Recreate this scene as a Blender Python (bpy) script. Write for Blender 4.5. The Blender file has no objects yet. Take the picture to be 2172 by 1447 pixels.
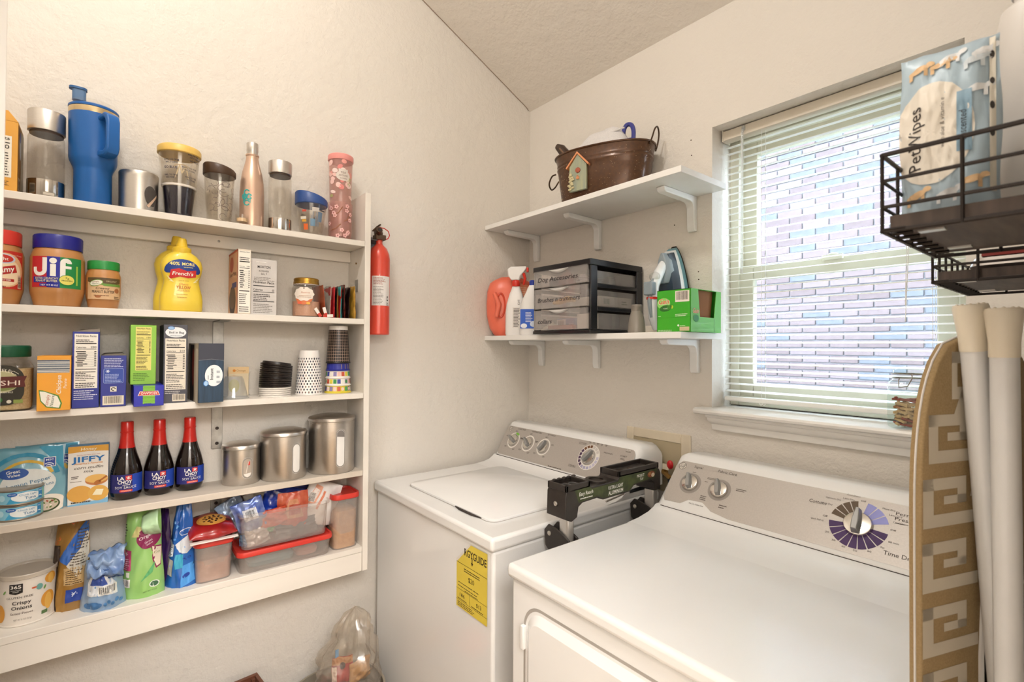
import bpy, math, random
from mathutils import Vector, Matrix, noise as mn
from mathutils.geometry import tessellate_polygon
RND = random.Random(11)
SC = bpy.context.scene
COL = SC.collection
PI = math.pi

# ---------------------------------------------------------------- camera
cam_d = bpy.data.cameras.new('camera')
cam = bpy.data.objects.new('camera', cam_d)
COL.objects.link(cam)
SC.camera = cam
cam_d.sensor_width = 36.0
cam_d.lens = 1066.08 / 2172 * 36.0
cam_d.clip_start = 0.02
yaw, pit, rol = 2.45960766, 0.0125101703, 0.00633750251
_f = Vector((math.cos(yaw) * math.cos(pit), math.sin(yaw) * math.cos(pit), math.sin(pit)))
_r = _f.cross(Vector((0, 0, 1))).normalized()
_u = _r.cross(_f)
_r, _u = _r * math.cos(rol) + _u * math.sin(rol), _u * math.cos(rol) - _r * math.sin(rol)
_m = Matrix((_r, _u, -_f)).transposed().to_4x4()
_m.translation = Vector((1.69, -1.469, 1.38))
cam.matrix_world = _m
cam_d.dof.use_dof = True
cam_d.dof.focus_distance = 1.75
cam_d.dof.aperture_fstop = 9.0

# ---------------------------------------------------------------- world, lights, exposure
wd = bpy.data.worlds.new('daylight')
SC.world = wd
wd.use_nodes = True
wb = wd.node_tree.nodes['Background']
wb.inputs['Color'].default_value = (0.82, 0.91, 1.0, 1)
wb.inputs['Strength'].default_value = 14.0

def lamp(name, kind, loc, power, color, size=0.1, rot=(0, 0, 0), size_y=None):
    d = bpy.data.lights.new(name, kind)
    d.energy = power
    d.color = color
    if kind == 'AREA':
        d.size = size
        if size_y:
            d.shape = 'RECTANGLE'; d.size_y = size_y
    else:
        d.shadow_soft_size = size
    o = bpy.data.objects.new(name, d)
    o.location = loc; o.rotation_euler = rot
    COL.objects.link(o)
    return o
lamp('ceiling_bulb', 'POINT', (1.0, -1.55, 2.9), 25, (1.0, 0.975, 0.945), 0.1)
lamp('hall_fill_light', 'AREA', (2.85, -1.5, 2.4), 88, (1.0, 0.985, 0.97), 1.2)  # unseen fill light added in the hall to brighten the room

vs = SC.view_settings
vs.view_transform = 'Standard'; vs.look = 'None'; vs.exposure = 0.27; vs.gamma = 1.0
vs.use_curve_mapping = False
cy = SC.cycles
cy.max_bounces = 6; cy.diffuse_bounces = 4; cy.glossy_bounces = 2; cy.transmission_bounces = 2
cy.transparent_max_bounces = 24
cy.caustics_reflective = False; cy.caustics_refractive = False
cy.sample_clamp_indirect = 14.0
cy.use_denoising = True
cy.use_adaptive_sampling = True; cy.adaptive_threshold = .1; cy.adaptive_min_samples = 16

# ---------------------------------------------------------------- materials
def lin(h):
    h = h.lstrip('#')
    c = [int(h[i:i + 2], 16) / 255 for i in (0, 2, 4)]
    return tuple(x / 12.92 if x <= .04045 else ((x + .055) / 1.055) ** 2.4 for x in c)

MATS = {}
def _nodes(name):
    m = bpy.data.materials.new(name)
    m.use_nodes = True
    nt = m.node_tree
    return m, nt, nt.nodes['Principled BSDF'], nt.nodes['Material Output']

def _noise(nt, scale, detail=3, rough=.55, coord='Object', stretch=None):
    tc = nt.nodes.new('ShaderNodeTexCoord')
    n = nt.nodes.new('ShaderNodeTexNoise')
    n.inputs['Scale'].default_value = scale
    n.inputs['Detail'].default_value = detail
    n.inputs['Roughness'].default_value = rough
    src = tc.outputs[coord]
    if stretch:
        mp = nt.nodes.new('ShaderNodeMapping')
        mp.inputs['Scale'].default_value = stretch
        nt.links.new(src, mp.inputs['Vector']); src = mp.outputs['Vector']
    nt.links.new(src, n.inputs['Vector'])
    return n

def _ramp(nt, fac, stops):
    r = nt.nodes.new('ShaderNodeValToRGB')
    el = r.color_ramp.elements
    while len(el) < len(stops): el.new(.5)
    for e, (p, c) in zip(el, stops):
        e.position = p; e.color = (*c, 1) if len(c) == 3 else c
    nt.links.new(fac, r.inputs['Fac'])
    return r.outputs['Color']

def mat(name, hexc, rough=.5, metal=0., var=.06, vscale=14, bump=0., bscale=200, spec=.5, coat=0., c2=None, stretch=None, trans=0., sheen=0., bdist=.002):
    """opaque procedural material: base colour varied by noise, optional bump"""
    if name in MATS: return MATS[name]
    m, nt, p, out = _nodes(name)
    c = lin(hexc)
    a = lin(c2) if c2 else tuple(x * (1 - var) for x in c)
    b = c if c2 else tuple(min(1, x * (1 + var)) for x in c)
    n = _noise(nt, vscale, 2, .6, 'Object', stretch)
    col = _ramp(nt, n.outputs['Fac'], [(.3, a), (.7, b)])
    nt.links.new(col, p.inputs['Base Color'])
    p.inputs['Roughness'].default_value = rough
    p.inputs['Metallic'].default_value = metal
    p.inputs['Specular IOR Level'].default_value = spec
    p.inputs['Coat Weight'].default_value = coat
    p.inputs['Transmission Weight'].default_value = trans
    if bump:
        bn = _noise(nt, bscale, 2, .6, 'Object', stretch)
        bp = nt.nodes.new('ShaderNodeBump')
        bp.inputs['Strength'].default_value = bump
        bp.inputs['Distance'].default_value = bdist
        nt.links.new(bn.outputs['Fac'], bp.inputs['Height'])
        nt.links.new(bp.outputs['Normal'], p.inputs['Normal'])
    MATS[name] = m
    return m

def clear(name, tint='#ffffff', gloss=.12, rough=.03, body=0., bodyc='#ffffff', brough=.5):
    """thin clear or cloudy plastic / glass: tinted transparency, fresnel gloss, optional milky body"""
    if name in MATS: return MATS[name]
    m, nt, p, out = _nodes(name)
    tr = nt.nodes.new('ShaderNodeBsdfTransparent'); tr.inputs['Color'].default_value = (*lin(tint), 1)
    gl = nt.nodes.new('ShaderNodeBsdfGlossy'); gl.inputs['Roughness'].default_value = rough
    gl.inputs['Color'].default_value = (1, 1, 1, 1)
    lw = nt.nodes.new('ShaderNodeLayerWeight'); lw.inputs['Blend'].default_value = .35
    pw = nt.nodes.new('ShaderNodeMath'); pw.operation = 'POWER'; pw.inputs[1].default_value = 4.0
    lw.inputs['Blend'].default_value = .5
    nt.links.new(lw.outputs['Facing'], pw.inputs[0])
    mu = nt.nodes.new('ShaderNodeMath'); mu.operation = 'MULTIPLY_ADD'; mu.use_clamp = True
    mu.inputs[1].default_value = .5; mu.inputs[2].default_value = gloss * .22
    nt.links.new(pw.outputs[0], mu.inputs[0])
    base = tr.outputs[0]
    if body:
        p.inputs['Base Color'].default_value = (*lin(bodyc), 1); p.inputs['Roughness'].default_value = brough
        n = _noise(nt, 25, 3)
        r = nt.nodes.new('ShaderNodeMapRange')
        r.inputs['To Min'].default_value = max(0, body - .06); r.inputs['To Max'].default_value = min(1, body + .06)
        nt.links.new(n.outputs['Fac'], r.inputs['Value'])
        mx0 = nt.nodes.new('ShaderNodeMixShader')
        nt.links.new(r.outputs[0], mx0.inputs[0])
        nt.links.new(base, mx0.inputs[1]); nt.links.new(p.outputs[0], mx0.inputs[2])
        base = mx0.outputs[0]
    mx = nt.nodes.new('ShaderNodeMixShader')
    nt.links.new(mu.outputs[0], mx.inputs[0])
    nt.links.new(base, mx.inputs[1]); nt.links.new(gl.outputs[0], mx.inputs[2])
    nt.links.new(mx.outputs[0], out.inputs['Surface'])
    MATS[name] = m
    return m

def brushed(name, hexc='#c9c2ba', rough=.3, axis=(2, 2, 90)):
    """brushed steel, grain running round the body"""
    if name in MATS: return MATS[name]
    m, nt, p, out = _nodes(name)
    c = lin(hexc)
    n = _noise(nt, 40, 3, .6, 'Object', axis)
    col = _ramp(nt, n.outputs['Fac'], [(.3, tuple(x * .86 for x in c)), (.7, c)])
    nt.links.new(col, p.inputs['Base Color'])
    p.inputs['Metallic'].default_value = 1
    r = nt.nodes.new('ShaderNodeMapRange')
    r.inputs['To Min'].default_value = rough * .75; r.inputs['To Max'].default_value = rough * 1.3
    nt.links.new(n.outputs['Fac'], r.inputs['Value']); nt.links.new(r.outputs[0], p.inputs['Roughness'])
    MATS[name] = m
    return m

def plaster(name, hexc, scale=1., strength=.35):
    """painted wall with a hand-trowelled orange-peel texture"""
    if name in MATS: return MATS[name]
    m, nt, p, out = _nodes(name)
    c = lin(hexc)
    n = _noise(nt, 1.7, 1)
    col = _ramp(nt, n.outputs['Fac'], [(.3, tuple(x * .965 for x in c)), (.7, c)])
    nt.links.new(col, p.inputs['Base Color'])
    p.inputs['Roughness'].default_value = .62
    p.inputs['Specular IOR Level'].default_value = .3
    a = _noise(nt, 95 * scale, 2, .6); b = _noise(nt, 38 * scale, 0, .5)
    ad = nt.nodes.new('ShaderNodeMath'); ad.operation = 'ADD'
    nt.links.new(a.outputs['Fac'], ad.inputs[0]); nt.links.new(b.outputs['Fac'], ad.inputs[1])
    rp = _ramp(nt, ad.outputs[0], [(.35, (0, 0, 0)), (.62, (1, 1, 1))])
    # ramp works on 0..1, halve the sum first
    h = nt.nodes.new('ShaderNodeMath'); h.operation = 'MULTIPLY'; h.inputs[1].default_value = .5
    nt.links.new(ad.outputs[0], h.inputs[0])
    nt.links.new(h.outputs[0], rp.node.inputs['Fac'])
    bp = nt.nodes.new('ShaderNodeBump'); bp.inputs['Strength'].default_value = strength; bp.inputs['Distance'].default_value = .0022
    nt.links.new(rp, bp.inputs['Height']); nt.links.new(bp.outputs['Normal'], p.inputs['Normal'])
    MATS[name] = m
    return m

# ---------------------------------------------------------------- mesh builder
def _mt(x):
    return x if not isinstance(x, str) else MATS.get(x) or mat('print_' + x.strip('#'), x, .55, var=.03)

def smooth(path, n=6):
    """Catmull-Rom through the points"""
    P = [Vector(p) for p in path]; P = [P[0] * 2 - P[1]] + P + [P[-1] * 2 - P[-2]]; o = []
    for i in range(1, len(P) - 2):
        for k in range(n):
            t = k / n; a, b, c, d = P[i - 1:i + 3]
            o.append(.5 * (2 * b + (c - a) * t + (2 * a - 5 * b + 4 * c - d) * t * t + (3 * b - a - 3 * c + d) * t ** 3))
    return o + [P[-2]]

class MB:
    def __init__(s):
        s.v = []; s.f = []; s.m = []
    def add(s, vs, fs, mi=0):
        o = len(s.v)
        s.v += [tuple(p) for p in vs]
        for f in fs:
            s.f.append(tuple(i + o for i in f)); s.m.append(mi)
        return s
    def box(s, a, b, mi=0):
        (x0, y0, z0), (x1, y1, z1) = a, b
        return s.add([(x0, y0, z0), (x1, y0, z0), (x1, y1, z0), (x0, y1, z0), (x0, y0, z1), (x1, y0, z1), (x1, y1, z1), (x0, y1, z1)],
                     [(3, 2, 1, 0), (4, 5, 6, 7), (0, 1, 5, 4), (1, 2, 6, 5), (2, 3, 7, 6), (3, 0, 4, 7)], mi)
    def loft(s, rings, mi=0, close=True, caps=(True, True), loop=False):
        n = len(rings[0]); o = []
        vs = [p for r in rings for p in r]; fs = []
        m = len(rings)
        for i in range(m if loop else m - 1):
            for j in range(n if close else n - 1):
                a, b = i * n + j, i * n + (j + 1) % n
                c, d = ((i + 1) % m) * n + (j + 1) % n, ((i + 1) % m) * n + j
                fs.append((a, b, c, d))
        if close and not loop:
            if caps[0]: fs.append(tuple(range(n - 1, -1, -1)))
            if caps[1]: fs.append(tuple((m - 1) * n + j for j in range(n)))
        return s.add(vs, fs, mi)
    def lathe(s, prof, n=32, c=(0, 0), mi=0, caps=(True, True), sx=1., sy=1.):
        rings = [[(c[0] + max(r, 1e-5) * sx * math.cos(2 * PI * j / n), c[1] + max(r, 1e-5) * sy * math.sin(2 * PI * j / n), z) for j in range(n)] for r, z in prof]
        return s.loft(rings, mi, True, caps)
    def prism(s, pts, lo, hi, axis='z', mi=0):
        def P(a, b, t):
            return (a, b, t) if axis == 'z' else (t, a, b) if axis == 'x' else (a, t, b)
        return s.loft([[P(a, b, lo) for a, b in pts], [P(a, b, hi) for a, b in pts]], mi)
    def tube(s, path, r, n=8, mi=0, loop=False, caps=True):
        path = [Vector(p) for p in path]; m = len(path); rings = []
        up = None
        for i, p in enumerate(path):
            a = path[(i - 1) % m] if (i or loop) else p
            b = path[(i + 1) % m] if (i < m - 1 or loop) else p
            t = (b - a).normalized()
            if up is None:
                up = Vector((0, 0, 1)) if abs(t.z) < .9 else Vector((1, 0, 0))
            up = (up - t * up.dot(t)).normalized()
            w = t.cross(up)
            rr = r[i] if isinstance(r, (list, tuple)) else r
            rings.append([p + rr * (up * math.cos(2 * PI * j / n) + w * math.sin(2 * PI * j / n)) for j in range(n)])
        return s.loft(rings, mi, True, (caps, caps), loop)
    def ball(s, c, r, n=12, m=8, mi=0):
        rx, ry, rz = r if isinstance(r, (tuple, list)) else (r, r, r)
        rings = []
        for i in range(m + 1):
            a = -PI / 2 + PI * i / m; q = max(math.cos(a), 1e-3)
            rings.append([(c[0] + rx * q * math.cos(2 * PI * j / n), c[1] + ry * q * math.sin(2 * PI * j / n), c[2] + rz * math.sin(a)) for j in range(n)])
        return s.loft(rings, mi)
    def grid(s, fn, nu, nv, mi=0):
        vs = [fn(i / nu, j / nv) for i in range(nu + 1) for j in range(nv + 1)]
        fs = [(i * (nv + 1) + j, (i + 1) * (nv + 1) + j, (i + 1) * (nv + 1) + j + 1, i * (nv + 1) + j + 1) for i in range(nu) for j in range(nv)]
        return s.add(vs, fs, mi)
    def xf(s, m, start=0):
        s.v = s.v[:start] + [tuple(m @ Vector(p)) for p in s.v[start:]]
        return s
    def obj(s, name, mats, parent=None, bevel=0., seg=2, angle=38, solid=0.):
        me = bpy.data.meshes.new(name)
        me.from_pydata(s.v, [], s.f)
        if not isinstance(mats, (list, tuple)): mats = [mats]
        for x in mats: me.materials.append(_mt(x))
        if len(mats) > 1: me.polygons.foreach_set('material_index', s.m)
        me.polygons.foreach_set('use_smooth', [True] * len(me.polygons))
        me.update()
        me.set_sharp_from_angle(angle=math.radians(angle))
        o = bpy.data.objects.new(name, me)
        COL.objects.link(o)
        if parent is not None: o.parent = parent
        if solid:
            q = o.modifiers.new('thick', 'SOLIDIFY'); q.thickness = solid; q.offset = -1
        if bevel:
            q = o.modifiers.new('edge', 'BEVEL'); q.width = bevel; q.segments = seg
            q.limit_method = 'ANGLE'; q.angle_limit = math.radians(40); q.harden_normals = False
        return o

def thing(name, label, cat, loc=(0, 0, 0), rz=0., group=None, kind=None, tilt=None):
    o = bpy.data.objects.new(name, None)
    o.empty_display_size = .02
    COL.objects.link(o)
    o.location = loc; o.rotation_euler = tilt if tilt else (0, 0, rz)
    o['label'] = label; o['category'] = cat
    if group: o['group'] = group
    if kind: o['kind'] = kind
    return o
def tag(o, label, cat, group=None, kind=None):
    o['label'] = label; o['category'] = cat
    if group: o['group'] = group
    if kind: o['kind'] = kind
    return o
def struct(o, label=None, cat=None):
    o['kind'] = 'structure'
    if label: o['label'] = label
    if cat: o['category'] = cat
    return o
def dup(root, loc, rz, label=None):
    r = root.copy(); COL.objects.link(r); r.location = loc; r.rotation_euler = (0, 0, rz)
    if label: r['label'] = label
    for ch in list(root.children):
        c = ch.copy(); COL.objects.link(c); c.parent = r
        for g in ch.children:
            d = g.copy(); COL.objects.link(d); d.parent = c
    return r

def rrect(w, h, r, n=5, cx=0., cy=0.):
    """rounded rectangle outline, counter-clockwise"""
    r = min(r, w / 2 - 1e-5, h / 2 - 1e-5); pts = []
    for k, (sx, sy) in enumerate(((1, 1), (-1, 1), (-1, -1), (1, -1))):
        for i in range(n + 1):
            a = PI / 2 * (k + i / n)
            pts.append((cx + sx * (w / 2 - r) + r * math.cos(a), cy + sy * (h / 2 - r) + r * math.sin(a)))
    return pts
def ring3(pts, z): return [(x, y, z) for x, y in pts]

# ---------------------------------------------------------------- flat print: shapes and lettering laid on a surface
_TXT = {}
def _glyphs(string, bold=0.):
    k = (string, bold)
    if k not in _TXT:
        cu = bpy.data.curves.new('lettering', 'FONT')
        cu.body = string; cu.resolution_u = 2; cu.offset = bold; cu.fill_mode = 'BOTH'; cu.align_x = 'CENTER'
        ob = bpy.data.objects.new('lettering', cu)
        me = ob.to_mesh()
        vs = [(v.co.x, v.co.y) for v in me.vertices]
        fs = [tuple(p.vertices) for p in me.polygons]
        ob.to_mesh_clear(); bpy.data.objects.remove(ob); bpy.data.curves.remove(cu)
        _TXT[k] = (vs, fs)
    return _TXT[k]

def plane_surf(O, S, T):
    O, S, T = Vector(O), Vector(S).normalized(), Vector(T).normalized()
    N = S.cross(T)
    f = lambda s, t, h: O + S * s + T * t + N * h
    f.smax = 0
    return f
def cyl_surf(r, a0=0., z0=0., c=(0, 0)):
    rf = r if callable(r) else (lambda t: r)
    r0 = rf(0)
    def f(s, t, h):
        q = rf(t); a = a0 + s / r0
        return Vector((c[0] + (q + h) * math.cos(a), c[1] + (q + h) * math.sin(a), z0 + t))
    f.smax = r0 * .16
    return f

class Print:
    """flat print: collects shapes in (s, t) metres, then lays them on a surface"""
    def __init__(s, surf, lift=.0004):
        s.surf = surf; s.lift = lift; s.tri = []; s.cols = []
    def _ci(s, c):
        if c not in s.cols: s.cols.append(c)
        return s.cols.index(c)
    def _put(s, tris, c, layer):
        ci = s._ci(c); smax = getattr(s.surf, 'smax', 0)
        for t in tris:
            st = [t]
            while st:
                a, b, d = st.pop()
                if smax:
                    e = [(abs(a[0] - b[0]), 0), (abs(b[0] - d[0]), 1), (abs(d[0] - a[0]), 2)]
                    L, k = max(e)
                    tl = getattr(s.surf, 'tmax', 0)
                    if tl and L <= smax:
                        e = [(abs(a[1] - b[1]), 0), (abs(b[1] - d[1]), 1), (abs(d[1] - a[1]), 2)]
                        L2, k2 = max(e)
                        if L2 > tl: L, k = smax * 2, k2
                    if L > smax:
                        if k == 1: a, b, d = b, d, a
                        elif k == 2: a, b, d = d, a, b
                        m = ((a[0] + b[0]) / 2, (a[1] + b[1]) / 2)
                        st += [(a, m, d), (m, b, d)]
                        continue
                s.tri.append((a, b, d, ci, layer))
    def rect(s, s0, t0, s1, t1, c, layer=0):
        s._put([((s0, t0), (s1, t0), (s1, t1)), ((s0, t0), (s1, t1), (s0, t1))], c, layer); return s
    def poly(s, pts, c, layer=0):
        ix = tessellate_polygon([[Vector((a, b, 0)) for a, b in pts]])
        s._put([tuple(pts[i] for i in t) for t in ix], c, layer); return s
    def ell(s, cx, cy, rx, ry, c, layer=0, n=28, rot=0.):
        p = []
        for i in range(n):
            a = 2 * PI * i / n; x, y = rx * math.cos(a), ry * math.sin(a)
            p.append((cx + x * math.cos(rot) - y * math.sin(rot), cy + x * math.sin(rot) + y * math.cos(rot)))
        s._put([((cx, cy), p[i], p[(i + 1) % n]) for i in range(n)], c, layer); return s
    def ringarc(s, cx, cy, r0, r1, a0, a1, c, layer=0, n=None):
        n = n or max(2, int(abs(a1 - a0) / .2))
        q = lambda r, a: (cx + r * math.cos(a), cy + r * math.sin(a))
        t = []
        for i in range(n):
            A, B = a0 + (a1 - a0) * i / n, a0 + (a1 - a0) * (i + 1) / n
            t += [(q(r0, A), q(r1, A), q(r1, B)), (q(r0, A), q(r1, B), q(r0, B))]
        s._put(t, c, layer); return s
    def line(s, pts, w, c, layer=1):
        for (a, b), (d, e) in zip(pts[:-1], pts[1:]):
            L = math.hypot(d - a, e - b) or 1e-6
            nx, ny = -(e - b) / L * w / 2, (d - a) / L * w / 2
            s._put([((a + nx, b + ny), (a - nx, b - ny), (d - nx, e - ny)), ((a + nx, b + ny), (d - nx, e - ny), (d + nx, e + ny))], c, layer)
        return s
    def txt(s, string, cx, t, h, c, w=None, layer=2, bold=.0, shear=0., rot=0., arc=0., align='C'):
        """lettering: h = capital height, t = baseline, w = fitted width"""
        vs, fs = _glyphs(string, bold)
        if not fs: return s
        x0 = min(v[0] for v in vs); x1 = max(v[0] for v in vs)
        k = h / .73
        kx = k if w is None else w / (x1 - x0)
        mid = (x0 + x1) / 2
        off = 0 if align == 'C' else (x1 - x0) / 2 * kx * (1 if align == 'L' else -1)
        o = []
        for x, y in vs:
            X = (x - mid) * kx + off + y * k * shear; Y = y * k
            if arc:
                a = X / arc; X, Y = (arc + Y) * math.sin(a), (arc + Y) * math.cos(a) - arc
            o.append((cx + X * math.cos(rot) - Y * math.sin(rot), t + X * math.sin(rot) + Y * math.cos(rot)))
        tr = []
        for f in fs:
            for i in range(1, len(f) - 1): tr.append((o[f[0]], o[f[i]], o[f[i + 1]]))
        s._put(tr, c, layer); return s
    def small(s, s0, t0, s1, t1, n, c, layer=1, fill=.42, rag=.35):
        """n rows of print too fine to read"""
        p = (t1 - t0) / n
        for i in range(n):
            y = t1 - p * (i + 1); x = s0; e = s1 - (s1 - s0) * RND.random() * rag
            while x < e:
                L = min(e - x, (s1 - s0) * (.06 + .12 * RND.random()))
                s.rect(x, y, x + L * .86, y + p * fill, c, layer); x += L
        return s
    def barcode(s, s0, t0, s1, t1, bg='#f2efe8', c='#1b1917', layer=1, n=18, vertical=True):
        s.rect(s0, t0, s1, t1, bg, layer)
        w = (s1 - s0) if vertical else (t1 - t0); x = .08 * w
        while x < .9 * w:
            b = w * (.012 + .022 * RND.random())
            if vertical: s.rect(s0 + x, t0 + (t1 - t0) * .18, s0 + x + b, t1 - (t1 - t0) * .06, c, layer + 1)
            else: s.rect(s0 + (s1 - s0) * .06, t0 + x, s1 - (s1 - s0) * .06, t0 + x + b, c, layer + 1)
            x += b + w * (.012 + .03 * RND.random())
        return s
    def facts(s, s0, t0, s1, t1, cal, bg='#f1ece2', c='#26211d', layer=1):
        W, H = s1 - s0, t1 - t0
        s.rect(s0, t0, s1, t1, bg, layer)
        L = layer + 1; a, b = s0 + .06 * W, s1 - .06 * W
        s.txt('Nutrition Facts', (a + b) / 2, t1 - min(.07 * H, .17 * W), min(.045 * H, .11 * W), c, (b - a) * .98, L, bold=.012)
        s.small(a, t1 - .15 * H, b, t1 - .09 * H, 2, c, L)
        s.rect(a, t1 - .185 * H, b, t1 - .168 * H, c, L)
        s.txt('Calories', a, t1 - .26 * H, min(.038 * H, .085 * W), c, (b - a) * .5, L, bold=.01, align='L')
        s.txt(str(cal), b, t1 - .26 * H, min(.055 * H, .12 * W), c, (b - a) * .28, L, bold=.01, align='R')
        s.rect(a, t1 - .285 * H, b, t1 - .276 * H, c, L)
        n = 9
        for i in range(n):
            y = t1 - .33 * H - i * .033 * H
            s.rect(a + (.06 * W if i % 3 else 0), y, a + W * (.3 + .2 * RND.random()), y + .014 * H, c, L)
            s.rect(b - .09 * W, y, b, y + .014 * H, c, L)
            s.rect(a, y - .008 * H, b, y - .006 * H, c, L)
        y = t1 - .655 * H
        s.rect(a, y, b, y + .014 * H, c, L)
        s.small(a, y - .2 * H, b, y - .02 * H, 6, c, L, rag=.5)
        s.small(a, t0 + .02 * H, b, t0 + .12 * H, 3, c, L)
        return s
    def obj(s, name, parent, rough=.55):
        if not s.tri: return None
        idx = {}; vs = []; fs = []; ms = []
        for a, b, d, ci, layer in s.tri:
            f = []
            for p in (a, b, d):
                k = (round(p[0], 6), round(p[1], 6), layer, ci)
                if k not in idx:
                    idx[k] = len(vs); vs.append(tuple(s.surf(p[0], p[1], s.lift + layer * .00022)))
                f.append(idx[k])
            if len(set(f)) == 3: fs.append(tuple(f)); ms.append(ci)
        me = bpy.data.meshes.new(name); me.from_pydata(vs, [], fs)
        for c in s.cols: me.materials.append(_mt(c))
        me.polygons.foreach_set('material_index', ms)
        me.polygons.foreach_set('use_smooth', [True] * len(fs)); me.update()
        o = bpy.data.objects.new(name, me); COL.objects.link(o); o.parent = parent
        return o

# ================================================================ the room shell
WALL = plaster('wall_paint', '#e3dcd2', 1., .52)
CEIL = plaster('ceiling_paint', '#ebe4da', .8, .5)
WHITE = mat('white_semi_gloss', '#eae6df', .38, var=.03)
TRIMW = mat('trim_white', '#ece8e2', .35, var=.03)
FLOOR = mat('floor_vinyl', '#9c8467', .45, var=.15, vscale=6)
def sbox(name, boxes, m, label=None, cat=None):
    b = MB()
    for a, c in boxes: b.box(a, c)
    return struct(b.obj(name, m), label, cat)
XR, YF = 1.66, -2.45
sbox('floor', [((-.12, YF - .12, -.06), (3.6, .14, 0))], FLOOR, 'tan vinyl floor of the laundry room', 'floor')
sbox('wall_left', [((-.12, YF, 0), (0, .14, 3.72))], WALL, 'cream textured wall behind the pantry shelves', 'wall')
WX0, WX1, WZ0, WZ1 = .868, 1.462, 1.178, 2.072
sbox('wall_back', [((0, 0, 0), (WX0, .17, 2.5)), ((WX1, 0, 0), (3.6, .17, 2.5)), ((WX0, 0, 0), (WX1, .17, WZ0)), ((WX0, 0, WZ1), (WX1, .17, 2.5))], WALL, 'cream textured wall with the window', 'wall')
sbox('wall_right', [((XR, -1.022, 0), (XR + .12, 0, 3.0)), ((XR, YF, 0), (XR + .12, -1.95, 3.72)), ((XR, -1.95, 2.05), (XR + .12, -1.037, 3.5))], WALL, 'cream wall with the doorway', 'wall')
sbox('wall_front', [((-.12, YF - .12, 0), (XR + .12, YF, 3.72))], WALL, 'cream wall behind the camera', 'wall')
sbox('wall_hall', [((3.5, YF, 0), (3.6, 0, 2.44)), ((XR + .12, YF - .12, 0), (3.6, YF, 2.44))], WALL, 'cream wall of the hall outside', 'wall')
sbox('ceiling_hall', [((XR + .12, YF - .12, 2.44), (3.6, .14, 2.54))], CEIL, 'flat ceiling of the hall', 'ceiling')
b = MB(); sl = .478
b.prism([(.14, 2.435 - .14 * sl), (YF - .12, 2.435 - (YF - .12) * sl), (YF - .12, 2.56 - (YF - .12) * sl), (.14, 2.56)], -.12, XR + .12, 'x')
struct(b.obj('ceiling', CEIL), 'sloping cream ceiling rising from the window wall', 'ceiling')
cr = MB(); cr.tube([(.0015, -.012, 2.436), (.004, -.02, 2.44), (.003, -.03, 2.449), (.0035, -.6, 2.7215), (.0035, -.8, 2.817)], .0011, 5)
cr.obj('hairline_crack', mat('crack_brown', '#8a6f57', .9), bpy.data.objects['ceiling'])
for x, z in ((.795, 2.055), (.797, 2.005), (.822, 1.625), (.823, 1.6), (1.46, 2.45), (1.463, 2.42), (.735, 1.79)):
    n_ = MB(); n_.lathe([(.0022, 0), (.0014, .0006), (.0002, .0008)], 8); n_.xf(Matrix.Translation((x, -.0002, z)) @ Matrix.Rotation(PI / 2, 4, 'X')); n_.obj('nail_hole', mat('hole_brown', '#4a3526', .9), bpy.data.objects['wall_back'])
# casing of the doorway the photograph is taken from, and its open door
sbox('trim_1', [((1.6505, -1.037, 0), (XR + .13, -1.0225, 2.05)), ((1.6505, -1.0225, 0), (1.6599, -.972, 2.11))], TRIMW, 'white door casing edge beside the wire baskets', 'trim')
d = MB(); d.box((0, -.018, .012), (.815, .018, 2.03))
for q in (.25, 1.25): d.box((.12, .018, q), (.695, .022, q + .6))
o = d.obj('door_1', TRIMW, bevel=.002)
ang = math.atan2(-1.551 + 1.95, .95 - 1.66)
o.location = (.95 - .815 * math.cos(ang) - .018 * math.sin(ang) * -1 * -1, -1.551 - .815 * math.sin(ang) + .018 * math.cos(ang), 0)
o.rotation_euler = (0, 0, ang)
struct(o, 'white panel door standing open at the frame edge', 'door')

# ---------------------------------------------------------------- outside: neighbour's brick wall and ground
BY = 4.3
GRND = mat('outdoor_ground', '#6d6f68', .9, var=.2, vscale=3)
sbox('ground', [((-6, .35, -.35), (8, BY + .3, -.25))], GRND, 'grey ground between the two houses', 'ground')
MORT = mat('mortar', '#676566', .9, var=.06, vscale=30)
ext = MB().box((-5.5, BY + .012, -.3), (7, BY + .25, 4.3)).obj('exterior_wall', MORT)
struct(ext, 'pale pink brick wall of the neighbouring house seen through the window', 'wall')
BK = [mat('brick_a', '#584b4a', .9, var=.12, vscale=18), mat('brick_b', '#5b4f4f', .9, var=.12, vscale=18), mat('brick_c', '#514443', .9, var=.14, vscale=18), mat('brick_d', '#4b4c51', .9, var=.2, vscale=14)]
PL, PH = .256, .0785
meshes = []
for m in BK:
    q = MB().box((-.122, -.0, -.034), (.122, .02, .034)).obj('brick', m, bevel=.003, seg=1)
    meshes.append(q)
cells = []
for r in range(-6, 74):
    for c in range(-18, 24):
        cells.append((c * PL + (.5 * PL if r % 2 else 0), .1 + r * PH))
cells.sort(key=lambda p: ((p[0] + .15) / 1.25) ** 2 + ((p[1] - 2.1) / 1.75) ** 2)
rest = MB(); first = set()
for i, (x, z) in enumerate(cells):
    k = RND.choices((0, 1, 2, 3), (4, 3, 3, 2.3))[0]
    if i < 300:
        if k not in first:
            first.add(k); o = meshes[k]
        else:
            o = meshes[k].copy(); COL.objects.link(o)
        o.parent = ext; o.location = (x, BY - .006 + .004 * RND.random(), z)
    elif z < 4.25 and abs(x) < 5:
        rest.box((x - .122, BY - .004, z - .034), (x + .122, BY + .02, z + .034), k)
o = rest.obj('further_bricks', BK, ext); o['kind'] = 'stuff'

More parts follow.
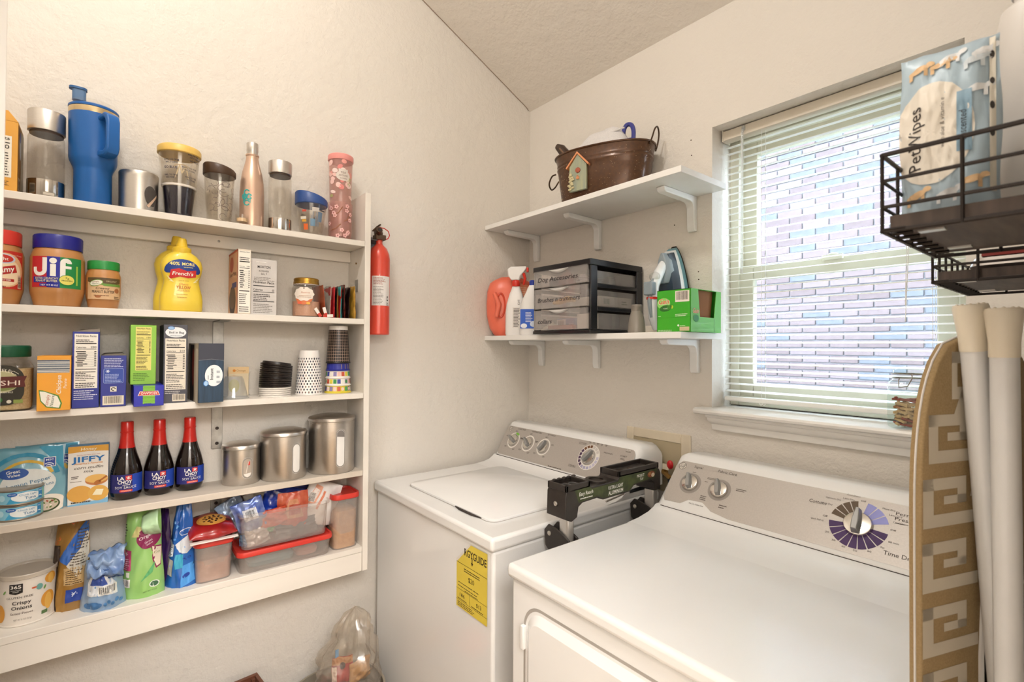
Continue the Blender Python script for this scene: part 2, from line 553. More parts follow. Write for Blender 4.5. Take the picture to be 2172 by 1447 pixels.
# ---------------------------------------------------------------- window
VIN = mat('window_vinyl', '#d2cdb8', .4, var=.03)
win = bpy.data.objects.new('window_1', None); COL.objects.link(win); win.location = (0, 0, 0)
struct(win, 'white vinyl double-hung window in a deep reveal', 'window')
def frame(name, x0, x1, z0, z1, w, y0, y1, m, wt=None, wb_=None):
    wt = wt or w; wb_ = wb_ or w
    q = MB()
    q.box((x0, y0, z0), (x0 + w, y1, z1)); q.box((x1 - w, y0, z0), (x1, y1, z1))
    q.box((x0 + w, y0, z0), (x1 - w, y1, z0 + wb_)); q.box((x0 + w, y0, z1 - wt), (x1 - w, y1, z1))
    return q.obj(name, m, win, bevel=.003)
frame('window_frame', WX0, WX1, 1.2, WZ1, .03, .11, .18, VIN)
frame('upper_sash', WX0 + .025, WX1 - .025, 1.602, WZ1 - .025, .046, .147, .173, VIN, wb_=.04)
frame('lower_sash', WX0 + .022, WX1 - .022, 1.222, 1.64, .05, .119, .145, VIN, wt=.042)
PANE = clear('window_glass', '#f4faff', .1, .01)
MB().box((WX0 + .07, .159, 1.64), (WX1 - .07, .162, WZ1 - .07)).obj('pane', PANE, win)
MB().box((WX0 + .07, .131, 1.27), (WX1 - .07, .134, 1.6)).obj('pane', PANE, win)
LATCH = VIN
q = MB(); q.box((1.14, .106, 1.632), (1.19, .135, 1.645)); q.ball((1.165, .113, 1.646), (.014, .01, .005))
q.obj('sash_lock', LATCH, win)
# sill board with rounded nose and moulded apron
s = MB()
nose = [(.18, 1.178), (.18, 1.197), (-.042, 1.197), (-.049, 1.194), (-.052, 1.1885), (-.049, 1.182), (-.042, 1.179), (0, 1.178)]
s.prism(nose, WX0, WX1, 'x')
nose2 = [(0, 1.178), (0, 1.197)] + nose[2:7]
s.prism(nose2, WX0 - .034, WX0, 'x'); s.prism(nose2, WX1, WX1 + .034, 'x')
s.obj('window_sill', TRIMW, win)
ap = [(0, 1.178), (-.032, 1.178), (-.032, 1.171), (-.027, 1.168), (-.026, 1.16), (-.019, 1.152), (-.014, 1.149), (-.013, 1.137), (-.011, 1.131), (0, 1.131)]
s = MB(); rings = []
for x, k in ((WX0 - .004, 1), (WX1 + .004, 1)):
    rings.append([(x + (1 if x < 1 else -1) * (.032 + y) * .6, y, z) for y, z in ap])
s.loft(rings); s.obj('window_apron', TRIMW, win)

# ---------------------------------------------------------------- horizontal blind
SLAT = mat('blind_slat', '#f3f3ee', .42, var=.02)
CORD = mat('blind_cord', '#efeee8', .7)
HEAD = mat('blind_headrail', '#ddd3c2', .4, var=.02)
bl = thing('window_blind', 'white horizontal slat blind hanging in the window, slats open', 'blind', (1.166, .07, 2.069))
BX0, BX1 = .878 - 1.166, 1.452 - 1.166
h = MB()
h.prism([(-.02, 0), (.02, 0), (.02, -.026), (.016, -.03), (-.02, -.03)], BX0, BX1, 'x')
h.obj('head_rail', HEAD, bl, bevel=.0015)
for x in (BX0 - .003, BX1):
    MB().box((x, -.023, -.034), (x + .004, .022, .002)).obj('mounting_bracket', HEAD, bl, bevel=.001)
h = MB(); n = 6; tilt = math.radians(9); up = []; dn = []
for i in range(n + 1):
    t = -1 + 2 * i / n; y = .0125 * t; z = .0022 * (1 - t * t)
    Y, Z = y * math.cos(tilt) - z * math.sin(tilt), y * math.sin(tilt) + z * math.cos(tilt)
    up.append((Y, Z)); dn.append((Y, Z - .0006))
h.prism(up + dn[::-1], BX0 + .002, BX1 - .002, 'x')
sl0 = h.obj('slat', SLAT, bl)
NS = 37; z0 = -.05; pitch = .0214
sl0.location = (0, 0, z0)
for i in range(1, NS):
    c = sl0.copy(); COL.objects.link(c); c.parent = bl; c.location = (0, RND.uniform(-.0006, .0006), z0 - i * pitch + RND.uniform(-.0005, .0005))
zb = z0 - NS * pitch
MB().prism(rrect(.026, .014, .004, 3), BX0 + .001, BX1 - .001, 'x').xf(Matrix.Translation((0, 0, zb - .004))).obj('bottom_rail', SLAT, bl)
for x in (-.172, .228):
    h = MB()
    for y in (-.0135, .0135): h.tube([(x, y, -.03), (x, y, zb)], .0006, 5)
    h.tube([(x + .006, 0, -.03), (x + .006, 0, zb)], .0007, 5)
    for k in range(5): h.ball((x - .006 + .004 * k, -.012, zb - .012 - .003 * (k % 2)), .0025, 6, 4)
    h.obj('ladder_cord', CORD, bl)
h = MB(); h.tube([(-.222, -.026, -.012), (-.223, -.03, -.03), (-.224, -.031, -.46)], .0042, 6)
h.box((-.226, -.027, -.018), (-.218, -.02, -.004))
h.obj('tilt_wand', clear('wand_acrylic', '#f2f6f8', .3, .08, .25, '#ffffff'), bl)
h = MB(); h.tube([(.18, -.024, -.03), (.181, -.025, -.45), (.178, -.025, -.58)], .0009, 5); h.tube([(.184, -.024, -.03), (.185, -.026, -.45), (.178, -.025, -.62)], .0009, 5)
h.obj('pull_cord', CORD, bl)

# ---------------------------------------------------------------- pantry shelving
PAINT = mat('shelf_paint', '#e9e2d8', .45, var=.05, vscale=9, bump=.15, bscale=60, stretch=(1, .15, 1))
DUSTY = mat('shelf_top_worn', '#e4d9cb', .55, c2='#c9bdae', vscale=11, stretch=(1, .25, 1))
ZINC = mat('zinc_steel', '#a9a7a2', .42, .8, var=.12, vscale=60)
DARK = mat('dark_hole', '#2b211b', .7)
ps = thing('pantry_shelving', 'white painted board shelving fixed along the cream wall', 'shelving', (0, -1.3, .66))
oy, oz = 1.3, -.66
SZ = [1.718, 1.468, 1.231, .984, .742]
for i, z in enumerate(SZ):
    MB().box((.0005, -1.82 + oy, z - .0175 + oz), (.14 if i < 4 else .141, -.8215 + oy, z + oz)).obj('shelf', DUSTY if i in (3,) else PAINT, ps, bevel=.0012, seg=1)
MB().box((.0005, -.821 + oy, .663 + oz), (.1405, -.802 + oy, 1.876 + oz)).obj('side_panel', PAINT, ps, bevel=.0012, seg=1)
MB().box((.0005, -1.84 + oy, .663 + oz), (.1405, -1.821 + oy, 1.876 + oz)).obj('side_panel', PAINT, ps, bevel=.0012, seg=1)
MB().box((.0005, -1.82 + oy, 1.664 + oz), (.019, -.8215 + oy, 1.7 + oz)).obj('back_rail', PAINT, ps, bevel=.001, seg=1)
MB().box((.121, -1.82 + oy, .664 + oz), (.1405, -.8215 + oy, .7243 + oz)).obj('front_board', PAINT, ps, bevel=.0012, seg=1)
def screw(parent, x, y, z, r=.0035, m=None):
    q = MB(); q.lathe([(r, 0), (r, .0008), (r * .7, .0014)], 10); q.box((-r * .6, -.0005, .0012), (r * .6, .0005, .0016)); q.box((-.0005, -r * .6, .0012), (.0005, r * .6, .0016))
    q.xf(Matrix.Translation((x, y, z)) @ Matrix.Rotation(PI / 2, 4, 'Y')); return q.obj('screw', m or ZINC, parent)
screw(ps, .019, -1.213 + oy, 1.683 + oz)
for z0, z1, zt in ((1.32, 1.4505, 1.4505), (1.078, 1.2135, 1.2135), (.86, .966, .966)):
    q = MB(); y = -1.209
    q.box((.0005, y - .014 + oy, z0 + oz), (.0035, y + .014 + oy, z1 + oz)); q.box((.0005, y - .014 + oy, z1 - .003 + oz), (.11, y + .014 + oy, z1 + oz))
    br = q.obj('angle_bracket', ZINC, ps, bevel=.0008, seg=1)
    for zz in (z0 + .016, z0 + .06):
        screw(br, .0036, y + oy, zz + oz, .0048, DARK)
q = MB()
for yy in (-.842,): q.lathe([(.003, 0), (.0035, .002), (.001, .003)], 8)
q.xf(Matrix.Translation((.07, -.8215 + oy, 1.655 + oz)) @ Matrix.Rotation(PI / 2, 4, 'X')); q.obj('shelf_nail', mat('brass_dull', '#8d6a3a', .4, .8), ps)
MB().box((.06, -.8222 + oy, 1.56 + oz), (.085, -.8214 + oy, 1.6 + oz)).obj('hook_plate', ZINC, ps)

# ---------------------------------------------------------------- two wall shelves on white brackets
MEL = mat('melamine_white', '#eceae6', .35, var=.02)
BRK = mat('bracket_plastic', '#ecebe8', .4, var=.02)
def bracket(parent, x, z, vh):
    q = MB(); r = .022; t = .019
    p = [(-.001, -vh), (-.012, -vh), (-.016, -vh + .008), (-.018, -vh + .02)]
    cx, cz = -.019 - r, -t - r
    for i in range(7):
        a = PI / 2 * i / 6
        p.append((cx + r * math.cos(a), cz + r * math.sin(a)))
    p += [(-.17, -t + .002), (-.178, -t + .007), (-.182, -.004), (-.18, 0), (-.001, 0)]
    q.prism(p, x - .0135, x + .0135, 'x')
    q.xf(Matrix.Translation((0, 0, z)))
    return q.obj('bracket', BRK, parent, bevel=.005, seg=3)
for zt, xs, vh, lab in ((1.884, (.058, .408, .804), .112, 'upper white wall shelf on three brackets, holding the metal tub'),
                        (1.426, (.094, .405, .815), .106, 'lower white wall shelf on three brackets, holding detergent and the drawer unit')):
    w = thing('wall_shelf', lab, 'shelf', (.458, 0, zt - .018))
    MB().box((-.4565, -.245, 0), (.4565, -.0005, .018)).obj('board', MEL, w, bevel=.0008, seg=1)
    for x in xs: bracket(w, x - .458, 0, vh)

# ================================================================ washing machine and dryer
ENAM = mat('appliance_enamel', '#eeedeb', .22, var=.015, vscale=4, coat=.3)
SILV = mat('console_silver', '#b9b2ab', .42, .35, var=.04, vscale=300)
KNOB = mat('knob_grey', '#9b9a98', .35, .3, var=.04)
CHROME = mat('knob_chrome', '#d9d6d1', .15, 1., var=.02)
GAP = mat('gap_dark', '#3a302a', .8)
def console(parent, prof, w, name='console', r=.03):
    """extruded console, its ends drawn in and rounded"""
    q = MB(); rings = []
    cx = sum(p[0] for p in prof) / len(prof); cz = min(p[1] for p in prof)
    for y, k in ((-w, .0), (-w + r * .12, .45), (-w + r * .4, .75), (-w + r, 1), (w - r, 1), (w - r * .4, .75), (w - r * .12, .45), (w, 0)):
        e = (1 - k) * r
        rings.append([(x - e * .45 if x > .1 else x, y, z - e * max(0, (z - cz)) / .14) for x, z in prof])
    q.loft(rings)
    return q.obj(name, ENAM, parent, angle=50)
def knob(parent, S, s, t, r, ang, h=.016, m=KNOB, ring=None):
    """round control with a raised grip bar; S = face surface"""
    O, X, Y = S(s, t, 0), (S(s + 1, t, 0) - S(s, t, 0)), (S(s, t + 1, 0) - S(s, t, 0))
    N = X.cross(Y)
    M = Matrix((X, Y, N)).transposed().to_4x4(); M.translation = O
    q = MB(); q.lathe([(r, 0), (r, .004), (r * .92, .008), (r * .86, .0085)], 28)
    q.xf(M); k = q.obj('control_knob', CHROME, parent)
    g = MB(); a = r * .3
    g.loft([[(x * (1 - .25 * i / 3), y * (1 - .1 * i / 3), .008 + h * i / 3 * .8) for x, y in ((-a * .5, r * 1.12), (-a, 0), (-a * .9, -r * .85), (a * .9, -r * .85), (a, 0), (a * .5, r * 1.12))] for i in range(4)])
    g.xf(M @ Matrix.Rotation(ang, 4, 'Z')); g.obj('grip', m, k, bevel=.0015)
    return k

def emblem(P, s, t, r):
    P.ell(s, t, r, r, '#d8d2c8', 2).ringarc(s, t, r * .82, r * .95, 0, 2 * PI, '#5c554d', 3)
    P.txt('GE', s, t - r * .38, r * .72, '#4c463f', r * 1.1, 3, bold=.01, shear=.2)
    for a in range(4):
        P.ringarc(s + r * .5 * math.cos(a * PI / 2 + .5), t + r * .5 * math.sin(a * PI / 2 + .5), r * .2, r * .28, a, a + 3, '#5c554d', 3)

# --- washer
wa = thing('washing_machine', 'white top-loading washing machine with yellow energy label, in the corner', 'washer', (.3715, 0, 0), -PI / 2)
HW = .343
q = MB(); q.box((.06, -HW + .008, .02), (.725, HW - .008, .879))
q.obj('cabinet', ENAM, wa, bevel=.008, seg=3)
q = MB(); q.box((.05, -HW, .88), (.735, HW, .915)); q.obj('top_deck', ENAM, wa, bevel=.009, seg=3)
# deck sweeping up to the console
q = MB(); prof = [(.05, .914), (.31, .9145), (.27, .918), (.24, .925), (.222, .936), (.216, .942), (.05, .95)]
q.prism([(x, z) for x, z in prof], -HW + .004, HW - .004, 'y'); q.obj('deck_upsweep', ENAM, wa, bevel=.004)
console(wa, [(.03, .93), (.03, 1.05), (.045, 1.066), (.12, 1.073), (.134, 1.071), (.14, 1.067), (.215, .942), (.215, .93)], HW - .004)
q = MB(); q.box((.213, -HW + .02, .9405), (.2165, HW - .02, .943)); q.obj('console_seam', GAP, wa)
for s in (-1, 1):
    for x in (.12, .66):
        MB().lathe([(.02, 0), (.024, .004), (.024, .014), (.012, .02)], 12, (x, s * (HW - .06))).obj('foot', GAP, wa)
lid = MB(); out = [(x, y) for x, y in rrect(.40, .475, .03, 5, .47, .018)]
lid.loft([ring3(out, .9155), ring3(out, .921), ring3([(.47 + (x - .47) * .985, .018 + (y - .018) * .985) for x, y in out], .9235)])
lo = lid.obj('lid', ENAM, wa)
q = MB(); sc = [(.668, .07), (.668, .215), (.6725, .2), (.6785, .17), (.6785, .11), (.6725, .085)]
q.prism(sc, .9156, .9185); q.obj('finger_scoop_shade', GAP, lo)  # dark plate stands in for the shade in the finger scoop
q = MB(); g = [(.47 + (x - .47) * 1.012, .018 + (y - .018) * 1.01) for x, y in out]
q.prism(g, .9152, .9156); q.obj('lid_gap', mat('gap_soft', '#a9a39c', .6), wa)
fs = plane_surf((.2152, 0, .942), (0, 1, 0), (.14 - .215, 0, 1.067 - .942))
P = Print(fs, .0006)
P.poly([(a, b + .068) for a, b in rrect(.652, .124, .018, 5)], SILV)
emblem(P, -.3, .117, .012)
INK = '#4b4039'
for t, s in (('LOAD SIZE', -.236), ('TEMPERATURE', -.146), ('SETTINGS', -.062)):
    P.txt(t, s, .121, .0058, INK, len(t) * .0052, 2, shear=.1)
for s in (-.257, -.168, -.08):
    P.ringarc(s, .073, .0285, .0335, 0, 2 * PI, '#e9e4dc', 1, 28)
    for k in range(5):
        a = k * 1.2 + .4
        P.small(s + .047 * math.cos(a) - .008, .073 + .04 * math.sin(a) - .003, s + .047 * math.cos(a) + .008, .073 + .04 * math.sin(a) + .003, 2, INK, 1)
P.ringarc(-.257, .073, .027, .034, .9, 1.6, '#79c63b', 2)
dc = (.147, .074)
P.ringarc(*dc, .029, .046, 0, 2 * PI, '#e6e1da', 1, 32)
for k in range(18):
    a = .5 + k * (2 * PI - .25) / 18
    c = '#6f4a2e' if 3 <= k < 6 else '#cfc8c2' if k < 3 else '#4d3350' if k < 11 else '#a7a3bd' if k < 14 else '#c4c0d2'
    P.ringarc(*dc, .0335, .0435, a, a + .27, c, 2)
P.txt('COTTONS', .1, .116, .0055, INK, .034, 2).rect(.083, .1135, .117, .1142, INK, 2)
P.txt('PREWASH', .222, .099, .0055, INK, .036, 2).txt('CASUALS', .09, .03, .0055, INK, .034, 2).rect(.073, .0275, .107, .0282, INK, 2)
P.txt('START', .285, .1, .0055, INK, .026, 2).small(.275, .09, .295, .097, 2, INK)
P.small(-.02, .008, .06, .014, 1, INK)
for k in range(5): P.rect(.13 + k * .018, .122, .132 + k * .018, .126, INK, 2); P.small(.125 + k * .018, .127, .137 + k * .018, .131, 1, INK)
P.rect(.286, .118, .306, .129, '#8e877e', 2).rect(.2875, .122, .3045, .128, '#cfc8bf', 3).txt('energy', .296, .1232, .003, INK, .014, 4)
P.obj('control_print', wa)
for s, a in ((-.257, 1.1), (-.168, .9), (-.08, -.5)): knob(wa, fs, s, .073, .024, a)
knob(wa, fs, .147, .074, .026, -.6)
# energy label with its corner folded over
ls = plane_surf((.7268, 0, 0), (0, 1, 0), (0, 0, 1))
P = Print(ls, .0005)
YEL, INK2 = '#e3cb4a', '#3f3218'
x0, x1, z0, z1 = .176, .314, .69, .868
P.poly([(x0, z0), (x1, z0), (x1, z1), (x0 + .062, z1), (x0, z1 - .056)], YEL)
P.poly([(x0 - .003, z1 - .056), (x0 + .062, z1 + .002), (x0 + .066, z1 - .001), (x0 + .003, z1 - .06)], '#ded9cf', 2)
P.txt('RGYGUIDE', x1 - .052, z1 - .034, .019, INK2, .098, 2, bold=.02)
P.rect(.247, z1 - .046, .25, z1 - .03, INK2, 2).poly([(.243, z1 - .044), (.254, z1 - .044), (.2485, z1 - .052)], INK2, 2)
P.rect(x0, z1 - .061, x1, z1 - .06, INK2, 2).rect(x0, z1 - .13, x1, z1 - .1292, INK2, 2)
P.small(x0 + .035, z1 - .077, x1 - .03, z1 - .066, 2, INK2, rag=.1).txt('$20', .245, z1 - .098, .013, INK2, .026, 2)
P.small(x0 + .008, z1 - .122, x1 - .006, z1 - .104, 2, INK2, 1, .2).small(.215, z1 - .128, .28, z1 - .124, 1, INK2)
P.rect(x0 + .062, z1 - .158, x0 + .063, z1 - .13, INK2, 2).rect(x0, z1 - .159, x1, z1 - .1582, INK2, 2)
P.txt('186', x0 + .028, z1 - .148, .01, INK2, .022, 2).txt('$13', x1 - .035, z1 - .148, .01, INK2, .022, 2)
P.small(x0 + .006, z1 - .156, x0 + .058, z1 - .151, 1, INK2).small(x0 + .07, z1 - .156, x1 - .006, z1 - .151, 1, INK2)
P.small(x0 + .006, z0 + .004, x1 - .035, z1 - .161, 3, INK2)
P.obj('energy_label', wa)

# --- dryer
dr = thing('clothes_dryer', 'white front-loading clothes dryer with silver control console', 'dryer', (1.178, 0, 0), -PI / 2)
q = MB(); q.box((.06, -HW + .006, .02), (.776, HW - .006, .883)); q.obj('cabinet', ENAM, dr, bevel=.008, seg=3)
q = MB(); q.box((.05, -HW, .884), (.787, HW, .915)); q.obj('top_deck', ENAM, dr, bevel=.01, seg=4)
q = MB(); prof = [(.05, .914), (.38, .9142), (.33, .9175), (.285, .925), (.26, .934), (.251, .94), (.05, .95)]
q.prism(prof, -HW + .003, HW - .003, 'y'); q.obj('deck_upsweep', ENAM, dr, bevel=.004)
console(dr, [(.03, .92), (.03, 1.05), (.045, 1.066), (.125, 1.073), (.138, 1.071), (.143, 1.066), (.25, .94), (.25, .93)], HW - .003)
q = MB(); q.box((.248, -HW + .02, .938), (.2515, HW - .02, .9408)); q.obj('console_seam', GAP, dr)
for s in (-1, 1):
    for x in (.12, .7):
        MB().lathe([(.02, 0), (.024, .004), (.024, .014), (.012, .02)], 12, (x, s * (HW - .06))).obj('foot', GAP, dr)
q = MB(); dw, dh = .586, .62; o1 = rrect(dw, dh, .05, 8, 0, .535); o2 = rrect(dw - .018, dh - .018, .044, 8, 0, .535); o3 = rrect(dw - .05, dh - .05, .03, 8, 0, .535)
q.loft([[(.7762, a, b) for a, b in o1], [(.7765, a, b) for a, b in o2], [(.787, a, b) for a, b in o3]])
do = q.obj('door', ENAM, dr, angle=30)
q = MB(); q.loft([[(.7762, a, b) for a, b in rrect(dw + .006, dh + .006, .052, 8, 0, .535)], [(.7764, a, b) for a, b in o2]]); q.obj('door_gap', mat('gap_soft', '#a9a39c', .6), dr)
for z in (.3, .75): MB().box((.776, -dw / 2 - .004, z), (.786, -dw / 2 + .006, z + .05)).obj('hinge', ENAM, do, bevel=.002)
fd = plane_surf((.2502, 0, .94), (0, 1, 0), (.143 - .25, 0, 1.066 - .94))
P = Print(fd, .0006)
P.poly([(-.326, .03), (-.318, .018), (-.27, .02), (-.25, .036), (-.21, .038), (-.18, .02), (-.13, .012), (.318, .012), (.328, .024), (.33, .12), (.316, .146), (-.31, .148), (-.326, .13)], SILV)
emblem(P, -.306, .131, .0125)
P.txt('Signal', -.258, .133, .0075, INK, .026, 2).txt('Fabric Care', -.174, .134, .0085, INK, .052, 2)
for s in (-.264, -.179): P.ringarc(s, .084, .02, .031, 0, 2 * PI, '#9a928b', 1, 28)
P.small(-.27, .118, -.258, .122, 1, INK).small(-.226, .098, -.216, .102, 1, INK).small(-.222, .108, -.195, .115, 2, INK).small(-.137, .093, -.11, .102, 2, INK)
P.small(-.222, .045, -.2, .06, 3, INK).small(-.165, .036, -.142, .048, 2, INK).txt('Auto Dry Clothes Care', -.225, .026, .0042, INK, .042, 2)
D = (.138, .08)
for a0, a1, c, n in ((1.72, 2.95, '#5d4a35', 4), (.28, 1.42, '#9c9fe0', 3), (3.2, 6.2, '#43245c', 9)):
    for k in range(n):
        w = (a1 - a0) / n
        P.ringarc(*D, .026, .055, a0 + k * w + .02, a0 + (k + 1) * w - .02, c, 1)
P.txt('Cottons', .052, .108, .0085, INK, .036, 2).txt('Perm', .212, .121, .0082, INK, .027, 2).txt('Press', .212, .109, .0082, INK, .027, 2).small(.2, .102, .22, .106, 1, INK)
P.txt('Time Dry', .216, .03, .0095, INK, .05, 2).txt('Quick Fluff 10', .06, .068, .0042, INK, .026, 2)
for t, a, r in (('20', 3.75, .064), ('30', 4.1, .064), ('40', 4.45, .064), ('50', 4.8, .064), ('60', 5.2, .064), ('70', 5.6, .064), ('80 min', 5.95, .07), ('Off', 3.1, .064), ('Off', 1.57, .062), ('Off', .1, .062),
                ('Less Dry', 2.0, .066), ('Optimum Dry', 2.4, .078), ('More Dry', 2.65, .076), ('More Dry', .85, .072), ('Less Dry', .6, .074), ('Cool Down', .35, .076), ('Cool Down', 1.85, .074)):
    P.txt(t, D[0] + r * math.cos(a), D[1] + r * .92 * math.sin(a) - .002, .0042, INK, len(t) * .0026 + .002, 2)
P.obj('control_print', dr)
for s, a in ((-.264, .35), (-.179, .3)): knob(dr, fd, s, .084, .0235, a, .018)
knob(dr, fd, D[0], D[1], .028, .02, .024)

# ---------------------------------------------------------------- recessed water-supply box behind the machines
VB = mat('supply_box', '#ddd0b8', .5, var=.05)
sb = thing('washer_supply_box', 'cream plastic washer supply box on the wall between the consoles', 'supply box', (.672, 0, .90))
q = MB()
for a, c in (((-.127, -.006, 0), (-.097, -.0005, .2)), ((.092, -.006, 0), (.127, -.0005, .2)), ((-.097, -.006, .168), (.092, -.0005, .2))): q.box(a, c)
q.obj('surround', VB, sb, bevel=.003)
SHD = mat('supply_box_shade', '#b7a98c', .6)  # darker cream puts the shade of the recess into the panel colour
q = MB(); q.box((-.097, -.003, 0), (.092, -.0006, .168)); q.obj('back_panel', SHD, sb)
BRASS = mat('brass', '#a57f45', .35, .9); REDP = mat('red_valve', '#c4121c', .35); HOSE = mat('black_hose', '#1c1a19', .6)
q = MB(); q.tube([(.0, -.012, .078), (.052, -.03, .07)], .010, 10); q.tube([(.046, -.03, .07), (.085, -.05, .06)], .008, 10); q.obj('valve', BRASS, sb)
q = MB(); q.ball((.068, -.03, .1), (.012, .008, .015), 10, 6); q.obj('valve_handle', REDP, sb)
q = MB(); q.tube([(.085, -.05, .06), (.092, -.055, .03), (.092, -.055, -.03), (.09, -.05, -.1), (.088, -.03, -.16)], .011, 10); q.obj('hose', HOSE, sb)
MB().box((.042, -.034, .082), (.064, -.03, .1)).obj('tag', VB, sb)

# ---------------------------------------------------------------- folded step ladder between the machines
LBLK = mat('ladder_black', '#2d2723', .42, var=.15, vscale=60)
LALU = mat('ladder_aluminium', '#cfcac4', .3, .75, var=.04, stretch=(1, 1, .1))
LCAM = mat('ladder_label_green', '#47512a', .5, c2='#2e351d', vscale=40)
ld = thing('step_ladder', 'folded aluminium step ladder with black tool tray standing between the washer and dryer', 'ladder', (.769, -.372, 0))
ol = [(-.203, .952), (-.201, 1.012), (-.196, 1.022), (-.115, 1.024), (-.108, 1.017), (.0, 1.018), (.008, 1.03), (.17, 1.03), (.19, 1.022), (.197, 1.01), (.198, .96), (.17, .96), (.165, .985), (.15, .994), (.07, .992), (.05, .978), (-.06, .976), (-.085, .985), (-.14, .983), (-.155, .975), (-.16, .95), (-.18, .942)]
q = MB(); q.prism(ol, -.034, .034, 'x')
for y0, y1, z in ((-.2, -.112, 1.022), (.004, .188, 1.028)):
    for x in (-.034, .0275): q.box((x, y0, z - .004), (x + .0065, y1, z + .013))
    for y in (y0, y1 - .008): q.box((-.034, y, z - .004), (.034, y + .008, z + .013))
for k in range(5): q.ball((-.03, -.18 + k * .018, 1.034), (.006, .008, .004), 8, 4)
tray = q.obj('tool_tray', LBLK, ld, bevel=.0025)
q = MB(); n = 24; ring = []
for k in range(n + 1):
    pass
q.loft([[(r * math.cos(2 * PI * j / n), -.052 + r * .95 * math.sin(2 * PI * j / n), z) for j in range(n)] for r, z in ((.021, 1.0175), (.021, 1.023), (.03, 1.023), (.03, 1.0175))], loop=True)
q.lathe([(.021, 1.0176), (.021, 1.0186)], 24, (0, -.052), mi=1); q.obj('can_holder', [LBLK, DARK], tray)
q = MB()
for y in (-.165, -.14): q.tube([(.013 * math.cos(a), y + .011 * math.sin(a), 1.0245) for a in [2 * PI * k / 16 for k in range(16)]], .0012, 5, loop=True)
q.obj('tray_marks', mat('ladder_grey', '#5d5c5b', .5), tray)
for y in (.05, .1): MB().lathe([(.012, 1.0302), (.012, 1.031)], 16, (0, y)).obj('tool_hole', DARK, tray)
lsf = plane_surf((.034, 0, 0), (0, 1, 0), (0, 0, 1)); P = Print(lsf)
P.poly([(-.155, .985), (-.14, .987), (-.085, .99), (-.06, .98), (.05, .982), (.07, .996), (.165, 1.0), (.18, 1.024), (.01, 1.026), (.0, 1.014), (-.106, 1.013), (-.114, 1.02), (-.17, 1.019)], LCAM)
W = '#e9e6dd'
P.txt('Easy Reach', -.128, 1.002, .01, W, .052, 2, bold=.01, shear=.1)\
    .small(-.15, .993, -.1, .999, 1, W, rag=.05)
P.txt('ULTRA LIGHT', -.01, .999, .0095, W, .062, 2, bold=.015).txt('ALUMINUM', -.01, .984, .011, W, .062, 2, bold=.02)
P.txt('PROJECT', .1, 1.012, .008, W, .034, 2, bold=.01).txt('TOP', .104, 1.002, .007, W, .016, 2, bold=.01)
P.ell(.15, 1.012, .018, .009, '#7a3f28', 2).ell(.158, 1.009, .008, .006, '#c9b9a0', 3).ell(.143, 1.014, .007, .005, '#9a6a3c', 3)
P.obj('tray_label', tray)
BOLT = mat('bolt_nickel', '#cbc6bd', .3, .8)
def bolt(parent, x, y, z, r=.006, ax='Y', s=1):
    q = MB(); q.lathe([(r, 0), (r, .002), (r * .5, .004)], 12); q.xf(Matrix.Translation((x, y, z)) @ Matrix.Rotation(PI / 2 * s, 4, 'X' if ax == 'Y' else 'Y')); return q.obj('bolt', BOLT, parent)
bolt(tray, 0, -.203, .985)
for y, s in ((-.178, -1), (.178, 1)):
    q = MB(); q.loft([ring3(rrect(.034, .024, .006, 3, .014, y), z) for z in (.02, .96)]); q.obj('front_rail', LALU, ld)
    q = MB(); q.loft([ring3(rrect(.026, .024, .006, 3, -.024, y), z) for z in (.02, .9)]); q.obj('rear_rail', LALU, ld)
    q = MB(); p = [(-.046, .865), (-.05, .905), (-.035, .922), (-.005, .918), (.04, .9), (.042, .85), (.0, .83)]
    q.prism(p, y + (-.018 if s < 0 else .013), y + (-.013 if s < 0 else .018), 'y'); q.prism([(a * .98, b) for a, b in p], y + s * -.015 - .003, y + s * -.015 + .003, 'y')
    hg = q.obj('hinge_bracket', LBLK, ld, bevel=.0015)
    for x, z in ((-.03, .9), (.012, .872)): bolt(hg, x, y - .018, z)
    MB().box((.0, y - .02, 0), (.045, y + .02, .03)).obj('rubber_foot', LBLK, ld, bevel=.004)
for z in (.25, .5, .75): MB().box((.004, -.178, z), (.036, .18, z + .02)).obj('tread', LALU, ld, bevel=.002)
q = MB(); q.tube([(-.05, .05, .93), (-.045, .12, .94), (-.04, .15, .965), (-.04, .155, .99)], .003, 6); q.obj('spreader_wire', LALU, ld)

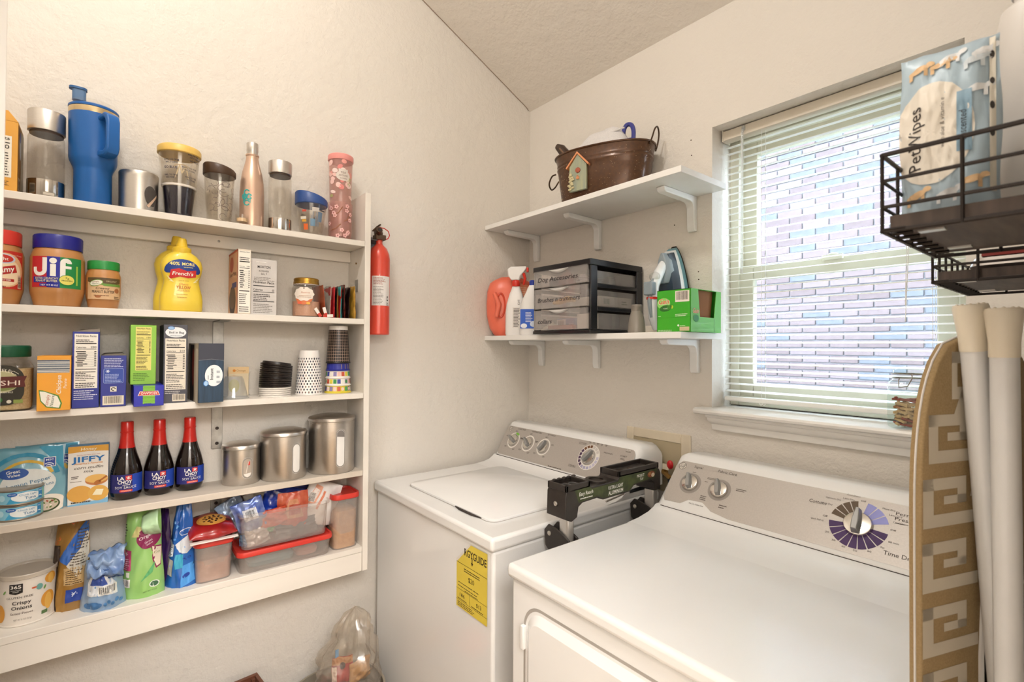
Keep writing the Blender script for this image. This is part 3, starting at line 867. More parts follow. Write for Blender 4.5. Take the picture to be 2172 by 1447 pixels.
# ================================================================ right-hand side: baskets, ironing board, biscuit jar
WIRE = mat('basket_wire', '#231b17', .45, .4)
TRAYW = mat('basket_wood', '#4f4037', .6, c2='#2f241d', vscale=9, stretch=(9, 1.2, 1))
def basket(label, x0, x1, y0, y1, z0, h, nx, ny, rails):
    t = thing('wire_basket', label, 'basket', ((x0 + x1) / 2, (y0 + y1) / 2, z0))
    a, b = (x1 - x0) / 2, (y1 - y0) / 2
    for k in range(rails):
        z = h * (1 - k / rails)
        q = MB(); q.tube([(-a, -b, z), (a, -b, z), (a, b, z), (-a, b, z)], .0018 if k else .0023, 6, loop=True); q.obj('rail', WIRE, t)
    q = MB(); q.tube([(-a, -b, .002), (a, -b, .002), (a, b, .002), (-a, b, .002)], .0021, 6, loop=True); q.obj('bottom_rail', WIRE, t)
    q = MB(); pos = []
    for i in range(nx + 1):
        for y in (-b, b): pos.append((-a + 2 * a * i / nx, y))
    for j in range(1, ny):
        for x in (-a, a): pos.append((x, -b + 2 * b * j / ny))
    q.tube([(0, 0, 0), (0, 0, h)], .0017, 5); u0 = q.obj('upright_wire', WIRE, t)
    for i, (x, y) in enumerate(pos):
        if i: u = u0.copy(); COL.objects.link(u)
        else: u = u0
        u.location = (x, y, 0)
    q = MB()
    for j in range(ny * 2 + 1):
        y = -b + 2 * b * j / (ny * 2); q.tube([(-a, y, .003), (-a + .018, y, .003)], .0018, 4)
    q.obj('base_wire', WIRE, t)['kind'] = 'stuff'
    MB().box((-a + .005, -b + .005, .005), (a - .005, b - .005, .017)).obj('wooden_base', TRAYW, t)
    for y in (-b + .04, b - .04): MB().box((-a + .02, y - .006, .0035), (-a + .04, y + .006, .0055)).obj('clip', BOLT, t)
    return t
basket('nearer black wire basket with wooden base, holding pet wipes', 1.539, 1.656, -.886, -.68, 1.492, .076, 2, 4, 3)
basket('further black wire basket with wooden base, lower and nearly hidden', 1.512, 1.656, -.552, -.306, 1.474, .05, 3, 6, 2)

# soft packs and bags: one function for every crinkled pouch
def pouch(parent, name, w, h, d, mats, top='flat', seed=0, wr=.002, taper=.0, base=.5, nu=16, nv=22, lean=None):
    """closed soft bag: flat seal at the top, full below; returns a surface for printing on its front"""
    off = Vector((seed * 7.3, seed * 3.1, seed * 1.7))
    def half(t): return w / 2 * (1 - taper * t) * (1 + .03 * math.sin(t * 9 + seed))
    def depth(s, t):
        f = (1 - min(1, abs(s)) ** 2.6)
        g = (base + (1 - base) * min(1, t * 6)) * (1 - t ** 2.2) ** .6 if top == 'flat' else (base + (1 - base) * min(1, t * 5)) * (1 - max(0, (t - .9) / .1) ** 2 * .7)
        wv = wr * mn.noise(Vector((s * 3.2, t * 5, 0)) + off) + wr * .6 * mn.noise(Vector((s * 8, t * 12, 4)) + off)
        return d / 2 * f * g + wv
    def cen(t):
        x = .0
        if lean: x = lean(t)
        return x
    def front(u, v):
        s = -1 + 2 * u
        return (cen(v) + max(.0008, depth(s, v)), s * half(v), v * h + .004 * mn.noise(Vector((s * 2, v * 3, 9)) + off) * (v > .9))
    def back(u, v):
        s = 1 - 2 * u
        return (cen(v) - max(.0008, depth(s, v) * .9), s * half(v), v * h + .004 * mn.noise(Vector((s * 2, v * 3, 9)) + off) * (v > .9))
    q = MB(); rings = []
    for j in range(nv + 1):
        v = j / nv
        rings.append([front(i / nu, v) for i in range(nu + 1)] + [back(i / nu, v) for i in range(nu + 1)])
    q.loft(rings)
    o = q.obj(name, mats, parent, angle=70)
    def surf(s, t, hh):
        v = t / h; k = s / half(min(1, max(0, v)))
        k = max(-1, min(1, k)); v = max(0, min(1, v))
        x, y, z = front((k + 1) / 2, v)
        return Vector((x + hh * 1.6 + .0006, y, z))
    surf.smax = w * .05; surf.tmax = h * .04
    return o, surf

FILM = mat('wipes_film', '#a9bcc8', .35, var=.05)
pk = thing('pet_wipes_pack', 'blue and cream pet wipes pack with dog silhouettes standing in the wire basket', 'wipes pack', (1.576, -.815, 1.51), -PI / 2 + .12)
o, sf = pouch(pk, 'pack', .076, .172, .05, FILM, seed=3, wr=.005, base=.7, nu=20, nv=26)
P = Print(sf)
P.ell(-.012, .085, .032, .052, '#ddd5c8', 0, 30)
P.txt('PetWipes', -.02, .082, .011, '#2c2522', .064, 2, rot=PI / 2)
P.txt('with aloe & vitamin e', -.002, .092, .0035, '#6f675f', .05, 2, rot=PI / 2).txt('unscented', .014, .085, .006, '#3d4348', .03, 3, rot=PI / 2)
P.rect(.007, .06, .018, .12, '#86a3b6', 2)
for (s, t, c) in ((-.022, .155, '#d8b58a'), (.002, .16, '#d9dadb'), (.02, .15, '#c9d1d6'), (-.005, .155, '#d8b58a'), (.022, .12, '#d9dadb'), (-.024, .025, '#d8b58a'), (.0, .022, '#d9dadb'), (.018, .032, '#d8b58a'), (.026, .158, '#d9dadb')):
    P.ell(s, t, .009, .0035, c, 1, 12, .3).rect(s - .008, t - .009, s - .005, t, c, 1).rect(s + .004, t - .008, s + .007, t, c, 1).ell(s + .009, t + .004, .0035, .0028, c, 1, 10)
P.rect(.03, .02, .0345, .17, '#dcd5c6', 1)
for k in range(4): P.ell(.032, .075 + k * .026, .0018, .004, '#2c2522', 2, 8)
P.obj('pack_print', pk)
bo = thing('white_bottle', 'tall white plastic bottle behind the pet wipes in the wire basket', 'bottle', (1.627, -.735, 1.51))
q = MB(); q.lathe([(.024, 0), (.026, .004), (.026, .2), (.022, .222), (.012, .23), (.012, .236)], 28); q.obj('body', mat('bottle_white', '#dcd6cf', .4), bo)
MB().lathe([(.014, .236), (.014, .262), (.011, .266)], 20).obj('cap', mat('bottle_cap_grey', '#b9b4b2', .4), bo)
fo = thing('foil_packet', 'silver and red packet lying in the further wire basket', 'packet', (1.585, -.42, 1.493))
q = MB(); q.loft([[(x * k, y * k, z) for x, y in rrect(.09, .16, .02, 4)] for k, z in ((.8, 0), (1, .008), (.9, .02), (.6, .026))]); q.obj('packet', mat('foil_silver', '#cfcac6', .25, .6), fo)
MB().box((-.03, -.07, .022), (.02, -.02, .03)).obj('red_band', mat('foil_red', '#8d2b22', .4), fo)

# ---------------------------------------------------------------- ironing board, standing on end
LINEN = mat('board_linen', '#a38a63', .85, c2='#927a54', vscale=400, bump=.2, bscale=700)
EDGEC = mat('board_edge', '#d8d4cf', .7)
ib = thing('ironing_board', 'folded ironing board standing on end, tan and cream key-pattern cover', 'ironing board', (1.566, -.605, 0), math.radians(-20))
def hw(z):
    top, sh = 1.408, 1.16
    return .118 if z <= sh else .118 * max(0, 1 - ((z - sh) / (top - sh)) ** 3) ** (1 / 2.6)
zs = [.03, .3, .6, .9, 1.1, 1.16] + [1.16 + .248 * k / 12 for k in range(1, 13)]
out = [(hw(z), z) for z in zs] + [(-hw(z), z) for z in zs[::-1][1:]]
q = MB(); q.loft([[(x, y * k, .03 + (z - .03) * (1 - (1 - k) * .15)) for y, z in out] for x, k in ((-.004, .985), (-.006, .995), (.0, 1), (.006, .997), (.008, .985))])
cov = q.obj('cover', LINEN, ib, angle=60)
q = MB(); q.tube([(.0005, y * 1.002, z + .0005) for y, z in out], .0013, 6); q.obj('edge_highlight', EDGEC, cov)  # pale tube stands in for the thin highlight along the board's edge
# opening in the underside with the steel deck
op = [(-.012, .03), (-.012, 1.0), (-.004, 1.12), (.02, 1.19), (.045, 1.2), (.066, 1.14), (.07, 1.0), (.07, .03)]
q = MB(); q.prism(op, .0082, .0095, 'x'); q.obj('steel_underside', mat('board_steel_dark', '#3b3431', .6, .3), ib)
q = MB(); q.tube([(.009, y, z) for y, z in op], .0035, 6); q.obj('drawstring_hem', EDGEC, cov)
P = Print(plane_surf((.008, 0, 0), (0, 1, 0), (0, 0, 1))); CR = '#dacfbb'
for k in range(6):
    z = .94 + k * .076
    e = min(.117, hw(z + .07) - .001)
    if e < .05: continue
    f = e / .112; a, b_ = -e, -.016
    P.rect(a, z, b_, z + .015, CR).rect(a, z + .015, a + .018 * f, z + .058, CR).rect(a, z + .044, a + .076 * f, z + .058, CR).rect(a + .06 * f, z + .026, a + .076 * f, z + .044, CR).rect(a + .036 * f, z + .026, a + .076 * f, z + .036, CR)
P.poly([(-.06, 1.3), (-.03, 1.36), (.02, 1.37), (-.02, 1.3)], CR).poly([(-.03, 1.2), (.0, 1.3), (.012, 1.3), (-.016, 1.2)], CR)
P.obj('key_pattern', cov)
LEGW = mat('leg_enamel', '#dcdad7', .3, var=.03); CAPC = mat('leg_cap', '#e6dbc6', .5, var=.04)
for a, c in (((.023, -.049, 1.385), (.032, .098, .02)), ((.054, -.052, 1.378), (.052, -.03, .02))):
    A, B = Vector(a), Vector(c); dv = (A - B).normalized()
    q = MB(); q.tube([A, A.lerp(B, .3), A.lerp(B, .7), B], .0128, 14); lg = q.obj('leg', LEGW, ib)
    q = MB(); q.tube([A - dv * .006, A + dv * .012, A + dv * .046, A + dv * .05], [.0136, .0138, .0172, .016], 14); cp = q.obj('leg_cap', CAPC, lg)
    q = MB()
    for k in range(10):
        t = 2 * PI * k / 10; w = dv.orthogonal().normalized(); w2 = dv.cross(w)
        q.ball(A + dv * .049 + (w * math.cos(t) + w2 * math.sin(t)) * .0125, .0025, 6, 4)
    q.obj('cap_ribs', CAPC, cp)
q = MB(); q.box((.014, .0, .2), (.024, .018, 1.12)); q.box((.026, .004, .3), (.031, .012, 1.05)); q.obj('slide_channel', mat('channel_black', '#171412', .5), ib)
q = MB(); q.tube([(.024, -.004, 1.1), (.026, -.012, 1.06), (.026, -.012, .98)], .005, 8); q.tube([(.02, .01, 1.12), (.03, -.006, 1.14), (.036, .012, 1.1)], .004, 8); q.obj('height_lever', CAPC, ib)

# ---------------------------------------------------------------- clip-top jar of dog biscuits on the window sill
JGL = clear('jar_glass', '#f3f8f6', .16, .02)
jr = thing('biscuit_jar', 'square clip-top glass jar of dog biscuits on the window sill', 'jar', (1.362, -.01, 1.1972), .1)
q = MB(); sq = rrect(.076, .076, .022, 5)
q.loft([ring3([(x * k, y * k) for x, y in sq], z) for k, z in ((.8, 0), (.96, .004), (1, .012), (1, .096), (.93, .108), (.76, .114), (.76, .122))], caps=(True, False)); q.obj('glass_body', JGL, jr)
q = MB(); q.lathe([(.030, .124), (.031, .128), (.0305, .136), (.022, .142), (.004, .144)], 24); q.obj('glass_lid', JGL, jr)
JW = mat('jar_wire', '#9b8f84', .35, .9)
q = MB()
q.tube([(.0315 * math.cos(2 * PI * k / 20), .0315 * math.sin(2 * PI * k / 20), .1265) for k in range(20)], .0012, 5, loop=True)
q.tube([(.031 * math.cos(2 * PI * k / 20), .031 * math.sin(2 * PI * k / 20), .117) for k in range(20)], .0012, 5, loop=True)
q.tube([(.01, -.033, .128), (.012, -.04, .118), (.004, -.044, .1), (-.012, -.043, .096), (-.014, -.036, .112), (-.012, -.032, .117)], .0012, 5)
q.obj('wire_clip', JW, jr)
BIS = [mat('biscuit_tan', '#c9a878', .8, var=.12, vscale=60), mat('biscuit_brown', '#a9744a', .8, var=.12, vscale=60), mat('biscuit_red', '#8c3f2c', .75, var=.15, vscale=60)]
q = MB()
bone = [(-.0045, -.003), (.0045, -.003)]
pts = []
for k in range(24):
    a = 2 * PI * k / 24; c_, s_ = math.cos(a), math.sin(a)
    pts.append((.0105 * c_ * (1 + .1 * abs(c_)), (.0032 + .0042 * max(0, abs(c_) - .55) / .45 * (abs(s_) ** .4 if abs(s_) > .05 else .3)) * (1 if s_ >= 0 else -1) * min(1, abs(s_) * 2.5)))
q.prism(pts, -.0028, .0028)
b0 = q.obj('dog_biscuit', BIS[0], bevel=.0008, seg=1); b1 = b0.copy(); b1.data = b0.data.copy(); b1.data.materials[0] = BIS[1]
q = MB(); q.box((-.017, -.0032, -.002), (.017, .0032, .002)); b2 = q.obj('jerky_strip', BIS[2], bevel=.001, seg=1)
used = set(); L = Matrix.Translation((1.362, -.01, 1.1972)) @ Matrix.Rotation(.1, 4, 'Z')
for lev in range(7):
    for k in range(7):
        src = 2 if lev in (0, 1) and k % 2 or lev == 6 else (0 if RND.random() < .75 else 1)
        o0 = (b0, b1, b2)[src]
        if src in used: o = o0.copy(); COL.objects.link(o)
        else:
            used.add(src); o = o0
            if src == 1: COL.objects.link(o)
        a = 2 * PI * k / 7 + lev * .5; rr = .0185 + .003 * RND.random() if k < 6 else .004
        o.location = L @ Vector((rr * math.cos(a), rr * math.sin(a), .008 + lev * .0095 + .002 * RND.random()))
        o.rotation_euler = (RND.uniform(-.5, .5) + (PI / 2 if src != 2 and RND.random() < .4 else 0), RND.uniform(-.35, .35), a + PI / 2 + RND.uniform(-.4, .4))
        if src == 2: tag(o, 'small dark red jerky strip among the biscuits in the sill jar', 'dog treat', 'treats in the clip-top jar')
        else: tag(o, 'small bone-shaped tan dog biscuit inside the clip-top sill jar', 'dog biscuit', 'biscuits in the clip-top jar')

# ================================================================ things on the two wall shelves
def oval(a, b, n=40, p=2.35, cx=0., cy=0.):
    o = []
    for k in range(n):
        t = 2 * PI * k / n; c, s = math.cos(t), math.sin(t)
        o.append((cx + a * math.copysign(abs(c) ** (2 / p), c), cy + b * math.copysign(abs(s) ** (2 / p), s)))
    return o
TUBM = mat('tub_enamel', '#4a2f1c', .28, .3, c2='#5a3a22', vscale=90, coat=.2)
tb = thing('metal_tub', 'oval speckled brown metal tub with wire handles on the upper wall shelf', 'tub', (.535, -.124, 1.8842), math.radians(20))
q = MB(); H = .172
prof = [(.83, 0), (.85, .004), (.925, .1), (.945, .122), (.962, .126), (.962, .131), (.948, .135), (.962, .139), (.962, .144), (.957, .148), (1, H)]
rings = [ring3(oval(.178 * k, .092 * k), z) for k, z in prof] + [ring3(oval(.178 * k - .003, .092 * k - .003), z) for k, z in ((1, H), (.9, .09), (.82, .006))]
q.loft(rings); q.obj('body', TUBM, tb)
q = MB(); q.tube(ring3(oval(.178, .092), H), .0035, 8, loop=True); q.obj('rim', TUBM, tb)
TW = mat('tub_wire', '#4d3b2d', .4, .7)
q = MB(); q.tube(smooth([(.17, .035, H - .012), (.178, .033, H + .012), (.184, .024, H + .04), (.186, 0, H + .054), (.184, -.024, H + .04), (.178, -.033, H + .012), (.17, -.035, H - .012)]), .0028, 8); q.obj('handle', TW, tb)
q = MB(); q.tube(smooth([(-.17, .03, .12), (-.186, .03, .115), (-.2, .024, .092), (-.203, 0, .078), (-.2, -.024, .092), (-.186, -.03, .115), (-.17, -.03, .12)]), .0028, 8); q.obj('handle', TW, tb)
q = MB()
for k in range(160):
    t = RND.uniform(PI, 2 * PI); z = RND.uniform(.01, .16); f = .85 + .13 * z / H
    c, s = math.cos(t), math.sin(t)
    q.ball((.1785 * f * math.copysign(abs(c) ** .851, c), .0925 * f * math.copysign(abs(s) ** .851, s), z), .0009, 4, 3)
o = q.obj('enamel_specks', mat('speck_cream', '#c9b08a', .5), tb); o['kind'] = 'stuff'
MESHW = mat('mesh_bag_white', '#dcd8d6', .8, var=.08, vscale=300, bump=.5, bscale=900)
L = Matrix.Translation((.535, -.124, 1.8842)) @ Matrix.Rotation(math.radians(20), 4, 'Z')
wb_ = thing('mesh_laundry_bag', 'crumpled white mesh laundry bag spilling from the metal tub', 'laundry bag', L @ Vector((0, 0, .155)), math.radians(20))
q = MB()
def lump(u, v):
    x = -.12 + .22 * u; e = math.sin(PI * u) ** .5 * math.sin(PI * v) ** .6
    return (x, -.062 + .124 * v, e * (.07 + .055 * u) + .018 * mn.noise(Vector((x * 22, v * 4, 1))) * e + .007 * mn.noise(Vector((x * 60, v * 11, 3))) * e)
q.grid(lump, 40, 24); q.obj('cloth', MESHW, wb_, solid=.003, angle=80)
MB().tube([(-.1, -.02, .025), (-.06, -.03, .05), (-.02, -.03, .042), (.04, -.03, .075), (.085, -.035, .078)], .003, 6).obj('drawstring_hem', MESHW, wb_)
pl = thing('purple_carry_loop', 'purple plastic carry loop sticking out of the metal tub', 'handle', L @ Vector((.088, -.01, .15)), math.radians(20))
PUR = mat('purple_plastic', '#3b3f8c', .35)
q = MB(); q.box((-.022, -.012, 0), (.022, .012, .052)); q.obj('grip_block', PUR, pl, bevel=.004)
q = MB(); q.tube(smooth([(-.014, 0, .045), (-.014, 0, .08), (-.004, 0, .1), (.012, 0, .098), (.02, 0, .078), (.02, 0, .045)]), .0075, 8); q.obj('loop', PUR, pl)
bh = thing('brush_handle', 'dark brown curved handle leaning out of the end of the metal tub', 'handle', L @ Vector((-.13, -.01, .13)), math.radians(20))
q = MB(); q.tube([(.03, 0, .0), (.0, 0, .05), (-.03, 0, .088), (-.046, 0, .1)], [.018, .019, .017, .01], 12); q.obj('grip', mat('handle_brown', '#3d2a1e', .35), bh)
q = MB(); q.tube([(.026, -.016, .012), (-.002, -.0165, .052), (-.028, -.015, .084)], .004, 6); q.obj('inlay', mat('handle_inlay', '#7a5c41', .4), bh)
bz = thing('birdhouse_plaque', 'little painted birdhouse plaque with orange roof on the front of the metal tub', 'plaque', L @ Vector((-.058, -.083, .026)), math.radians(20))
BW = mat('plaque_wood', '#a9ab8a', .7, c2='#8b9488', vscale=16, stretch=(6, 1, .6))
q = MB(); q.prism([(-.03, 0), (.032, .004), (.032, .088), (.0, .126), (-.03, .084)], -.012, 0, 'y'); q.obj('board', BW, bz, bevel=.001)
RF = mat('plaque_roof', '#d9905f', .6)
q = MB()
q.prism([(-.038, .078), (.0, .126), (.0, .133), (-.041, .082)], -.0175, .0, 'y'); q.prism([(.0, .126), (.04, .082), (.043, .087), (.0, .133)], -.0175, .0, 'y'); q.obj('roof', RF, bz)
q = MB(); q.lathe([(.009, 0), (.009, .003), (.006, .005)], 14); q.xf(Matrix.Translation((.002, -.012, .07)) @ Matrix.Rotation(PI / 2, 4, 'X')); q.obj('entrance_hole', mat('plaque_terracotta', '#a9583d', .6), bz)
q = MB(); q.box((-.003, -.016, .04), (.007, -.012, .048)); q.ball((.002, -.016, .051), .0025, 8, 5); q.obj('perch', RF, bz)
q = MB()
for k in range(16): q.ball((-.03 + .016 * RND.random(), -.014 - .004 * RND.random(), .006 + .055 * k / 16), (.006, .003, .004), 7, 4)
q.obj('vine_carving', mat('plaque_vine', '#c9bd93', .7), bz)['kind'] = 'stuff'

# ---------------------------------------------------------------- detergent jug
CORAL = mat('jug_coral', '#e87258', .32, var=.04)
jg = thing('detergent_jug', 'large coral detergent jug with white cap, against the corner on the lower wall shelf', 'jug', (.083, -.172, 1.4262), math.radians(-34))
A2, B2 = .1, .05
q = MB(); prof = [(.62, 0), (.68, .004), (.86, .03), (.98, .08), (1, .13), (.97, .18), (.86, .215), (.68, .228), (.5, .236), (.42, .24)]
q.loft([ring3([(y * k, x * k) for x, y in oval(A2, B2, 36, 2.6)], z) for k, z in prof]); q.obj('body', CORAL, jg, angle=60)
q = MB(); q.tube([(.049, -.07, .17), (.056, -.052, .125), (.052, -.062, .075)], [.009, .011, .009], 10); q.obj('moulded_handle', CORAL, jg)
q = MB(); q.tube([(.0475 + .004 * math.cos(a) * 0, -.045 + .017 * math.cos(a), .122 + .048 * math.sin(a)) for a in [2 * PI * k / 24 for k in range(24)]], .004, 8, loop=True); q.obj('handle_shade', mat('jug_coral_shade', '#cf4a31', .35), jg)  # deeper coral ring stands in for shade in the handle's hollow
q = MB(); q.lathe([(.032, .236), (.034, .24), (.034, .262), (.03, .268)], 26, (0, .02)); q.obj('cap', mat('jug_cap', '#eee6df', .4), jg)
def jug_s(s, t, h):
    k = max(-.97, min(.97, s / A2))
    x = B2 * (1 - abs(k) ** 2.6) ** (1 / 2.6) * (.98 if t > .06 else .92) + .001
    return Vector((x + h, s, t))
jug_s.smax = .012; jug_s.tmax = .02
P = Print(jug_s)
P.poly([(.0, .035), (.085, .03), (.093, .1), (.09, .2), (.03, .212), (-.004, .19), (.016, .15), (.004, .11), (-.006, .07)], '#f0946f')
P.small(.008, .045, .08, .1, 9, '#f8cfae', 1).small(.02, .11, .086, .15, 6, '#f8cfae', 1).small(.022, .16, .086, .2, 5, '#f8cfae', 1)
P.obj('label', jg)

# spray bottle
WPL = mat('white_hdpe', '#ece9e6', .38, var=.03)
sp = thing('spray_bottle', 'white trigger spray bottle with red collar beside the coral jug', 'spray bottle', (.158, -.206, 1.4262), math.radians(-50))
q = MB(); q.loft([ring3([(y * k, x * k) for x, y in oval(.041, .028, 30, 2.6)], z) for k, z in ((.92, 0), (1, .006), (1, .09), (.9, .125), (.62, .165), (.42, .186), (.36, .196))]); q.obj('body', WPL, sp, angle=60)
q = MB(); q.lathe([(.0155, .194), (.0165, .198), (.0165, .214), (.014, .218)], 20); q.obj('collar', mat('red_plastic', '#d2301f', .35), sp)
q = MB(); q.loft([[(x * .75, y, z) for x, y in ((.016, y0), (.016, y1), (-.016, y1), (-.016, y0))] for z, y0, y1 in ((.218, -.018, .014), (.236, -.03, .02), (.262, -.034, .042), (.272, -.02, .042))]); q.obj('trigger_head', WPL, sp, bevel=.004)
q = MB(); q.tube([(0, .03, .246), (0, .036, .225), (0, .03, .2)], [.006, .006, .004], 8); q.obj('trigger', 'red_plastic', sp)
MB().box((-.008, .042, .25), (.008, .05, .268)).obj('nozzle', 'red_plastic', sp, bevel=.002)
P = Print(plane_surf((.0282, 0, 0), (0, 1, 0), (0, 0, 1))); P.rect(-.008, .03, .026, .11, '#dfdad4'); P.small(-.004, .034, .024, .108, 13, '#4a4340', 1, .5)
P.txt('DE', .02, .13, .008, '#4a4340', .02, 2, rot=PI / 2).obj('label', sp)
# bleach-style bottle with blue label
hb = thing('blue_label_bottle', 'white handled bottle with blue label and blue cap beside the drawer unit', 'bottle', (.243, -.207, 1.4262), math.radians(-50))
q = MB(); q.loft([ring3([(y * k, x * k2 + o_) for x, y in oval(.037, .028, 28, 2.8)], z) for k, k2, o_, z in ((.92, .92, 0, 0), (1, 1, 0, .005), (1, 1, 0, .105), (.9, .8, .003, .14), (.7, .55, .008, .17), (.45, .36, .01, .19))]); q.obj('body', WPL, hb, angle=60)
q = MB(); q.tube([(0, -.018, .115), (0, -.014, .15), (0, -.002, .18)], .007, 8); q.obj('handle', WPL, hb)
q = MB(); q.lathe([(.0125, .19), (.0125, .206), (.009, .21)], 16, (0, .01)); q.obj('cap', mat('cap_blue', '#243a9c', .35), hb)
P = Print(plane_surf((.0285, 0, 0), (0, 1, 0), (0, 0, 1))); P.rect(-.032, .025, .034, .098, '#2f5fc4').ell(-.018, .035, .012, .009, '#e6e9ee', 1).ell(.018, .042, .013, .011, '#d5deee', 1)
P.small(-.012, .05, .02, .09, 7, '#e6ecf5', 2).obj('label', hb)

# ---------------------------------------------------------------- three-drawer plastic unit
DBLK = mat('drawer_black', '#16161a', .28, var=.1, coat=.2)
DCLR = clear('drawer_clear', '#fbfaf9', .2, .06, .26, '#d6d1ce', .4)
du = thing('drawer_unit', 'small black plastic unit with three clear drawers labelled in marker on the lower wall shelf', 'drawer unit', (.479, 0, 1.4262), -PI / 2)
W2, F, B, HT = .136, .28, .01, .238
q = MB()
q.box((B, -W2, HT - .02), (F, W2, HT)); q.box((B, -W2, 0), (F, W2, .012))
for s in (-1, 1):
    y0, y1 = (-W2, -W2 + .008) if s < 0 else (W2 - .008, W2)
    q.box((F - .035, y0, .012), (F - .004, y1, HT - .02)); q.box((B, y0, .012), (B + .03, y1, HT - .02))
    for z in (.074, .149): q.box((B + .03, y0, z), (F - .035, y1, z + .012))
q.box((B, -W2, .012), (B + .005, W2, HT - .02))
q.obj('frame', DBLK, du, bevel=.002)
INKB = '#2e2a2c'
for k, (z, word) in enumerate(((.014, 'collars'), (.088, 'Brushes n trimmers'), (.163, 'Dog Accesories'))):
    hgt = .069 if k < 2 else .057
    q = MB(); y = W2 - .01
    q.box((F - .004, -y, z), (F + .004, y, z + hgt)); q.box((B + .01, -y, z), (F - .006, y, z + .002))
    q.box((B + .01, -y, z + .002), (F - .006, -y + .002, z + hgt - .016)); q.box((B + .01, y - .002, z + .002), (F - .006, y, z + hgt - .016))
    dq = q.obj('drawer', DCLR, du)
    q = MB(); q.grid(lambda u, v: (F + .004 + .006 * math.sin(PI * v), -.045 + .09 * u, z + hgt - .002 - .012 * (1 - (2 * u - 1) ** 2) * v), 14, 4); q.obj('finger_pull', clear('drawer_lip', '#ffffff', .3, .05, .55, '#f2efec'), dq, solid=.001)
    P = Print(plane_surf((F + .0042, 0, 0), (0, 1, 0), (0, 0, 1)))
    w = {0: .07, 1: .2, 2: .19}[k]
    P.txt(word, -.105 + w / 2, z + hgt * .32, .016, INKB, w, 1, shear=.25).obj('marker_writing', dq)
# contents seen through the drawers
def carton(label, cat, loc, dims, m, rz=-PI / 2):
    t = thing('small_carton', label, cat, loc, rz)
    x, y, z = dims; MB().box((-x / 2, -y / 2, 0), (x / 2, y / 2, z)).obj('box', m, t, bevel=.001); return t
c1 = carton('white carton with barcode inside the middle clear drawer', 'carton', (.53, -.13, 1.5168), (.17, .13, .034), mat('carton_white', '#d8d0c4', .6))
P = Print(plane_surf((0, .0652, 0), (-1, 0, 0), (0, 0, 1))); P.barcode(-.065, .004, -.03, .028, '#d8d0c4').small(.03, .01, .06, .026, 2, '#4a4340').obj('label', c1)
c2 = carton('blue and white carton inside the lowest clear drawer', 'carton', (.47, -.21, 1.4428), (.05, .1, .038), mat('carton_blue', '#3f6fa3', .5))
P = Print(plane_surf((.0252, 0, 0), (0, 1, 0), (0, 0, 1))); P.rect(-.05, .006, -.006, .035, '#e2dcd4').barcode(-.045, .01, -.012, .032, '#e2dcd4').txt('new', .022, .014, .01, '#e8edf2', .022).obj('label', c2)
c3 = carton('small white carton standing in the lowest clear drawer', 'carton', (.565, -.235, 1.4428), (.05, .05, .048), 'carton_white')
c4 = carton('brown leaflet lying in the lowest clear drawer', 'leaflet', (.46, -.25, 1.4428), (.02, .12, .014), mat('leaflet_brown', '#a4644a', .6))
bs = thing('yellow_brush', 'yellow handled brush lying in the middle clear drawer', 'brush', (.47, -.25, 1.532), -PI / 2)
q = MB(); q.tube([(0, -.05, .004), (0, -.02, .006), (0, .02, .012), (0, .05, .006)], [.006, .01, .012, .006], 10); q.obj('grip', mat('brush_yellow', '#e0a93a', .4), bs)
gc = thing('grey_case', 'dark grey case inside the top clear drawer', 'case', (.43, -.2, 1.5914), -PI / 2)
MB().loft([ring3(rrect(.09, .1, .015, 4), 0), ring3(rrect(.09, .1, .015, 4), .034)]).obj('case', mat('case_grey', '#57535a', .5), gc, bevel=.003)
tn = thing('tangled_lead', 'coiled pale dog lead inside the top clear drawer', 'lead', (.53, -.21, 1.5914), 0)
q = MB(); q.tube([((.025 + .005 * math.sin(k)) * math.cos(k * .7), (.03 + .005 * math.cos(k * 2)) * math.sin(k * .7), .006 + .0007 * k) for k in range(36)], .004, 6); q.obj('cord', mat('lead_grey', '#b7aeb0', .7), tn)
wt = thing('paper_tissue', 'crumpled cream tissue in the lowest clear drawer', 'tissue', (.395, -.235, 1.4428))
q = MB(); q.grid(lambda u, v: (-.03 + .06 * u, -.025 + .05 * v, .003 + .022 * math.sin(PI * u) * math.sin(PI * v) + .008 * mn.noise(Vector((u * 6, v * 6, 2)))), 14, 14); q.obj('paper', mat('tissue_cream', '#e2d6bf', .8), wt, solid=.001)

# ---------------------------------------------------------------- measuring cup
mc = thing('measuring_cup', 'small grey translucent cup standing mouth down in front of the iron', 'cup', (.747, -.218, 1.4262))
q = MB(); q.lathe([(.026, 0), (.0265, .004), (.0255, .022), (.022, .046), (.0165, .064), (.0162, .084), (.0155, .085), (.001, .085)], 28, caps=(False, True)); q.obj('cup', clear('cup_grey', '#cfc8bf', .15, .15, .62, '#a79f94'), mc)
q = MB()
for k in range(9): q.tube([((.0167 + (.0 if z > .064 else .0)) * math.cos(a), .0167 * math.sin(a), z) for z in (.066 + .002 * k,) for a in [2 * PI * j / 24 for j in range(24)]], .0004, 4, loop=True)
q.obj('scale_rings', mat('cup_rings', '#8e877c', .5), mc)

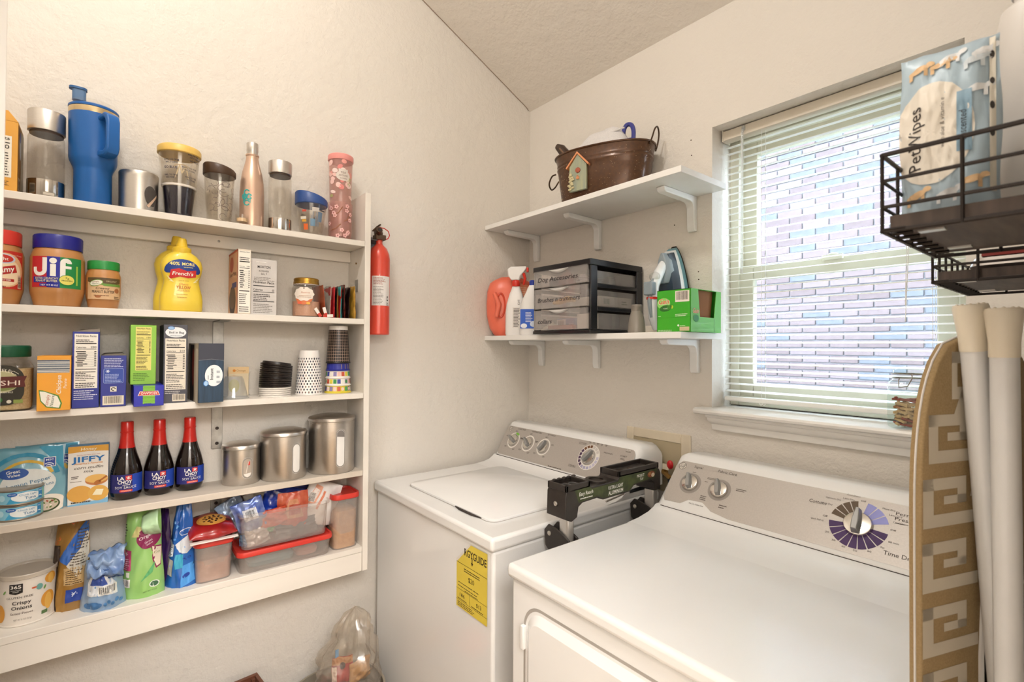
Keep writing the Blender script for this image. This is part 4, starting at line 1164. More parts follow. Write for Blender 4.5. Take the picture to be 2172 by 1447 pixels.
# ---------------------------------------------------------------- steam iron on its heel, sole plate to the wall
ir = thing('steam_iron', 'teal and white steam iron standing on its heel on the lower wall shelf', 'iron', (.748, -.02, 1.4262), -PI / 2)
def sole(z, k=1.):   # half width of the sole at height z
    t = max(0, min(1, (z - .03) / .262)); return .062 * k * max(0, 1 - t ** 1.7) ** .62 if z > .03 else .058 * k
def shell(z0, z1, x0, x1, k0, k1, n=16):
    rings = []
    for x, k, dz in ((x0, k0, 0), (x0 + (x1 - x0) * .5, (k0 + k1) / 2 * 1.01, .002), (x1, k1, .008)):
        L_ = []; zz = [z0 + (z1 - dz - z0) * (i / n) ** .85 for i in range(n + 1)]
        L_ = [(x, sole(z, k), z) for z in zz] + [(x, -sole(z, k), z) for z in zz[::-1]]
        rings.append(L_)
    return rings
TEAL = mat('iron_teal', '#5f93a1', .3, coat=.3); IWH = mat('iron_white', '#e6e9ea', .25, coat=.3); IGR = mat('iron_grey', '#8e9aa1', .3); SLATE = mat('iron_tank', '#33414f', .15, coat=.5)
q = MB(); q.loft(shell(.03, .288, 0, .006, 1.04, 1.04)); q.obj('sole_plate', mat('sole_dark', '#26272b', .25, .7), ir)
q = MB(); q.loft(shell(.026, .282, .006, .02, 1.03, .98)); q.obj('skirt', TEAL, ir)
q = MB(); q.loft(shell(.02, .272, .02, .032, .97, .9)); q.obj('white_band', IWH, ir)
q = MB(); q.loft(shell(.02, .262, .032, .058, .88, .62)); q.obj('water_tank', SLATE, ir)
q = MB(); q.loft([[(x, y * w, z) for x, y in ((.03, 1), (.06, .9), (.072, .5), (.072, -.5), (.06, -.9), (.03, -1))] for z, w in ((.16, .02), (.2, .032), (.235, .024), (.258, .01))]); q.obj('nose_cover', IGR, ir, bevel=.003)
q = MB(); q.tube([(.06, 0, .225), (.088, 0, .19), (.112, 0, .15), (.12, 0, .1), (.11, 0, .05), (.09, 0, .02)], [.014, .017, .0165, .016, .017, .018], 14); q.obj('handle', IWH, ir)
q = MB(); q.tube([(.1, 0, .185), (.125, 0, .15), (.1325, 0, .1), (.123, 0, .05)], [.006, .009, .008, .006], 10); q.obj('handle_grip', IGR, ir)
q = MB(); q.box((.122, -.016, .118), (.146, .016, .16)); q.obj('steam_control', IGR, ir, bevel=.004)
q = MB(); q.tube([(.121, 0, .106), (.121, 0, .113)], .0178, 16); q.obj('red_ring', 'red_plastic', ir)
q = MB(); q.ball((.108, 0, .178), (.016, .018, .016), 14, 9); q.obj('clear_button', clear('iron_clear', '#f4f6f6', .3, .03, .2, '#e9e3dc'), ir)
q = MB(); q.box((.02, -.05, 0), (.1, .05, .026)); q.obj('heel', mat('iron_heel', '#dcd3c4', .4), ir, bevel=.006)
q = MB(); q.lathe([(.012, 0), (.011, .003)], 18); q.xf(Matrix.Translation((.1, 0, .028)) @ Matrix.Rotation(PI / 2, 4, 'Y')); q.obj('heel_badge', IGR, ir)
q = MB(); q.tube([(.08, .02, .02), (.085, .028, .06), (.075, .03, .1)], .006, 8); q.obj('green_inlay', mat('iron_green', '#2f6b4a', .4), ir)

# ---------------------------------------------------------------- dryer-sheet box
GRN = mat('gain_green', '#3fae2a', .4, var=.03, coat=.3); GRN_LIT = mat('gain_side_lit', '#5dbb46', .22, var=.02, coat=.6); KRAFT = mat('kraft_inside', '#8a5a33', .8)  # side green lightened, window glare put into its colour
gb = thing('dryer_sheet_box', 'green dryer sheet box with torn-open side at the window end of the lower wall shelf', 'box', (.875, -.14, 1.4262), -PI / 2)
w, dd, hh, th = .054, .08, .12, .0012
q = MB(); q.box((dd - th, -w, 0), (dd, w, hh)); q.box((-dd, -w, 0), (-dd + th, w, hh)); q.box((-dd, -w, 0), (dd, -w + th, hh)); q.box((-dd, -w, 0), (dd, w, th)); q.box((-dd, -w, hh - th), (dd, w, hh))
q.obj('carton', GRN, gb)
# window-side panel with the dispenser opening cut out (local x runs to the front)
def side(x0, x1, z0, z1): return (x0, w - th, z0), (x1, w + .0006, z1)
q = MB(); notch = [(.044, hh), (.034, .042), (-.042, .042), (-.054, hh)]
q.prism([(dd, 0), (dd, hh), (.044, hh), (.034, .042), (.034, 0)], w - th, w + .0006, 'y'); q.prism([(.034, 0), (.034, .042), (-.042, .042), (-.042, 0)], w - th, w + .0006, 'y'); q.prism([(-.042, 0), (-.042, .042), (-.054, hh), (-dd, hh), (-dd, 0)], w - th, w + .0006, 'y')
q.obj('dispenser_side', GRN_LIT, gb)
MB().box((-.07, -w + th + .0002, .004), (.07, -w + th + .001, hh - .003)).obj('inside_board', KRAFT, gb)
q = MB(); q.prism([(.043, hh - .001), (.034, .043), (-.042, .043), (-.053, hh - .001)], w - .012, w - .011, 'y'); q.obj('liner', KRAFT, gb)
P = Print(plane_surf((dd, 0, 0), (0, 1, 0), (0, 0, 1)))
P.ell(-.032, .082, .022, .016, '#8fd46a', 0, 20)
P.txt('Gain', -.032, .08, .016, '#f4f0e6', .037, 1, bold=.03, shear=.2).txt('Gain', -.032, .0805, .0155, '#e2622f', .034, 2, bold=.008, shear=.2)
P.ell(-.026, .068, .019, .009, '#2d6b26', 1, 18, .1).ell(-.014, .07, .01, .006, '#3f8a2e', 2, 12, .5).ell(-.004, .071, .004, .005, '#b9d53c', 2, 10).txt('original', -.026, .066, .004, '#e9efd9', .014, 3)
P.barcode(.006, .084, .05, .115, '#efe6da').small(-.05, .045, -.038, .049, 1, '#d9edc9').small(.006, .044, .048, .053, 2, '#d9edc9').rect(-w, .0445 - .004, w, .0445 - .0035, '#2f8a20', 1)
P.small(-.05, .002, .0, .007, 2, '#d9edc9').rect(.02, .003, .05, .014, '#cdbb97', 1).ell(.016, .018, .003, .003, '#e9efe2', 1, 10).small(.021, .0165, .042, .0195, 1, '#d9edc9')
P.obj('front_print', gb)
P = Print(plane_surf((0, w + .0008, 0), (-1, 0, 0), (0, 0, 1)))
P.txt('Gain', -.058, .052, .014, '#f4f0e6', .03, 1, bold=.03, shear=.2).txt('Gain', -.058, .0525, .0135, '#e88a5f', .027, 2, bold=.006, shear=.2).ell(-.055, .038, .014, .01, '#3c8a55', 1, 16)  # side logo colours paled for the same window glare
P.line([(.044, .0), (.042, .042)], .0008, '#2c4a26', 1)
P.obj('label', gb)

# ================================================================ pantry: top shelf
S1, S2, S3, S4, S5 = [z + .0002 for z in SZ]
STEEL = brushed('brushed_steel', '#d9d3cc', .33)
POL = mat('polished_steel', '#cfc9c2', .12, 1., var=.03)
CLR = clear('clear_plastic', '#fdfcfa', .14, .03)
GLS = clear('bottle_glass', '#f9f7f3', .12, .02, .06, '#efeae2')
def pbox(name, label, cat, y0, y1, xf, dep, z, h, m, rz=0., bev=.0008, part='carton'):
    t = thing(name, label, cat, (xf - dep / 2, (y0 + y1) / 2, z), rz)
    w = y1 - y0
    MB().box((-dep / 2, -w / 2, 0), (dep / 2, w / 2, h)).obj(part, m, t, bevel=bev, seg=1)
    F = plane_surf((dep / 2, 0, 0), (0, 1, 0), (0, 0, 1))
    Lf = plane_surf((0, -w / 2, 0), (1, 0, 0), (0, 0, 1))
    Rt = plane_surf((0, w / 2, 0), (-1, 0, 0), (0, 0, 1))
    return t, F, Lf, Rt
ORG = mat('carton_orange', '#e0a23f', .5)
t, F, Lf, Rt = pbox('drink_carton', 'orange drink mix carton at the end of the top shelf, cut by the frame', 'carton', -1.715, -1.623, .13, .09, S1, .156, ORG)
q = MB(); q.prism([(-.046, .156), (.046, .156), (0.03, .178), (-.03, .178)], -.045, .045, 'x'); q.obj('gable', ORG, t)
P = Print(F); P.rect(-.04, .03, .036, .122, '#efe8da').txt('Facts', .02, .113, .007, '#2b2622', .026, 2, bold=.01).rect(-.03, .105, .033, .107, '#2b2622', 2).txt('10', .026, .093, .009, '#2b2622', .013, 2, bold=.01).small(-.03, .034, .033, .088, 9, '#4b443c', 2, rag=.05).small(-.03, .012, .035, .024, 3, '#7a5720', 1, rag=.1); P.obj('front_print', t)
P = Print(Rt); P.rect(-.044, 0, .044, .15, '#8a5a1e').ell(-.012, .11, .014, .03, '#cfcfd4', 1).ell(-.016, .13, .007, .012, '#4b5aa8', 2).barcode(-.036, .008, -.01, .035, '#d9c8a8', '#3a120c', 1, vertical=False).rect(.0, .0, .044, .15, '#c2b39a', 1); P.obj('side_print', t)

def steel_bottle(label, y, r, h, lid, base, x=.078):
    t = thing('glass_bottle', label, 'bottle', (x, y, S1))
    q = MB(); q.lathe([(r * .97, base), (r * .98, base + .004), (r * .98, h - lid - .014), (r * .86, h - lid - .004), (r * .86, h - lid)], 32, caps=(False, False)); q.obj('glass', GLS, t)
    q = MB(); q.lathe([(r * .97, 0), (r, .002), (r, base), (r * .9, base + .001)], 32); o = q.obj('steel_base', POL, t)
    q = MB(); q.lathe([(r * .88, h - lid - .002), (r * 1.0, h - lid), (r * 1.01, h - .002), (r * .98, h), (r * .9, h)], 32); q.obj('steel_lid', STEEL, t)
    q = MB(); q.lathe([(r * .9, h - lid - .006), (r * .9, h - lid)], 28); q.obj('seal', mat('seal_brown', '#4a3a2e', .6), t)
    return t, o
t, o = steel_bottle('tall frosted glass bottle with steel lid and base, left of the blue tumbler', -1.58, .0338, .207, .047, .044)
P = Print(cyl_surf(.0339, .25, 0)); P.rect(-.012, .006, .01, .015, '#8d8374').rect(-.0105, .0075, .0085, .0135, '#c9bfb0', 1); P.obj('base_badge', t)
steel_bottle('clear glass bottle with steel lid and base, right of the rose gold bottle', -1.063, .0325, .212, .036, .04)

BLU = mat('tumbler_blue', '#1f63ad', .38, var=.03)
t = thing('handled_tumbler', 'big blue handled travel tumbler with flip straw lid on the top shelf', 'tumbler', (.075, -1.495, S1))
q = MB(); q.lathe([(.035, 0), (.037, .003), (.0372, .085), (.0385, .092), (.0455, .108), (.047, .116), (.0482, .222)], 40); q.obj('body', BLU, t)
q = MB(); q.lathe([(.0482, .222), (.0486, .224), (.0486, .235), (.0478, .236)], 40); q.obj('steel_band', mat('gold_steel', '#d9c39a', .25, .9), t)
q = MB(); q.lathe([(.0488, .236), (.0492, .238), (.0492, .241), (.047, .243), (.044, .243)], 40); q.obj('lid_ring', BLU, t)
q = MB(); q.lathe([(.046, .243), (.045, .253), (.03, .257), (.001, .257)], 36); q.obj('clear_lid', CLR, t)
q = MB(); q.loft([ring3(rrect(.02, .026, .006, 4, .012, -.028), z) for z in (.252, .278)]); q.obj('spout', mat('spout_grey_blue', '#54759b', .4), t)
q = MB(); q.loft([ring3(rrect(.024, .034, .01, 4, .012, -.03), .278), ring3(rrect(.024, .034, .01, 4, .012, -.03), .283)]); q.obj('spout_flap', mat('spout_blue', '#2b5f95', .4), t)
q = MB(); a = .46; d_ = Vector((math.cos(a), math.sin(a), 0)); w_ = Vector((-math.sin(a), math.cos(a), 0))
pth = [(.043, .215), (.07, .221), (.082, .214), (.087, .2), (.087, .135), (.082, .122), (.07, .115), (.043, .118)]
rings = [[d_ * (r_ + dr) + w_ * dw + Vector((0, 0, z_ + dz)) for dr, dw, dz in ((0, -.014, 0), (0, .014, 0), (0, .014, 0), (0, -.014, 0))] for r_, z_ in pth]
inn = [(.043, .204), (.066, .208), (.074, .202), (.077, .192), (.077, .142), (.074, .134), (.066, .129), (.043, .131)]
q.loft([[d_ * ro + w_ * -.0135 + Vector((0, 0, zo)), d_ * ro + w_ * .0135 + Vector((0, 0, zo)), d_ * ri + w_ * .0135 + Vector((0, 0, zi)), d_ * ri + w_ * -.0135 + Vector((0, 0, zi))] for (ro, zo), (ri, zi) in zip(pth, inn)])
q.obj('handle', BLU, t, bevel=.003)
t = thing('steel_cup', 'short brushed steel lowball cup with a dark round badge', 'cup', (.075, -1.404, S1))
q = MB(); q.lathe([(.039, 0), (.041, .002), (.0415, .008), (.042, .09), (.0425, .1), (.041, .103), (.04, .1)], 40, caps=(True, False)); q.obj('body', STEEL, t)
q = MB(); q.lathe([(.0405, .1), (.0405, .107), (.001, .108)], 36); q.obj('clear_lid', CLR, t)
P = Print(cyl_surf(.0423, .62, 0)); P.ell(0, .042, .0155, .026, '#4b4541', 0, 26, .15).poly([(-.012, .016), (.016, .05), (.016, .044), (-.006, .012)], '#d3b49a', 1); P.obj('badge', t)

def clear_cup(label, y, rt, rb, h, lidm, lidh, wavy=0., x=.075, name='clear_tumbler', z=S1, wallm=None, notch=True):
    """double-walled clear tumbler with a press-on lid"""
    t = thing(name, label, 'tumbler', (x, y, z))
    q = MB(); q.lathe([(rb * .96, 0), (rb, .003), (rt, h), (rt * .99, h), (rb * .95, .012), (.001, .01)], 36, caps=(True, True)); q.obj('outer_wall', wallm or CLR, t)
    q = MB(); q.lathe([(rb * .84, .02), (rb * .9, .024), (rt * .93, h)], 32, caps=(True, False)); q.obj('inner_wall', CLR, t)
    q = MB(); n = 36; pr = [(1.02, -.006), (1.06, -.004), (1.06, lidh * .7), (1.0, lidh), (.9, lidh * .9), (.5, lidh * .8)]
    rings = [[(rt * k * math.cos(2 * PI * j / n), rt * k * math.sin(2 * PI * j / n), h + dz + (wavy * .5 * (1 - math.sin(2 * PI * j / n)) if dz > 0 else 0)) for j in range(n)] for k, dz in pr]
    q.loft(rings); q.obj('lid', lidm, t)
    return t, (lambda tt: rb + (rt - rb) * tt / h)
t, rf = clear_cup('clear tumbler with yellow lid and navy lower half', -1.317, .0475, .0325, .176, mat('lid_yellow', '#e8c063', .4), .014)
q = MB(); q.lathe([(.029, .008), (.0305, .012), (.0372, .082), (.001, .083)], 32); q.obj('navy_base', mat('navy_wrap', '#17142b', .15, coat=.5), t)
q = MB(); q.lathe([(rf(.084) * 1.004, .083), (rf(.086) * 1.004, .088)], 36, caps=(False, False)); q.obj('rim_line', mat('line_white', '#e6ded4', .5), t)
P = Print(cyl_surf(rf, .05, 0)); NV = '#2b2440'
for s, tt, w_ in ((-.018, .145, .026), (.014, .13, .028), (-.02, .106, .024), (.02, .165, .022), (.018, .106, .024)): P.txt('HAIL TO THE', s, tt, .0042, NV, w_, 1, bold=.015).txt('VICTORS', s, tt - .0065, .0042, NV, w_ * .8, 1, bold=.015)
P.txt('GO BLUE', -.02, .125, .006, NV, .024, 1, bold=.02).txt('GO BLUE', .022, .15, .0045, NV, .02, 1, bold=.02).ringarc(.0, .12, .016, .018, .6, 2.5, '#b9a07a', 1).line([(-.012, .1), (-.004, .135), (.0, .115), (.006, .135), (.012, .1)], .002, '#c8b48e', 1)
P.obj('cup_print', t)
t, rf = clear_cup('clear tumbler with brown wavy lid and swirl pattern', -1.222, .0385, .0298, .142, mat('lid_brown', '#4a3424', .4), .012, .014)
P = Print(cyl_surf(rf, .1, 0))
for k in range(26):
    s, tt = RND.uniform(-.035, .035), RND.uniform(.018, .12); r_ = RND.uniform(.004, .011)
    a_ = RND.uniform(0, 6); P.ringarc(s, tt, r_ - .0005, r_ + .0004, a_, a_ + RND.uniform(3, 5.5), '#6b5a57', 1, 14)
P.obj('cup_print', t)
q = MB(); q.lathe([(.0285, .006), (.0287, .0085)], 32, caps=(False, False)); q.obj('base_line', mat('line_brown', '#5a3822', .5), t)

RG = mat('rose_gold', '#d2b29c', .3, .6, var=.03)
t = thing('metal_water_bottle', 'rose gold metal water bottle with teal monogram', 'bottle', (.075, -1.139, S1))
q = MB(); q.lathe([(.0295, 0), (.031, .002), (.0318, .01), (.0322, .1), (.0305, .135), (.026, .165), (.0195, .19), (.0165, .206), (.0163, .212), (.018, .214), (.018, .217)], 40); q.obj('body', RG, t)
q = MB(); q.lathe([(.0145, .217), (.0145, .226), (.0155, .228), (.0155, .25), (.0145, .252)], 28); q.obj('cap', STEEL, t)
P = Print(cyl_surf(.0322, -.62, 0))
for a_, b_ in ((.0, .07), (.006, .088), (-.006, .088), (.0, .1)):
    P.ringarc(a_, b_, .0055, .0085, .4, 5.9, '#2fa7a4', 1, 16)
P.txt('R', 0, .078, .018, '#2fa7a4', .014, 2, bold=.02).line([(-.009, .07), (-.009, .095)], .002, '#2fa7a4').line([(.009, .07), (.009, .095)], .002, '#2fa7a4'); P.obj('monogram', t)
t = thing('small_glass_votive', 'tiny clear glass cup in front of the rose gold bottle', 'glass', (.118, -1.172, S1))
q = MB(); q.lathe([(.015, 0), (.016, .002), (.0175, .028), (.016, .028), (.0145, .008), (.001, .007)], 24); q.obj('cup', CLR, t)
MB().lathe([(.0135, .009), (.014, .018), (.001, .0185)], 20).obj('wax', mat('wax_cream', '#e9c9a0', .5), t)

t, rf = clear_cup('short clear tumbler with blue wavy lid and city print', -.97, .0455, .0325, .105, mat('lid_blue', '#2c4d8c', .4), .012, .022)
P = Print(cyl_surf(rf, -.25, 0))
for s, tt, w_, h_, c in ((-.022, .05, .016, .008, '#e6dfd0'), (-.02, .042, .012, .007, '#d9a33f'), (-.016, .018, .012, .018, '#d9662b'), (.002, .03, .012, .022, '#5a8fb0'), (.02, .045, .012, .03, '#6b7f95'), (-.018, .072, .01, .006, '#c44a3a'), (.008, .075, .016, .012, '#c9c2bb'), (.026, .078, .014, .004, '#3d3a44')):
    P.rect(s - w_ / 2, tt, s + w_ / 2, tt + h_, c, 1)
for k in range(8): P.rect(-.004 + k * .0028, .03, -.0026 + k * .0028, .05 + .012 * (k % 3), '#7d8a99', 2)
P.obj('cup_print', t)
PINKW = clear('blossom_clear', '#faeeeb', .14, .04, .16, '#e9c0b8')
t = thing('blossom_cup', 'clear cup with cherry blossom print, under the pink-lidded tumbler', 'cup', (.075, -.879, S1))
q = MB(); q.lathe([(.034, 0), (.0355, .003), (.038, .122), (.0372, .122), (.0345, .012), (.001, .011)], 36); q.obj('wall', PINKW, t)
P = Print(cyl_surf(.0385, -.3, 0))
for k in range(16):
    s, tt = RND.uniform(-.04, .042), RND.uniform(.012, .112)
    for j in range(5): P.ell(s + .0045 * math.cos(j * 1.257), tt + .0045 * math.sin(j * 1.257), .0028, .0028, '#e8b9b4', 1, 8)
    P.ell(s, tt, .0014, .0014, '#b35c62', 2, 6)
for a_ in ((-.03, .03, .0, .05), (.01, .06, .03, .09), (-.02, .08, .005, .105)): P.line([(a_[0], a_[1]), ((a_[0] + a_[2]) / 2, a_[1] + .005), (a_[2], a_[3])], .0022, '#8a5a34', 1)
P.obj('blossom_print', t)
t = thing('pink_lidded_tumbler', 'pink lidded tumbler with tea label standing in the blossom cup', 'tumbler', (.075, -.879, S1 + .0125))
q = MB(); q.lathe([(.029, 0), (.03, .003), (.0375, .252), (.036, .252), (.028, .01), (.001, .009)], 36); q.obj('wall', PINKW, t)
q = MB(); q.lathe([(.0385, .246), (.0395, .248), (.0395, .262), (.037, .265), (.034, .262), (.001, .262)], 36); q.obj('lid', mat('lid_pink', '#ec9a93', .4), t)
rf = lambda tt: .0302 + .0075 * tt / .252
P = Print(cyl_surf(rf, -.32, 0))
for k in range(26):
    s, tt = RND.uniform(-.034, .034), RND.uniform(.125, .24)
    P.ell(s, tt, .006 + .004 * RND.random(), .005 + .004 * RND.random(), RND.choice(['#e29a90', '#edc4bc', '#d9827c', '#a8a56a', '#f1d7cf']), 0, 10, RND.random() * 3)
P.ell(.006, .193, .019, .016, '#d9cfc4', 1).rect(-.006, .205, .018, .214, '#d9cfc4', 1).txt('TEA', .006, .2, .0062, '#7a5f56', .014, 3).txt('AROUND', .006, .1905, .0062, '#7a5f56', .024, 3).txt('TOWN', .006, .181, .0062, '#7a5f56', .018, 3)
P.obj('wrap_print', t)

# ================================================================ second shelf
PB = mat('peanut_butter', '#c98f55', .35, c2='#b67c45', vscale=12, coat=.6)
def pb_jar(name, label, y, r, h, lidh, lidm, x=.088, rl=None):
    t = thing(name, label, 'jar', (x, y, S2)); rl = rl or r * .9
    hb = h - lidh
    q = MB(); q.lathe([(r * .78, 0), (r * .84, .002), (r * .98, .03), (r, .036), (r, hb * .84), (r * .93, hb * .93), (rl * .96, hb)], 40); q.obj('body', PB, t)
    q = MB(); n = 72; rings = []
    for z, k in ((hb, 1), (hb + lidh * .9, 1), (h, .95)):
        rings.append([((rl * k + (.0005 if j % 2 else 0)) * math.cos(2 * PI * j / n), (rl * k + (.0005 if j % 2 else 0)) * math.sin(2 * PI * j / n), z) for j in range(n)])
    q.loft(rings); q.obj('lid', lidm, t)
    return t, r
LR, LB, LG = mat('lid_red', '#d23a2c', .4), mat('lid_royal', '#1a1f86', .35), mat('lid_green', '#1f8f3f', .4)
t, r = pb_jar('peanut_butter_jar', 'red-lidded peanut butter jar at the end of the shelf, cut by the frame', -1.6605, .0475, .165, .032, LR)
P = Print(cyl_surf(r, .2, 0)); P.rect(-.05, .034, .05, .118, '#c42f22').ell(.012, .075, .036, .038, '#e8b98a', 1).ell(.012, .07, .03, .03, '#f0d9b4', 2)
P.ell(.006, .1, .024, .011, '#c8d3e6', 3).ell(.005, .1, .021, .009, '#c42f22', 4).txt('Right', .006, .0965, .007, '#f3ece0', .022, 5, bold=.01).poly([(-.03, .07), (.03, .088), (.034, .072), (-.026, .054)], '#b3221b', 3).txt('Creamy', .004, .068, .012, '#f6efe2', .05, 5, bold=.02, shear=.2, rot=.25).rect(-.03, .05, .028, .056, '#b3221b', 3).txt('PEANUT BUTTER', .0, .0512, .0036, '#f3ece0', .044, 5, bold=.01).txt('7 Grams of Protein', .032, .108, .0028, '#f3dcc8', .026, 3).small(-.02, .037, .03, .043, 1, '#7a3a20', 3).barcode(.036, .036, .044, .066, '#d9b9a0', vertical=False, layer=3); P.obj('label', t)
t, r = pb_jar('peanut_butter_jar', 'large blue-lidded peanut butter jar with red, blue and green label', -1.5555, .0492, .166, .032, LB)
P = Print(cyl_surf(r, .0, 0))
P.rect(-.05, .042, -.017, .113, '#c3222b').rect(-.017, .042, .006, .113, '#20269a').rect(.006, .042, .05, .113, '#1d8a45')
WH = '#f2efe8'
P.rect(-.025, .082, -.0165, .11, WH, 2).ringarc(-.0305, .082, .006, .014, PI, 2 * PI, WH, 2).poly([(-.0445, .082), (-.0365, .082), (-.0365, .088), (-.0445, .088)], WH, 2).rect(-.011, .068, -.001, .096, WH, 2).ell(-.006, .1035, .0065, .0065, WH, 2)
P.rect(.006, .066, .0155, .1, WH, 2).ringarc(.0165, .1, .001, .0105, .0, PI, WH, 2).rect(.0155, .087, .0265, .093, WH, 2).rect(.018, .099, .027, .102, WH, 2)
P.rect(-.044, .053, .01, .066, '#20269a', 3).txt('EXTRA CRUNCHY', -.018, .0605, .0048, '#efe2a0', .042, 4, bold=.01).txt('PEANUT BUTTER', -.018, .0545, .0048, '#efe2a0', .04, 4, bold=.01)
P.ell(.0185, .0605, .0145, .012, '#2b8a3c', 4).ell(.0185, .0605, .0135, .011, '#e9dd6a', 5).txt('7g', .0185, .063, .0042, '#2a4a1c', .007, 6).txt('PROTEIN', .0185, .0575, .0034, '#2a4a1c', .019, 6, bold=.01).rect(-.03, .0445, .006, .0505, '#20269a', 3).txt('NET WT 40 OZ', -.012, .0455, .0035, WH, .03, 4, bold=.01).rect(.036, .05, .04, .095, '#9cc44a', 3); P.obj('label', t)
t, r = pb_jar('peanut_butter_jar', 'small green-lidded organic peanut butter jar', -1.4715, .0345, .116, .021, LG)
P = Print(cyl_surf(r, .05, 0)); P.rect(-.036, .022, .036, .074, '#d9b48a').poly([(-.036, .074), (.036, .074), (.036, .062), (.012, .057), (-.014, .057), (-.036, .064)], '#5d4a2c', 1).poly([(-.012, .06), (.036, .06), (.036, .054), (.0, .054)], '#6f9a44', 2)
P.ell(-.016, .061, .014, .0075, '#7fae4e', 3, 20, .25).ell(-.016, .061, .0125, .0062, '#efe9da', 4, 20, .25).txt('Simply', -.016, .0622, .0036, '#8a5a2c', .014, 5, rot=.2).txt('Nature', -.0155, .0575, .0036, '#5a7a3c', .014, 5, rot=.2).txt('ORGANIC', .014, .064, .004, '#d9c9a4', .022, 3).txt('Creamy', -.004, .046, .0055, '#4a2f1c', .026, 2, shear=.25, bold=.01).txt('PEANUT BUTTER', -.002, .037, .0065, '#3b2a1c', .044, 2, bold=.01).small(-.02, .03, .02, .034, 1, '#8a5a3c', 2).ell(-.012, .028, .006, .003, '#a86a40', 2, 10).ell(.026, .044, .006, .006, '#a86a40', 2, 10).small(.02, .024, .034, .032, 2, '#4a2f1c', 2); P.obj('label', t)

MUS = mat('mustard_yellow', '#efd145', .35, var=.03, coat=.2)
def mustard(label, x, y, k, rz=0.):
    t = thing('mustard_bottle', label, 'bottle', (x, y, S2), rz)
    pr = [(.045, .027, 0), (.049, .03, .004), (.0495, .031, .03), (.048, .030, .045), (.041, .026, .075), (.0405, .026, .085), (.046, .029, .105), (.0485, .03, .122), (.045, .028, .138), (.034, .024, .152), (.023, .02, .16)]
    q = MB(); q.loft([ring3([(b * k, a * k) for a, b in oval(w_, d_, 36, 2.5)], z * k) for w_, d_, z in pr]); q.obj('body', MUS, t, angle=60)
    q = MB(); q.lathe([(.0215 * k, .158 * k), (.022 * k, .16 * k), (.022 * k, .171 * k), (.019 * k, .174 * k), (.0135 * k, .176 * k), (.012 * k, .186 * k), (.0105 * k, .196 * k), (.009 * k, .199 * k)], 26, (.0, .0)); q.obj('cap', mat('mustard_cap', '#e9c436', .4), t)
    q = MB(); q.lathe([(.0475 * k, .001), (.0475 * k, .028 * k)], 30, sx=.64, caps=(False, False))
    return t
mustard('mustard squeeze bottle standing behind the labelled one', .042, -1.317, 1.05)
t = mustard('yellow mustard squeeze bottle with blue and red label', .1, -1.311, .98)
def mus_s(s, tt, h):
    z = tt / .98; pr = [(.0495, .031, .03), (.048, .030, .045), (.041, .026, .075), (.0405, .026, .085), (.046, .029, .105), (.0485, .03, .122), (.045, .028, .138), (.034, .024, .152)]
    a = pr[0]; b = pr[-1]
    for i in range(len(pr) - 1):
        if pr[i][2] <= z <= pr[i + 1][2]: a, b = pr[i], pr[i + 1]
    f = max(0, min(1, (z - a[2]) / (b[2] - a[2]))); w_ = a[0] + (b[0] - a[0]) * f; d_ = a[1] + (b[1] - a[1]) * f
    kk = min(.98, abs(s) / (w_ * .98)); return Vector((d_ * .98 * (1 - kk ** 2.5) ** (1 / 2.5) + h + .0006, s, tt))
mus_s.smax = .006; mus_s.tmax = .006
P = Print(mus_s)
P.poly([(-.036, .1)] + [(-.04 * math.cos(a_), .105 + .032 * math.sin(a_)) for a_ in [PI * i / 14 for i in range(15)]] + [(.036, .1), (.0, .098)], '#1d3f8c').poly([(-.03, .083), (-.026, .108), (-.008, .112), (.01, .106), (.03, .11), (.03, .092), (.012, .088), (-.006, .091)], '#cf2a2a', 1)
P.txt('40%', -.018, .12, .009, '#efe08a', .022, 2, bold=.02).txt('MORE', .012, .1205, .008, '#efe08a', .028, 2, bold=.02).small(.002, .115, .024, .1185, 1, '#efe08a', 2, rag=.05).txt("French's", .0, .0945, .0095, '#f6f1e6', .046, 3, bold=.02, shear=.15).txt('SINCE 1904', .002, .079, .003, '#b38a2a', .022, 2).txt('Classic', .002, .069, .0055, '#c0522a', .021, 2, shear=.3).txt('YELLOW', .002, .059, .0085, '#c0522a', .032, 2, bold=.01).txt('MUSTARD', .002, .052, .005, '#c98a3a', .028, 2).small(-.014, .044, .018, .047, 1, '#c0923a', 2).small(-.012, .036, .016, .04, 1, '#c0923a', 2)
for sg in (-1, 1):
    for k in range(3): P.line([(sg * (.022 + .002 * k) + .002, .077 + .002 * k), (sg * (.03 + .003 * k) + .002, .08 + .006 * k)], .0016, '#f8efb8', 2)
P.obj('label', t)

t, F, Lf, Rt = pbox('cake_mix_box', 'narrow cake mix box with red edges standing end on', 'box', -1.184, -1.1515, .136, .13, S2, .18, mat('carton_cream', '#e2d6c4', .5))
P = Print(F); P.facts(-.0145, .003, .0145, .176, 160); P.obj('facts_print', t)
P = Print(Lf); RC = '#c2563a'; P.rect(-.065, 0, .065, .18, '#d9a578').rect(-.065, .174, .065, .18, RC, 1).rect(.058, 0, .065, .18, RC, 1).ell(-.02, .145, .026, .022, RC, 1).txt('Super Moist', .0, .11, .012, '#6b3a22', .09, 2, shear=.2).rect(-.01, .075, .05, .09, '#4a4a7c', 2).ell(-.005, .04, .045, .042, '#3f2a1c', 1).ell(-.005, .046, .045, .03, '#6a5238', 2); P.obj('side_print', t)
t, F, Lf, Rt = pbox('salt_box', 'grey and white kosher salt box beside the cake mix', 'box', -1.1495, -1.08, .122, .05, S2, .16, mat('carton_silver', '#cfcac6', .45))
